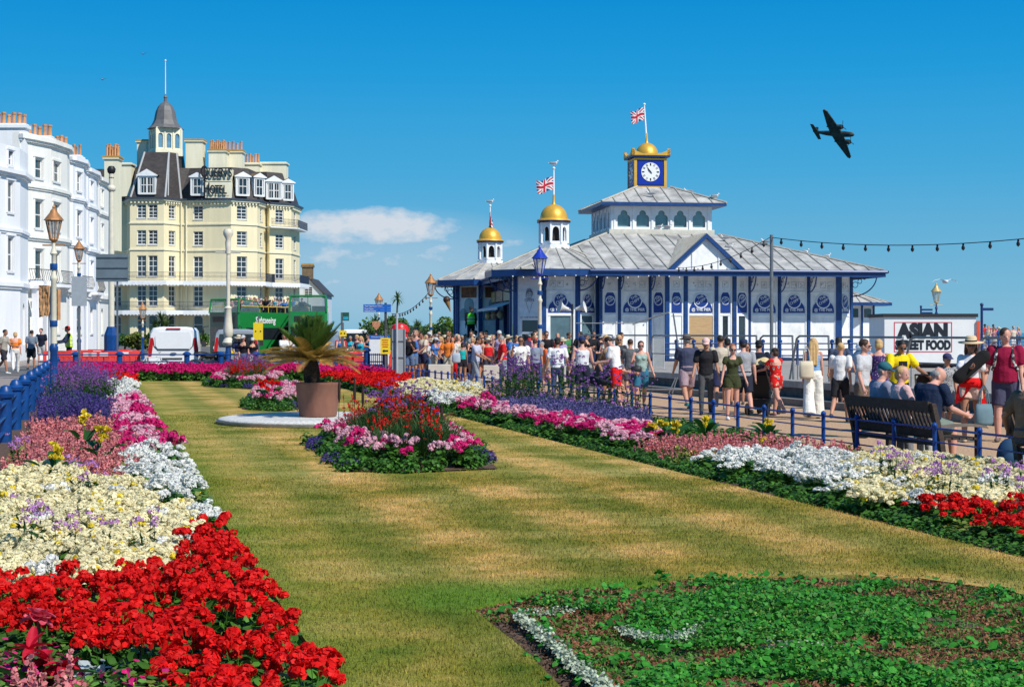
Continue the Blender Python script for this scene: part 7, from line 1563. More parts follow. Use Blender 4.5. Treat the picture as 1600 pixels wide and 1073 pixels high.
for p in protos:
 for c in list(p.children): bpy.data.objects.remove(c)
 bpy.data.objects.remove(p)
def leafm(name, c, c2, rand=.18, scale=5, trans=.25): return mat(name, c, rough=.55, scale=scale, col2=c2, thr=(.3, .7), rand=rand, trans=trans, spec=.3, isl=.38)
green = leafm('leaf_green', (.028, .10, .012), (.085, .23, .028)); greend = leafm('leaf_dark_green', (.015, .055, .012), (.045, .12, .02)); greeny = leafm('leaf_yellow_green', (.10, .17, .02), (.25, .28, .06)); silver = leafm('leaf_silver', (.30, .36, .36), (.50, .55, .56)); bronze = leafm('leaf_bronze', (.09, .03, .018), (.22, .09, .05))
def petal(name, c, c2=None, rand=.1): return mat(name, c, rough=.6, scale=30, col2=c2 or tuple(min(1, x * 1.25 + .01) for x in c), thr=(.35, .65), rand=rand, trans=.3, spec=.2, isl=.16)
red_p = petal('petal_red', (.62, .003, .005), (.84, .016, .012)); cream_p = petal('petal_cream', (.80, .70, .40), (.90, .85, .60)); yel_p = petal('petal_yellow', (.80, .60, .02), (.88, .72, .08)); white_p = petal('petal_white', (.78, .77, .72), (.86, .86, .82)); pinkl = petal('petal_pale_pink', (.74, .34, .46), (.84, .55, .62)); mag_p = petal('petal_magenta', (.66, .008, .15), (.78, .04, .26)); magd = petal('petal_deep_magenta', (.62, .004, .13), (.75, .02, .22)); coral = petal('petal_coral_pink', (.72, .18, .22), (.80, .36, .34)); purp = petal('petal_purple', (.17, .06, .27), (.34, .15, .44)); blue_p = petal('petal_blue_violet', (.06, .035, .20), (.13, .085, .34)); lil = petal('petal_lilac', (.42, .16, .46), (.56, .28, .60))
ng = np.random.default_rng(11)
def unit(v): return v / np.linalg.norm(v, axis=1, keepdims=True)
def cards(P, N, size, n=5, asp=1.0, jit=.25, fold=.0):
 """flat n-gons at P facing N"""
 k = len(P); N = unit(N + 1e-6); up = unit(np.cross(N, ng.normal(size=(k, 3)) + 1e-3)); v = np.cross(N, up); V = np.zeros((k, n, 3)); size = np.broadcast_to(size, (k,))
 for i in range(n):
  t = 2 * math.pi * i / n; r = (size * (1 + ng.uniform(-jit, jit, k)))[:, None]; V[:, i] = P + up * math.cos(t) * r * asp + v * math.sin(t) * r + N * (r * fold * abs(math.cos(t)))
 return V
def dome(k, r, z0, z1, fill=.5):
 a = ng.uniform(0, 2 * math.pi, k); q = ng.uniform(fill, 1, k); e = ng.uniform(0, 1, k); rr = r * np.sqrt(1 - (e * .92) ** 2) * q
 return np.c_[rr * np.cos(a), rr * np.sin(a), z0 + (z1 - z0) * e * q]
def up_n(P, spread=.8, c=(0, 0, 0)): return unit(P - np.array(c)) * spread + np.array([0, 0, 1.]) + ng.normal(size=P.shape) * .75
def poms(H, r, k, ps, n=5, low=-.2):
 """flower heads: petals over the upper part of little globes centred at H"""
 m = len(H); d = ng.normal(size=(m, k, 3)); d[:, :, 2] = np.abs(d[:, :, 2]) + low; d /= np.linalg.norm(d, axis=2, keepdims=True)
 rr = (r * ng.uniform(.75, 1.15, m))[:, None, None]; P = (H[:, None] + d * rr).reshape(-1, 3); return cards(P, d.reshape(-1, 3) + ng.normal(size=(m * k, 3)) * .35, ps, n)
def stems(B, Tt, w=.0025):
 k = len(B); s = np.array([w, 0, 0]); return np.stack([B - s, B + s, Tt + s * .7, Tt - s * .7], 1)
class Plant:
 def __init__(s, name, fol, flo): s.name, s.fol, s.flo = name, fol, flo     # lists of (part name, mesh)
def pm(name, Vs, m):
 """mesh from several (V, material index) groups"""
 v = []; f = []; mi = []; k = 0
 me = bpy.data.meshes.new(name); tot = sum(V.shape[0] * V.shape[1] for V, _ in Vs); me.vertices.add(tot); me.vertices.foreach_set('co', np.concatenate([V.reshape(-1) for V, _ in Vs]).astype(np.float32))
 me.loops.add(tot); me.loops.foreach_set('vertex_index', np.arange(tot, dtype=np.int32)); tp = sum(V.shape[0] for V, _ in Vs); me.polygons.add(tp)
 lt = np.concatenate([np.full(V.shape[0], V.shape[1], np.int32) for V, _ in Vs]); me.polygons.foreach_set('loop_start', np.concatenate([[0], np.cumsum(lt)[:-1]]).astype(np.int32)); me.polygons.foreach_set('loop_total', lt)
 for x in (m if isinstance(m, list) else [m]): me.materials.append(x)
 me.polygons.foreach_set('material_index', np.concatenate([np.full(V.shape[0], i, np.int32) for V, i in Vs])); me.update(calc_edges=True); return me
def gerani(col, nh=9, r=.155, h=.26, hr=.037, pk=26, ps=.0155, leaf=.034, nl=95, fol=None):
 P = dome(nl, r, .02, h); f = cards(P, up_n(P), leaf * ng.uniform(.7, 1.2, nl), 6)
 a = ng.uniform(0, 6.28, nh); q = np.sqrt(ng.uniform(.02, 1, nh)) * r * 1.02; H = np.c_[q * np.cos(a), q * np.sin(a), h + .05 - .09 * (q / r) ** 2 + ng.uniform(-.02, .045, nh)]
 st = stems(H * [.5, .5, .45], H, .003)
 return [('foliage', pm('foliage', [(f, 0), (st, 0)], fol or green))], [('flower_heads', pm('flower_heads', [(poms(H, hr, pk, ps), 0)], col))]
def marig(col=None, nh=25, young=3):
 P = dome(120, .16, .02, .24); f = cards(P, up_n(P), .022, 4, asp=1.8); a = ng.uniform(0, 6.28, nh); q = np.sqrt(ng.uniform(.02, 1, nh)) * .17; H = np.c_[q * np.cos(a), q * np.sin(a), .27 - .07 * (q / .17) ** 2 + ng.uniform(-.02, .03, nh)]
 return [('foliage', pm('foliage', [(f, 0)], green))], [('flower_heads', pm('flower_heads', [(poms(H[young:], .032, 40, .0135, 5, -.25), 0), (poms(H[:young], .026, 26, .012, 4, -.3), 1)], [cream_p, yel_p]))]
def spikes(col, n=18, r=.15, h=(.25, .42), ps=.012, per=26, fol=None, sh=.5, leafs=70, sw=.014):
 a = ng.uniform(0, 6.28, n); q = np.sqrt(ng.uniform(0, 1, n)) * r; B = np.c_[q * np.cos(a), q * np.sin(a), np.zeros(n)]; Hh = ng.uniform(*h, n); T_ = B + np.c_[ng.normal(size=(n, 2)) * .03, Hh]
 u = ng.uniform(1 - sh, 1, (n, per)); P = (B[:, None] + (T_ - B)[:, None] * u[:, :, None] + ng.normal(size=(n, per, 3)) * sw * (1.3 - u[:, :, None])).reshape(-1, 3)
 D_ = dome(leafs, r, .02, h[0] * .8); f = cards(D_, up_n(D_), .018, 4, asp=2.2)
 return [('foliage', pm('foliage', [(f, 0), (stems(B, T_, .003), 0)], fol or green))], [('flower_spikes', pm('flower_spikes', [(cards(P, ng.normal(size=P.shape) + [0, -.6, .4], ps, 5), 0)], col))]
def verbena(n=9, h=(.5, .85), r=.2, col=None, big=.021):
 a = ng.uniform(0, 6.28, n); q = np.sqrt(ng.uniform(0, 1, n)) * r; B = np.c_[q * np.cos(a), q * np.sin(a), np.zeros(n)]; T_ = B * [1.5, 1.5, 1] + np.c_[ng.normal(size=(n, 2)) * .05, ng.uniform(*h, n)]
 H = np.concatenate([T_, T_ + ng.normal(size=T_.shape) * [.05, .05, .05]]); L = ng.uniform(0, .8, (n * 12)); i = ng.integers(0, n, n * 12); P = B[i] + (T_ - B)[i] * L[:, None]
 f = cards(P, ng.normal(size=P.shape), .013, 4, asp=3.2)
 return [('foliage', pm('foliage', [(f, 0), (stems(B, T_, .0035), 0)], greend))], [('flower_heads', pm('flower_heads', [(poms(H, big, 15, .0105, 4), 0)], col or purp))]
def lowmix(col, n=120, m=50, r=.17, h=.14, fol=None, ps=.011):
 P = dome(n, r, .0, h, .4); Q = dome(m, r, .02, h * 1.1, .85); return [('foliage', pm('foliage', [(cards(P, up_n(P), .022, 5), 0)], fol or green))], [('flowers', pm('flowers', [(cards(Q, up_n(Q), ps, 5), 0)], col))] if col else []
def silverp():
 P = dome(130, .13, .02, .2); return [('foliage', pm('foliage', [(cards(P, up_n(P), .03, 6, asp=.45, jit=.5), 0)], silver))], []
def feathery(n=260, h=.42, r=.2, m=None):
 a = ng.uniform(0, 6.28, n); q = np.sqrt(ng.uniform(0, 1, n)) * r; B = np.c_[q * np.cos(a), q * np.sin(a), ng.uniform(0, h * .5, n)]; T_ = B + np.c_[ng.normal(size=(n, 2)) * .09, ng.uniform(.12, h * .6, n)]; return [('foliage', pm('foliage', [(stems(B, T_, .004), 0)], m or greend))], []
SP = {
'red_geranium': ('geranium', 'red geranium plant', [gerani(red_p, 8, hr=.040, pk=30, ps=.0165) for _ in range(4)]),
'white_geranium': ('geranium', 'white geranium plant', [gerani(white_p, 12, ps=.0125, pk=34) for _ in range(3)]),
'pink_geranium': ('geranium', 'pale pink geranium plant', [gerani(pinkl, 10) for _ in range(3)]),
'magenta_geranium': ('geranium', 'magenta geranium plant', [gerani(mag_p, 10) for _ in range(3)]),
'deep_magenta_geranium': ('geranium', 'deep magenta geranium plant', [gerani(magd, 18, r=.2, h=.3) for _ in range(2)]),
'cream_marigold': ('marigold', 'cream marigold plant', [marig() for _ in range(4)]),
'pink_snapdragon': ('snapdragon', 'coral pink snapdragon plant', [spikes(coral, 11, h=(.2, .36), ps=.014, per=22, fol=green, leafs=110) for _ in range(3)]),
'blue_salvia': ('salvia', 'violet blue salvia plant', [spikes(blue_p, 17, h=(.28, .5), ps=.011, per=20, fol=green, leafs=110) for _ in range(3)]),
'lavender': ('salvia', 'lavender blue salvia plant', [spikes(petal('petal_lavender', (.12, .10, .30), (.24, .20, .44)), 24, h=(.25, .42), ps=.011, per=20, fol=greend) for _ in range(2)]),
'purple_verbena': ('verbena', 'tall purple verbena plant', [verbena() for _ in range(4)]),
'lilac_cleome': ('cleome', 'lilac cleome plant', [verbena(4, (.40, .56), .10, lil, .036) for _ in range(2)]),
'low_verbena': ('verbena', 'low lilac verbena plant', [verbena(12, (.22, .40), .18, lil, .02) for _ in range(2)]),
'purple_ageratum': ('ageratum', 'low violet ageratum plant', [lowmix(blue_p, 60, 130, fol=greend, ps=.015) for _ in range(2)]),
'green_foliage': ('bedding_plant', 'low green bedding plant', [lowmix(None, 170, 0, h=.2) for _ in range(3)]),
'yellow_foliage': ('bedding_plant', 'yellow green bedding plant', [lowmix(yel_p, 150, 14, h=.22, fol=greeny) for _ in range(2)]),
'magenta_mix': ('bedding_plant', 'green bedding plant with small magenta flowers', [lowmix(mag_p, 170, 34, h=.26, ps=.019, fol=leafm('leaf_light_green', (.05, .15, .018), (.15, .30, .05))) for _ in range(3)]),
'dusty_miller': ('dusty_miller', 'silver leaved dusty miller plant', [silverp() for _ in range(2)]),
'bronze_stem_plant': ('bronze_plant', 'tall bronze stemmed plant with scattered red flowers', [spikes(red_p, 14, r=.14, h=(.3, .62), ps=.013, per=7, fol=bronze, sh=.3, sw=.03, leafs=70) for _ in range(3)]),
'fennel': ('feathery_plant', 'dark green feathery plant', [feathery() for _ in range(3)]),
}
PL = []
def plant(sp, x, y, where, s=1., z=.0, hz=1.):
 s *= rc.uniform(.88, 1.14); PL.append((y, sp, rc.choice(SP[sp][2]), x, z, rc.uniform(0, 6.28), s, s * hz * rc.uniform(.9, 1.15), rc.uniform(-.08, .08), where))
def marr(me):
 n = len(me.vertices); co = np.empty(n * 3, np.float32); me.vertices.foreach_get('co', co); k = len(me.polygons); lt = np.empty(k, np.int32); me.polygons.foreach_get('loop_total', lt); mi = np.empty(k, np.int32); me.polygons.foreach_get('material_index', mi); return co.reshape(-1, 3), lt, mi
def grow():
 by = {}
 for p in sorted(PL, key=lambda p: p[0]): by.setdefault(p[1], []).append(p)
 for sp, L in by.items():
  kind, lab, _ = SP[sp]
  for y, _, (fol, flo), x, z, rz, s, sz, rx, where in L[:300]:
   o = link({'green_foliage': 'green_bedding_plant', 'yellow_foliage': 'lime_bedding_plant', 'magenta_mix': 'magenta_bedding_plant', 'lavender': 'lavender_plant'}.get(sp, sp), fol[0][1], None, (x, y, z), rz); o.scale = (s, s, sz); o.rotation_euler.x = rx; tag(o, f'{lab} {where}', kind.replace('_', ' '), f'{lab}s {where}')
   if flo: link(flo[0][0], flo[0][1], o)
  if len(L) > 300:      # the rest of the kind, farther off, as one mass
   CO, LT, MI, ms = [], [], [], []; ca = {}
   for y, _, (fol, flo), x, z, rz, s, sz, rx, where in L[300:]:
    R3 = np.array(Matrix.Rotation(rz, 3, 'Z') @ Matrix.Diagonal((s, s, sz))).T
    for _, me in fol + flo:
     if me.name not in ca:
      ca[me.name] = marr(me) + ([(ms.index(m) if m in ms else (ms.append(m) or len(ms) - 1)) for m in me.materials],)
     co, lt, mi, mp = ca[me.name]; CO.append(co @ R3 + np.array([x, y, z])); LT.append(lt); MI.append(np.array(mp, np.int32)[mi])
   co = np.concatenate(CO).astype(np.float32); lt = np.concatenate(LT); me = bpy.data.meshes.new(sp + '_mass'); me.vertices.add(len(co)); me.vertices.foreach_set('co', co.reshape(-1)); me.loops.add(len(co)); me.loops.foreach_set('vertex_index', np.arange(len(co), dtype=np.int32))
   me.polygons.add(len(lt)); me.polygons.foreach_set('loop_start', np.concatenate([[0], np.cumsum(lt)[:-1]]).astype(np.int32)); me.polygons.foreach_set('loop_total', lt)
   for m in ms: me.materials.append(m)
   me.polygons.foreach_set('material_index', np.concatenate(MI)); me.update(calc_edges=True); link(sp + '_mass', me)['kind'] = 'stuff'
def proj(x, y, z): return (800 + F * x / y, HOR + F * (CZ - z) / y)
LZ = [('corner', [(-200, 958), (60, 965), (110, 972), (215, 1000), (300, 1045), (330, 1095), (330, 1400), (-300, 1400)]),
('red_geranium', [(-300, 898), (130, 893), (230, 868), (290, 852), (312, 818), (345, 808), (375, 850), (430, 930), (470, 1000), (540, 1060), (640, 1400), (330, 1400), (330, 1095), (300, 1045), (215, 1000), (110, 972), (-300, 955)]),
('white_mix', [(205, 705), (262, 694), (275, 705), (300, 750), (350, 812), (320, 812), (300, 790), (250, 755), (205, 742)]),
('pinkmix', [(175, 630), (222, 620), (245, 650), (275, 700), (205, 705), (190, 665)]),
('cream_marigold', [(-300, 742), (0, 735), (60, 726), (150, 736), (215, 750), (300, 790), (330, 818), (300, 850), (230, 870), (130, 893), (-300, 900)]),
('pink_snapdragon', [(15, 705), (60, 662), (110, 655), (200, 660), (250, 700), (205, 742), (150, 738), (60, 724), (-40, 738)]),
('blue_salvia', [(20, 660), (60, 630), (120, 628), (190, 634), (205, 660), (110, 656), (30, 676)]),
('purple_verbena', [(20, 640), (60, 605), (100, 588), (140, 600), (150, 615), (190, 634), (120, 628), (60, 630)]),
('creampurp', [(100, 606), (150, 600), (172, 606), (180, 620), (150, 622)]),
('white_geranium', [(165, 604), (205, 604), (230, 625), (180, 632)]),
('red_geranium', [(140, 598), (190, 592), (222, 606), (165, 606)]),
('deep_magenta_geranium', [(60, 560), (330, 560), (330, 599), (100, 602)])]
RZ_ = [('red_geranium', [(1346, 786), (1540, 796), (1900, 812), (1900, 1000), (1590, 920), (1340, 850)]),
('red_geranium', [(430, 590), (560, 586), (640, 592), (640, 600), (592, 622), (540, 610), (430, 600)]),
('deep_magenta_geranium', [(330, 560), (620, 560), (640, 592), (560, 588), (430, 592), (330, 600)]),
('cream_marigold', [(592, 606), (640, 597), (700, 600), (752, 610), (735, 622), (600, 616)]),
('white_geranium', [(560, 622), (600, 616), (735, 622), (700, 632), (640, 634)]),
('pinkmix', [(640, 634), (700, 632), (762, 626), (800, 642), (900, 656), (1000, 664), (1045, 682), (990, 710), (940, 732), (860, 708), (640, 660)]),
('lavender', [(765, 628), (870, 632), (1000, 650), (1005, 664), (900, 656), (800, 642)]),
('purple_verbena', [(770, 590), (980, 600), (1000, 650), (870, 632), (765, 628)]),
('white_geranium', [(945, 704), (1060, 712), (1240, 715), (1335, 716), (1330, 800), (1320, 830), (1200, 790), (1060, 752), (940, 728)]),
('pink_snapdragon', [(960, 700), (1040, 676), (1335, 700), (1335, 716), (1240, 713), (1060, 713)]),
('cream_marigold', [(1335, 712), (1500, 716), (1900, 735), (1900, 815), (1540, 802), (1360, 800), (1326, 800)])]
def zone(px, py, Zs):
 for n, P in Zs:
  if in_poly(px, py, P): return n
def expand(z):
 q = rc.random()
 if z == 'corner': return 'magenta_mix' if q < .5 else ('green_foliage' if q < .6 else ('yellow_foliage' if q < .8 else ('dusty_miller' if q < .9 else 'pink_snapdragon')))
 if z == 'cream_marigold' and q < .07: return 'green_foliage' if q < .04 else 'white_geranium'
 if z in ('white_geranium', 'blue_salvia') and q < .12: return 'green_foliage'
 if z == 'red_geranium' and q < .15: return 'green_foliage' if q < .10 else 'yellow_foliage'
 if z == 'white_mix': return 'white_geranium' if q < .52 else ('dusty_miller' if q < .6 else ('yellow_foliage' if q < .8 else 'green_foliage'))
 if z == 'pinkmix': return 'pink_geranium' if q < .55 else 'magenta_geranium'
 if z == 'creampurp': return 'cream_marigold' if q < .5 else 'purple_verbena'
 if z == 'pink_snapdragon': return z if q < .68 else ('yellow_foliage' if q < .88 else 'green_foliage')
 return z
def fill(bed, Zs, ya, yb, lo_f, hi_f, where, base):
 y = ya
 while y < yb:
  sp_ = .235 if y < 14 else (.27 if y < 24 else (.33 if y < 40 else .40)); x = lo_f(y) + sp_ * .4
  while x < hi_f(y):
   jx, jy = x + rc.uniform(-.3, .3) * sp_, y + rc.uniform(-.3, .3) * sp_; x += sp_
   px, py = proj(jx, jy, .27 if bed == 'l' else (.15 if y < 24 else .22))
   if px < -90 or px > 1690 or py > 1220: continue
   z = zone(px, py, Zs); e = (jx - lo_f(jy)) if bed == 'r' else (hi_f(jy) - jx)
   if bed == 'r' and e < (.17 if y < 26 else .12) or (bed == 'r' and e < .42 and z != 'red_geranium' and rc.random() < .4): z = 'green_foliage'
   if bed == 'l' and e < .1 and y < 16 and rc.random() < .6: z = 'green_foliage'
   if bed == 'l' and (jx - lo_f(jy)) < .30 and y > 16 and y < 50: continue
   if z is None: z = base
   if z is None: continue
   if z == 'purple_verbena' and rc.random() > (.24 if bed == 'r' else .45): z = rc.choice(('low_verbena', 'fennel', 'green_foliage', 'blue_salvia'))
   z2 = expand(z); s = {'.235': 1.}.get(str(sp_), sp_ / .25)
   if z2 == 'purple_verbena': s = 1.3 if bed == 'r' and px > 790 else 1.
   if z2 == 'green_foliage' and e < .5: s *= .78
   plant(z2, jx, jy, where, s, 0, 1. if z2 == 'purple_verbena' else (.72 if bed == 'r' else .86))
  y += sp_ * .92
fill('l', LZ, 6.4, 62.2, lambda y: fenceL(y) + .15, lambda y: lawnL(y) - .10, 'in the left bed', 'green_foliage')
fill('r', RZ_, 11.0, 62.2, lambda y: lawnR(y) + .12, lambda y: fenceR(y) - .15, 'in the right bed', 'green_foliage')
y = LYB + .25
while y < 62.4:
 x = lawnL(y) + .1
 while x < lawnR(y): plant('deep_magenta_geranium', x + rc.uniform(-.1, .1), y + rc.uniform(-.1, .1), 'in the back bed', 1.35); x += .42
 y += .5
for px, py, n in ((30, 690, 4), (60, 800, 3), (140, 735, 3), (105, 808, 2), (150, 812, 2), (225, 812, 1), (1395, 712, 3), (1440, 722, 3), (1475, 735, 3), (1570, 735, 3), (1596, 745, 3), (1590, 725, 2), (1560, 720, 2)):
 for i in range((n + 1) // 2):
  d = D(py, .45); plant('lilac_cleome', X(px + rc.uniform(-18, 18), d), d + rc.uniform(-.4, .4), 'rising above the cream marigolds', .9)
def island(poly, where, ring=.42, tall=True, feath=.5):
 xs = [p[0] for p in poly]; ys = [p[1] for p in poly]; n = len(poly); sp_ = .27; y = min(ys); o = sheet('island_soil', poly, .056, soilm)
 def ed(x, y):
  m_ = 9
  for i in range(n):
   a, b_ = Vector(poly[i]), Vector(poly[(i + 1) % n]); p = Vector((x, y)); t = max(0, min(1, (p - a).dot(b_ - a) / (b_ - a).length_squared)); m_ = min(m_, (p - a.lerp(b_, t)).length)
  return m_
 while y < max(ys):
  x = min(xs)
  while x < max(xs):
   jx, jy = x + rc.uniform(-.08, .08), y + rc.uniform(-.08, .08); x += sp_
   if not in_poly(jx, jy, poly): continue
   e = ed(jx, jy); q = rc.random()
   if e < ring * .45: plant('green_foliage' if q < .72 else 'purple_ageratum', jx, jy, where, .95, .05)
   elif e < ring * 1.6: plant('pink_geranium' if q < .5 else ('magenta_geranium' if q < .76 else 'green_foliage'), jx, jy, where, .95, .06)
   else:
    plant('fennel' if q < .5 else ('bronze_stem_plant' if q < .85 else 'green_foliage'), jx, jy, where, 1.15, .06)
    if rc.random() < .22: plant('purple_verbena', jx, jy, where, .95, .06)
  y += sp_
ISL = [G(535, 742), G(640, 744), G(778, 738), G(740, 706), G(700, 684), G(650, 672), G(590, 668), G(552, 676), G(515, 690), G(478, 700)]
island(ISL, 'in the island bed')
ISL2 = [G(318, 606), G(395, 610), G(445, 606), G(450, 594), G(390, 591), G(330, 596)]
island(ISL2, 'in the far left island', .5); ISL3 = [G(378, 642), G(440, 646), G(470, 642), G(478, 620), G(430, 616), G(392, 624)]
island(ISL3, 'in the island behind the plinth', .5)
def canna(label, x, y, h, fcol, nleaf=5, leafm_=None, nf=10, s=1., z=0, lw=.07):
 t = thing('canna', label, 'canna', (x, y, z), rc.uniform(0, 6.28)); lm = leafm_ or leafm('canna_leaf', (.018, .085, .02), (.04, .16, .03), scale=3)
 b = MB(); b.tube([(0, 0, 0), (.01, 0, h * .5), (0, .01, h)], [.012, .010, .006], 6); b.obj('stem', green, t)
 L = MB()
 for i in range(nleaf):
  a = i * 2.4 + rc.uniform(-.3, .3); z0_ = h * (.08 + .42 * i / nleaf); ln = .34 * s * rc.uniform(.85, 1.15); rows = []
  for k in range(7):
   u = k / 6; r_ = ln * (.12 + .75 * u); zz = z0_ + ln * (1.0 * u - .55 * u * u); w_ = lw * s * math.sin(math.pi * min(1, u * .92 + .06)) ** .8
   c, s_ = math.cos(a), math.sin(a); rows.append([(c * r_ - s_ * w_, s_ * r_ + c * w_, zz + w_ * .35), (c * r_, s_ * r_, zz), (c * r_ + s_ * w_, s_ * r_ - c * w_, zz + w_ * .35)])
  L.add([p for r in rows for p in r], [(k * 3 + j, k * 3 + j + 1, k * 3 + j + 4, k * 3 + j + 3) for k in range(6) for j in range(2)])
 L.obj('leaves', lm, t, smooth='all')
 H = np.c_[ng.normal(size=(nf, 2)) * .030 * s, h - .02 - .16 * s * ng.uniform(0, 1, nf)]; k = 9; d = ng.normal(size=(nf, k, 3)); d[:, :, 2] = np.abs(d[:, :, 2]); d /= np.linalg.norm(d, axis=2, keepdims=True); P = (H[:, None] + d * .022 * s).reshape(-1, 3)
 link('flowers', pm('flowers', [(cards(P, np.cross(d.reshape(-1, 3), ng.normal(size=(nf * k, 3))), .019 * s, 5, asp=1.6), 0)], fcol), t); return t
for px, py, lab in ((131, 640, 'tall yellow canna with two flower clusters in the left bed, the taller one'), (158, 665, 'yellow canna right of the tallest one in the left bed'), (87, 690, 'short yellow canna at the left among the coral snapdragons'), (715, 601, 'yellow canna behind the cream marigolds near the fence bend'), (724, 604, 'yellow canna beside its taller twin near the cream marigolds'), (784, 614, 'single small yellow canna left of the verbena'), (1019, 661, 'yellow canna at the far end of the snapdragons'), (1035, 656, 'yellow canna second along the snapdragons'), (1056, 658, 'yellow canna third along the snapdragons'), (1101, 648, 'tall yellow canna before the youth in black'), (1199, 652, 'tall yellow canna before the pushchair'), (1192, 684, 'short yellow canna below the tall one before the pushchair')):
 d = D(py + (80 if px < 200 else (24 if py < 620 else 42 + (py > 680) * -10))); canna(lab, X(px, d), d, Z(py, d), yel_p, 6, nf=12, s=1.1)
for i, (px, py) in enumerate(((598, 628), (612, 624), (640, 622), (645, 628), (668, 642), (676, 644), (610, 655), (630, 652), (655, 636))):
 d = 24.5 + (i % 4) * .9; canna(('red canna standing in the island bed right of the pot', 'orange red canna among the verbena of the island bed')[i % 2] + (', leftmost', ', left', ', by the pot', ', middle', ', right', ', rightmost', ', low left', ', low middle', ', centre')[i], X(px, d), d, Z(py, d), red_p, 5, bronze, nf=15, s=1.35, z=.05)
for i, (px, py, d) in enumerate(((362, 573, 50), (374, 570, 51), (410, 592, 37), (430, 590, 38), (420, 596, 36), (470, 598, 34))): canna('red canna in a back island bed' + (', tallest beside the column', ', right of the tallest', ', leftmost of the nearer bed', ', middle of the nearer bed', ', lowest of the nearer bed', ', beside the pot')[i], X(px, d), d, Z(py, d), red_p, 5, greend, nf=9, s=1.2)
sp_m = mat('dark_seed_head', (.035, .018, .015), rough=.9, var=.3)
for i, (px, py, d) in enumerate(((552, 588, 25), (528, 590, 26), (603, 618, 25), (617, 622, 24.6), (632, 612, 25.6), (641, 612, 25), (648, 618, 26), (672, 628, 24), (688, 630, 23.5), (565, 600, 26))):
 t = thing('fountain_grass', 'dark bristly seed spike standing in the island bed' + (', tallest', ', at the pot', ', left centre', ', short', ', thin', ', one of the middle pair', ', behind the pair', ', near the right cannas', ', rightmost', ', leaning')[i], 'ornamental grass', (X(px, d), d, .05)); h = Z(py, d) - .05; b = MB(); b.tube([(0, 0, 0), (.02, 0, h * .6), (.02 + rc.uniform(-.05, .05), 0, h)], [.006, .005, .004], 5); b.obj('stem', sp_m, t); b = MB(); b.lathe([(.006, h * .58), (.022, h * .66), (.024, h * .85), (.004, h)], 8, c=(.02, 0)); b.obj('seed_head', sp_m, t, smooth=True)
cr = petal('petal_crimson', (.50, .006, .02), (.68, .02, .06)); cp = petal('petal_rose', (.62, .04, .09), (.78, .16, .22))
def bigpetal(mb, c, d, L, w, curl=.3, bend=None):
 """one cupped petal from c in direction d"""
 d = Vector(d).normalized(); s = d.cross(Vector((.1, .2, 1))).normalized(); n = s.cross(d); rows = []
 for k in range(6):
  u = k / 5; p = Vector(c) + d * L * u + n * L * curl * (u * u) * -1; ww = w * math.sin(math.pi * (.12 + .80 * u)) ** .7; rows += [tuple(p - s * ww + n * ww * .45), tuple(p - s * ww * .5 + n * ww * .08), tuple(p), tuple(p + s * ww * .5 + n * ww * .08), tuple(p + s * ww + n * ww * .45)]
 mb.add(rows, [(k * 5 + j, k * 5 + j + 1, k * 5 + j + 6, k * 5 + j + 5) for k in range(5) for j in range(4)])
def bigcanna(label, px, py, d, leaves, flowers, pal):
 x, z = X(px, d), Z(py, d); t = thing('canna', label, 'canna', (x, d, 0)); b = MB(); b.tube([(0, 0, 0), (.01, 0, z * .6), (0, 0, z)], [.014, .012, .007], 8); b.obj('stem', bronze, t, smooth=True)
 for (dx, dz, n, L, w, seed) in flowers:
  q = MB(); rr_ = random.Random(seed)
  for i in range(n): a = rr_.uniform(0, 6.28); e = rr_.uniform(-.3, 1.1); bigpetal(q, (dx, 0, z + dz), (math.cos(a) * math.cos(e), math.sin(a) * math.cos(e) - .25, math.sin(e)), L * rr_.uniform(.8, 1.2), w, rr_.uniform(.1, .5))
  q.obj('flower', pal[seed % len(pal)], t, smooth='all')
 lm = leafm('canna_leaf_deep', (.015, .075, .022), (.045, .16, .035), scale=3)
 for (a, z0_, L, w, e) in leaves:
  q = MB(); bigpetal(q, (0, 0, z0_), (math.cos(a) * math.cos(e), math.sin(a) * math.cos(e), math.sin(e)), L, w, .25); q.obj('leaf', lm, t, smooth='all')
 return t
bigcanna('crimson canna with rose upper bloom and broad leaves, nearest flower at the bottom left', 78, 1020, 7.4, [(math.pi + .3, .05, .34, .06, .8), (math.pi * 1.2, .02, .3, .055, .6), (-.15, .16, .24, .035, .35), (2.6, .1, .26, .05, 1.0), (.5, .14, .2, .03, .9), (3.4, -.02, .36, .06, .35)],
 [(-.09, .02, 8, .09, .026, 1), (-.03, -.03, 8, .10, .028, 3), (.07, -.06, 8, .10, .026, 5), (.02, -.12, 8, .09, .024, 7)], [cr])
bigcanna('single rose pink canna bloom above the magenta flowers at the left', 60, 968, 7.7, [(math.pi, .1, .2, .03, .9)], [(0, 0, 9, .075, .042, 2), (.0, .02, 7, .065, .036, 4)], [cp])
for px, py, d in ((247, 1035, 7.9), (152, 1065, 7.6), (240, 1008, 8.3), (30, 1030, 8.2)): canna('small yellow snapdragon in the near left corner' + {247: ', rightmost', 152: ', lowest', 240: ', upper right', 30: ', leftmost'}[px], X(px, d), d, Z(py, d), yel_p, 3, green, nf=7, s=.55, lw=.03)
for px, d in ((290, 7.9), (225, 8.3), (235, 19.5), (215, 18), (1338, 17.0), (1352, 16.8)): plant('dusty_miller', X(px, d), d, 'at the edge of the geraniums', 1.1)
def mound(x, y): return .02 + .025 * np.sin(x * 2.1 + 1) ** 2 + .06 * np.exp(-(((x - 1.2) / .75) ** 2 + ((y - 9.8) / .9) ** 2)) + .012 * np.sin(x * 5 + y * 3)
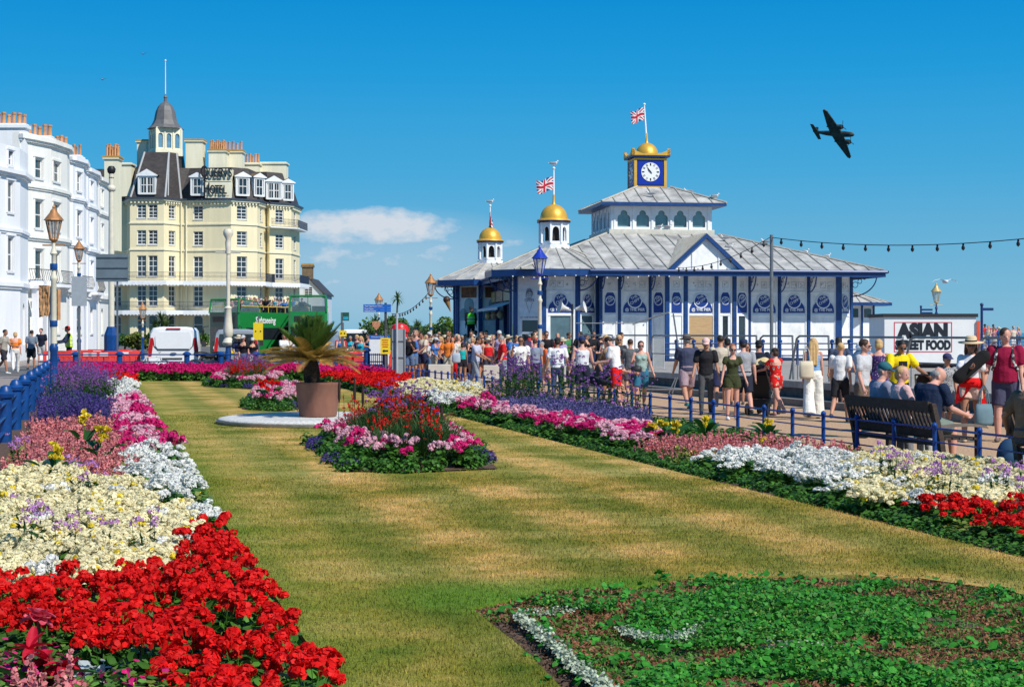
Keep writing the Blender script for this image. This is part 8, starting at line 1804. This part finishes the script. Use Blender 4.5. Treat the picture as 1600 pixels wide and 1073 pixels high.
cb_poly = carpet_edge + [(9, 8), (9, 5.5), (carpet_left[-1][0], 5.5)] + carpet_left[::-1][:-1]
sheet('carpet_bed_soil', cb_poly, .012, soilm)
def carpet(name, N, m, sel, size, n=5, asp=1., zlo=.0, hgt=1., nrm=.5, label=None, y1=11.2):
 x = ng.uniform(-.6, 4.2, N); y = ng.uniform(6.6, y1, N); ok = (np.abs(x) < .335 * y + .2) & in_poly_np(x, y, cb_poly); x, y = x[ok], y[ok]; s = sel(x, y); x, y = x[s], y[s]; k = len(x)
 z = mound(x, y) * hgt * ng.uniform(.35, 1.1, k) + zlo; P = np.c_[x, y, z]; V = cards(P, ng.normal(size=(k, 3)) * nrm + [0, -.1, 1], size * ng.uniform(.6, 1.3, k), n, asp=asp, fold=.25); o = link(name, tri_mesh(name, V, m, n)); o['kind'] = 'stuff'; return o
def ppoly(x, y, P, z=.08):
 px = 800 + F * x / y; py = HOR + F * (CZ - z) / y; return in_poly_np(px, py, P)
def nz(x, y, f, o=0): return np.sin(x * f + 1.3 * np.sin(y * f * .8 + o)) + np.sin(y * f * 1.2 + 1.1 * np.sin(x * f * .9 + 2 * o))
soil_z = [(735, 955), (815, 958), (870, 1000), (950, 1085), (900, 1150), (700, 1000)]
GZ = [(975, 975), (990, 950), (1090, 925), (1180, 912), (1330, 922), (1420, 925), (1450, 945), (1430, 975), (1330, 985), (1240, 1000), (1080, 1002), (1000, 995)]
GZ2 = [(1030, 1030), (1180, 1010), (1300, 1000), (1400, 1035), (1650, 1040), (1650, 1200), (1000, 1200), (940, 1090)]
ins = lambda x, y: ~ppoly(x, y, soil_z)
gsel = lambda x, y: ins(x, y) & (ppoly(x, y, GZ) | (ppoly(x, y, GZ2) & (nz(x, y, 4) > -.9)) | (nz(x, y, 6, 2) > 1.5))
gl = leafm('carpet_green', (.015, .15, .010), (.07, .32, .03), scale=40, rand=0); gl2 = leafm('carpet_lime', (.08, .22, .015), (.20, .36, .05), scale=30, rand=0); rd = leafm('carpet_bronze_red', (.17, .04, .03), (.40, .19, .09), scale=60, rand=0); gc = leafm('carpet_mid_green', (.03, .14, .014), (.12, .30, .04), scale=50, rand=0)
carpet('clover_leaves', 52000, gl, gsel, .0125, 6, zlo=.03, hgt=1.25); carpet('green_ground_cover', 110000, gc, gsel, .008, 4, asp=1.8, zlo=.02, nrm=1.)
carpet('lime_ground_cover', 40000, gl2, lambda x, y: gsel(x, y) & (nz(x, y, 9, 1) > .5), .009, 5, zlo=.03, hgt=1.15, nrm=.9)
rsel = lambda x, y: ins(x, y) & ~(ppoly(x, y, GZ))
carpet('bronze_leaf_carpet', 130000, rd, lambda x, y: rsel(x, y) & (nz(x, y, 7, 1) > -1.1) & ~(ppoly(x, y, GZ2) & (nz(x, y, 4) > -.2)), .0082, 4, asp=2.0, zlo=.0, nrm=1.0); carpet('green_leaf_scatter', 90000, gc, rsel, .0075, 4, asp=2, zlo=.0, nrm=1.1)
carpet('broad_leaf_scatter', 7000, gl, lambda x, y: rsel(x, y) & (nz(x, y, 11, 3) > .35), .020, 6, zlo=.04)
def strip_line(name, pts, w, N, m, size):
 P = []
 for _ in range(N):
  i = rc.randint(0, len(pts) - 2); t = rc.random(); a = pts[i][0] + (pts[i + 1][0] - pts[i][0]) * t; b_ = pts[i][1] + (pts[i + 1][1] - pts[i][1]) * t; gx, gy = G(a, b_, .06); P.append((gx + rc.gauss(0, w), gy + rc.gauss(0, w), .05 + abs(rc.gauss(0, .02))))
 P = np.array(P); o = link(name, tri_mesh(name, cards(P, ng.normal(size=P.shape) * .7 + [0, 0, 1], size, 5), m, 5)); o['kind'] = 'stuff'
sed = leafm('pale_sedum', (.30, .38, .26), (.62, .66, .52), scale=40, rand=0)
strip_line('pale_sedum_line', [(808, 962), (840, 985), (870, 1012), (905, 1045), (945, 1072), (985, 1110)], .022, 2600, sed, .010)
strip_line('pale_sedum_arc', [(968, 982), (1000, 996), (1060, 999), (1085, 988), (1120, 975)], .02, 900, sed, .009); strip_line('pale_sedum_far_line', [(815, 960), (880, 955), (960, 952)], .02, 350, sed, .007); strip_line('pale_sedum_far_line', [(1200, 1010), (1260, 1012), (1330, 1013)], .015, 260, sed, .008)
P = [];
for _ in range(5200):
 px, py = rc.uniform(700, 960), rc.uniform(950, 1110); gx, gy = G(px, py, .02)
 if in_poly(px, py, soil_z) and in_poly(gx, gy, cb_poly): P.append((gx, gy, .015 + rc.random() * .012))
P = np.array(P); o = link('soil_clods', tri_mesh('soil_clods', cards(P, ng.normal(size=P.shape) * .8 + [0, 0, 1], ng.uniform(.005, .014, len(P)), 5), soilm, 5)); o['kind'] = 'stuff'
for i, (px, py) in enumerate(((822, 1020), (840, 1026), (852, 1005), (868, 1030), (880, 1045), (850, 1060), (905, 1060), (830, 995), (1040, 905), (1030, 902))):
 gx, gy = G(px, py, .05); Q = dome(9, .045, .01, .05); o = link('weed', pm('weed', [(cards(Q, up_n(Q), .018, 6), 0)], gl), None, (gx, gy, .02 if py > 930 else .05)); tag(o, 'small green weed seedling in the bare soil or grass beside the carpet bed', 'weed', 'weeds round the carpet bed')
pc = (X(492, 30.6), 30.6); t = thing('stone_plinth', 'round low plinth of pale stone chippings under the palm pot', 'plinth', (*pc, .05)); b = MB(); b.lathe([(1.85, 0), (1.87, .05)], 64); b.obj('kerb', concm, t, smooth=True)
b = MB(); b.lathe([(1.86, .05), (1.80, .09), (1.66, .115), (1.4, .10), (.02, .10)], 64); b.obj('chipping_bed', mat('white_chippings', (.42, .42, .40), rough=.95, scale=24, col2=(.78, .77, .74), bump=.8, bscale=45), t, smooth='all')
terr = mat('terracotta_pot_glaze', (.13, .055, .04), rough=.55, scale=2.2, col2=(.27, .12, .08), bump=.05, stretch=(1, 1, .4))
pp = (X(497, 30.6), 30.6); t = thing('plant_pot', 'large brown terracotta pot on the round plinth', 'pot', (*pp, .15)); b = MB(); b.lathe([(.33, 0), (.355, .02), (.395, .3), (.425, .6), (.44, .62), (.44, .655), (.40, .66), (.385, .6), (.02, .59)], 36); b.obj('pot_body', terr, t, smooth=True); b = MB(); b.lathe([(.385, .60), (.02, .62)], 24); b.obj('compost', soilm, t)
cy = thing('cycad_palm', 'spiky cycad palm with green upper and browned lower fronds in the pot', 'palm', (X(487, 30.6), 30.6, .74)); b = MB(); b.lathe([(.12, 0), (.15, .1), (.16, .25), (.13, .42), (.09, .5)], 14); b.obj('trunk', mat('shaggy_trunk', (.02, .015, .012), rough=1, scale=18, col2=(.08, .055, .035), bump=1, bscale=30), cy)
def frond(V, a, e, L, droop, nl=56, ll=.18, w=.0085):
 """rachis arching from the crown with paired stiff leaflets"""
 d = np.array([math.cos(a) * math.cos(e), math.sin(a) * math.cos(e), math.sin(e)]); side = np.array([-math.sin(a), math.cos(a), 0]); base = np.array([0, 0, .46])
 pts = [base + d * L * u + np.array([0, 0, -droop * L * u * u]) for u in np.linspace(0, 1, nl)]
 for i in range(nl - 1): V.append([pts[i] - side * .005, pts[i] + side * .005, pts[i + 1] + side * .005, pts[i + 1] - side * .005])
 for i in range(4, nl):
  u = i / nl; tg = pts[i] - pts[i - 1]; tg = tg / np.linalg.norm(tg); l = ll * math.sin(math.pi * (.15 + .82 * u)) ** .6
  nn = np.cross(side, tg)
  for s in (-1, 1):
   dr = side * s * .75 + tg * .6 + nn * .32 * (-1 if nn[2] < 0 else 1); dr /= np.linalg.norm(dr); q = pts[i] + dr * l + np.array([0, 0, -.02 * droop]); V.append([pts[i] - tg * w, pts[i] + tg * w, q + tg * w * .3, q - tg * w * .3])
gV, bV = [], []
for i in range(54): frond(gV, i * 2.399, R(rc.uniform(42, 84)), rc.uniform(.80, 1.0), rc.uniform(.0, .14))
for i in range(44): frond(bV, i * 2.399 + .4, R(rc.uniform(6, 36)), rc.uniform(.9, 1.15), rc.uniform(.1, .42))
link('green_fronds', pm('green_fronds', [(np.array(gV), 0)], leafm('cycad_green', (.035, .10, .015), (.13, .22, .035), scale=2)), cy); link('browned_fronds', pm('browned_fronds', [(np.array(bV), 0)], leafm('cycad_brown', (.24, .16, .03), (.50, .30, .07), scale=2)), cy)
def tree(label, x, y, h, rad, fm, n=2600, th=None, cat='shrub', name='shrub', ls=.09, group=None):
 t = thing(name, label, cat, (x, y, 0), 0, group); b = MB(); b.tube([(0, 0, 0), (.05, 0, h * .3), (.02, 0, h * .62)], [.12, .09, .05], 7)
 for k in range(4): a = k * 1.7; b.tube([(.03, 0, h * .3), (math.cos(a) * rad * .4, math.sin(a) * rad * .4, h * .6)], [.06, .03], 5)
 b.obj('trunk', mat('bark', (.06, .045, .03), rough=1, var=.3), t); P = []
 for k in range(16):
  a = rc.uniform(0, 6.28); q = rad * math.sqrt(rc.random()) * .8; c = np.array([q * math.cos(a), q * math.sin(a) * .7, h * (.35 + .52 * rc.random() * (1 - .4 * q / rad))]); r = rad * rc.uniform(.22, .42); d = unit(ng.normal(size=(n // 16, 3))); P.append(c + d * r * ng.uniform(.55, 1.05, (n // 16, 1)))
 P = np.concatenate(P); P[:, 2] = np.clip(P[:, 2], .1, h * 1.05); link('crown', pm('crown', [(cards(P, ng.normal(size=P.shape) + [0, 0, .5], ls, 5, asp=1.4), 0)], fm), t); return t
tl = leafm('shrub_leaf', (.025, .085, .012), (.10, .20, .03), scale=.8, rand=.15)
tree('broad green shrub behind the fingerpost', X(598, 104), 104, 2.9, 1.9, tl); tree('green shrub left of the mesh fence, lower than its neighbour', X(580, 100), 100, 2.2, 1.2, tl); tree('green bush right behind the tall lamp post', X(692, 100), 100, 2.75, 1.7, leafm('bush_leaf', (.05, .12, .015), (.16, .26, .04), scale=.8)); tree('green bush behind the mesh fence', X(655, 102), 102, 2.5, 1.6, tl); tree('leafy bush below the leaning palm', X(630, 106), 106, 3.2, 1.5, tl); tree('low bush beyond the crowd between fence and lamp', X(672, 108), 108, 2.4, 1.4, tl)
def cordyline(label, x, y, heads, s=1, col=None):
 t = thing('cabbage_palm', label, 'palm tree', (x, y, 0)); b = MB()
 for hx, hy, hz in heads: b.tube([(0, 0, 0), (hx * .3, hy * .3, hz * .5), (hx, hy, hz)], [.11 * s, .09 * s, .06 * s], 7)
 b.obj('trunk', mat('palm_bark', (.10, .075, .05), rough=1, var=.3), t); V = []
 for hx, hy, hz in heads:
  for k in range(70):
   a = rc.uniform(0, 6.28); e = rc.uniform(-.7, 1.4); L = .85 * s * rc.uniform(.7, 1.1); d = np.array([math.cos(a) * math.cos(e), math.sin(a) * math.cos(e), math.sin(e)]); sd_ = np.array([-math.sin(a), math.cos(a), 0]) * .03 * s; c = np.array([hx, hy, hz]); m_ = c + d * L * .55; q = c + d * L - np.array([0, 0, .22 * L]); V += [[c - sd_, c + sd_, m_ + sd_, m_ - sd_], [m_ - sd_, m_ + sd_, q + sd_ * .1, q - sd_ * .1]]
 link('crown', pm('crown', [(np.array(V), 0)], col or leafm('palm_leaf', (.03, .08, .015), (.10, .17, .04), scale=1)), t); return t
cordyline('spiky cabbage palm at the left behind the fingerpost', X(583, 92), 92, [(-.2, 0, 1.5), (.5, 0, 1.9), (.1, .2, 2.3)], .95); cordyline('slim tall palm whose head stands alone against the sky', X(619, 112), 112, [(.1, 0, Z(466, 112))], .9); cordyline('spiky palm between the kiosk and the fence', X(640, 96), 96, [(0, 0, 1.6), (.5, 0, 2.1)], .9)
cordyline('dense green palm in front of the hotel ground floor', X(252, 150), 150, [(-.5, 0, 2.3), (.5, 0, 2.4), (0, .3, 2.9)], 1.6); tree('low shrub by the hotel entrance left of the white van', X(215, 150), 150, 1.9, 1.4, greeny)
for i, (px, w_) in enumerate(((195, 1.2), (236, 1.0), (305, 1.6))): tree('low hedge shrub along the hotel front garden' + (' at the left', ' in the middle', ' at the right')[i], X(px, 170), 170, 1.8, w_, tl, n=900)
def gull(label, p, rz, s=1.):
 t = thing('seagull', label, 'seagull', p, rz, 'gulls perched on the pavilion roofs', s=s); b = MB(); b.ell((0, 0, .17), (.17, .075, .08), 10, 7); b.tube([(.12, 0, .2), (.17, 0, .27)], [.05, .035], 8); b.ell((.19, 0, .285), (.045, .038, .04), 8, 6); b.tube([(-.12, 0, .17), (-.27, 0, .19)], [.05, .012], 6); b.obj('body', mat('gull_white', (.72, .72, .72), rough=.8, var=.05), t, smooth='all')
 for y_ in (-.07, .07): b = MB(); b.ell((-.05, y_, .185), (.19, .022, .055), 8, 6); b.obj('wing', mat('gull_grey', (.24, .26, .29), rough=.8), t, smooth='all')
 b = MB(); b.tube([(.22, 0, .28), (.275, 0, .265)], [.012, .003], 5); b.obj('beak', mat('beak_yellow', (.6, .4, .05)), t)
 for y_ in (-.03, .03): b = MB(); b.tube([(0, y_, .1), (0, y_, 0)], .006, 4); b.obj('leg', mat('gull_leg', (.5, .3, .25)), t)
def roof_h(x, y, upper):
 a, b_ = w2loc((x, y));
 if upper: t = min(1, (UE - max(abs(a - UX), abs(b_))) / (UE - TW)); return DZ + cz1 + .12 + t * (tz0 - cz1 - .1)
 t = min((8.0 - a) / (8.0 - CH - .3 - UX), (8.9 - abs(b_)) / (8.9 - CH - .3)); return DZ + ez + .12 + t * (cz0 - ez - .1)
for i, (px, py, up_) in enumerate(((1017, 308, 1), (1075, 304, 1), (1117, 309, 1), (1133, 377, 0), (1139, 391, 0), (1176, 395, 0), (1196, 383, 0), (1257, 399, 0), (1291, 406, 0), (1294, 416, 0))):
 best = min((abs(CZ - (py - HOR) * d / F - roof_h(X(px, d), d, up_)), d) for d in np.arange(68.5, 79, .05)); d = best[1]
 gull('gull on the ' + ('upper roof below the clock' if up_ else 'long right roof slope') + (', leftmost', ', middle', ', at the corner', ', by the gable top', ', below its neighbour at the gable', ', just left of the steel pole', ', upper one at the steel pole', ', on the ridge line', ', near the right end', ', lowest of the right end')[i], (X(px, d), d, roof_h(X(px, d), d, up_)), rc.choice([.2, -.3, .1, 3.0]), .95)
gull('gull perched on the nearer flagpole top', (w1[0], w1[1], 9.08), .2, .9); gull('gull perched on the farther flagpole top', (w2_[0], w2_[1], 8.5), .1, .9)
for px, py in ((1030, 360), (1044, 358)): lp = loc2w((X(px, 75) - 7.1 - .36, -CH - .1)); gull('gull on the cream ledge under the clerestory, ' + ('left' if px == 1030 else 'right'), (X(px, 75), 75.0, cz0 + DZ + .24), rc.uniform(0, 3), .8)
t = thing('seagull', 'white gull gliding with spread wings above the gold topped lamp', 'seagull', (X(1477, 60), 60, Z(440, 60)), R(10)); b = MB(); b.ell((0, 0, 0), (.09, .2, .07), 8, 6); b.obj('body', MATS['gull_white'], t, smooth='all')
for s in (-1, 1):
 b = MB(); pts = [(0, 0, .02), (.22, .0, .10), (.5, .06, .0)]; vs_ = []
 for i, (u, w_) in enumerate(((0, .09), (.22, .085), (.4, .06), (.52, .01))): zz = (.03, .09, .05, -.03)[i]; vs_ += [(s * u, -w_ + .02 * i, zz), (s * u, w_ + .02 * i, zz), (s * u, .02 * i, zz + .012)]
 b.add(vs_, [(i * 3, i * 3 + 3, i * 3 + 5, i * 3 + 2) for i in range(3)] + [(i * 3 + 2, i * 3 + 5, i * 3 + 4, i * 3 + 1) for i in range(3)] + [(i * 3 + 1, i * 3 + 4, i * 3 + 3, i * 3) for i in range(3)]); b.obj('wing', MATS['gull_white'], t)
for px, py, lab in ((160, 124.5, 'tiny dark bird high above the terrace chimneys'), (223.5, 84.5, 'tiny dark bird above and left of the hotel flagpole')):
 b = MB(); b.ell((0, 0, 0), (.1, .25, .07), 6, 4); b.add([(0, -.1, 0), (0, .1, 0), (.55, .05, .16), (-.55, .05, .16)], [(0, 1, 2), (1, 0, 3)]); tag(b.obj('bird', MATS['gull_grey'], loc=(X(px, 150), 150, Z(py, 150))), lab, 'bird')
ac = thing('aircraft', 'dark twin engined vintage bomber banking in the right of the sky', 'aircraft', (X(1306, 400), 400, Z(210, 400)))
w = Vector((.61 * .8, .58, -.79 * .8)).normalized(); f = Vector((.955 * .72, -.70, -.20 * .72)); f = (f - w * f.dot(w)).normalized(); u = f.cross(w).normalized()
if u.z < 0: u = -u;
side = u.cross(f)
ac.rotation_euler = Matrix((f, side, u)).transposed().to_euler(); acm = mat('aircraft_dark_camouflage', (.018, .022, .022), rough=.6, scale=.6, col2=(.05, .055, .045), thr=(.45, .55)); acn = mat('aircraft_glazing', (.10, .13, .15), rough=.15)
b = MB(); b.tube([(5.4, 0, .1), (5.0, 0, .1), (4.2, 0, .15), (2.5, 0, .2), (0, 0, .2), (-3, 0, .25), (-6.2, 0, .45), (-7.2, 0, .55)], [.15, .42, .62, .75, .78, .6, .3, .08], 14); b.obj('fuselage', acm, ac, smooth=True)
for s in (-1, 1):
 b = MB(); P = [(2.0, s * .5), (1.8, s * 3), (.95, s * 8.0), (.4, s * 8.6), (-.2, s * 8.2), (-1.3, s * 3), (-1.5, s * .5)]; b.prism(P if s < 0 else P[::-1], -.02, .2); b.obj('wing', acm, ac)
 b = MB(); b.tube([(-1.6, s * 2.6, .0), (-.3, s * 2.6, .05), (1.2, s * 2.6, .08), (2.7, s * 2.6, .08), (3.1, s * 2.6, .08)], [.12, .42, .6, .62, .5], 14); e_ = b.obj('engine', acm, ac, smooth=True)
 b = MB(); b.tube([(3.1, s * 2.6, .08), (3.5, s * 2.6, .08)], [.16, .02], 8);
 for k in range(3): a = k * 2.094 + .4; b.add([(3.2, s * 2.6 + .1 * math.cos(a + 1.5), .08 + .1 * math.sin(a + 1.5)), (3.2, s * 2.6 + .1 * math.cos(a - 1.5), .08 + .1 * math.sin(a - 1.5)), (3.28, s * 2.6 + 1.6 * math.cos(a - .06), .08 + 1.6 * math.sin(a - .06)), (3.24, s * 2.6 + 1.6 * math.cos(a + .06), .08 + 1.6 * math.sin(a + .06))], [(0, 1, 2, 3)])
 b.obj('propeller', blackm, e_)
 b = MB(); P = [(-5.6, s * .2), (-6.0, s * 2.6), (-6.9, s * 2.7), (-7.1, s * .1)]; b.prism(P if s < 0 else P[::-1], .46, .56); b.obj('tailplane', acm, ac)
b = MB(); b.ext([(-5.6, .5), (-6.5, 2.1), (-7.3, 2.15), (-7.6, 1.0), (-7.2, .4)][::-1], -.06, .06); b.obj('fin', acm, ac); b = MB(); b.ell((3.9, 0, .55), (1.2, .42, .4), 10, 6); b.ell((-.8, 0, 1.0), (.6, .45, .4), 10, 6); b = MB(); b.ell((3.9, 0, .55), (1.2, .42, .4), 10, 6); b.obj('cockpit_glazing', acn, ac, smooth='all'); b = MB(); b.ell((-.8, 0, .95), (.6, .45, .4), 10, 6); b.obj('gun_turret', acn, ac, smooth='all')
grow()
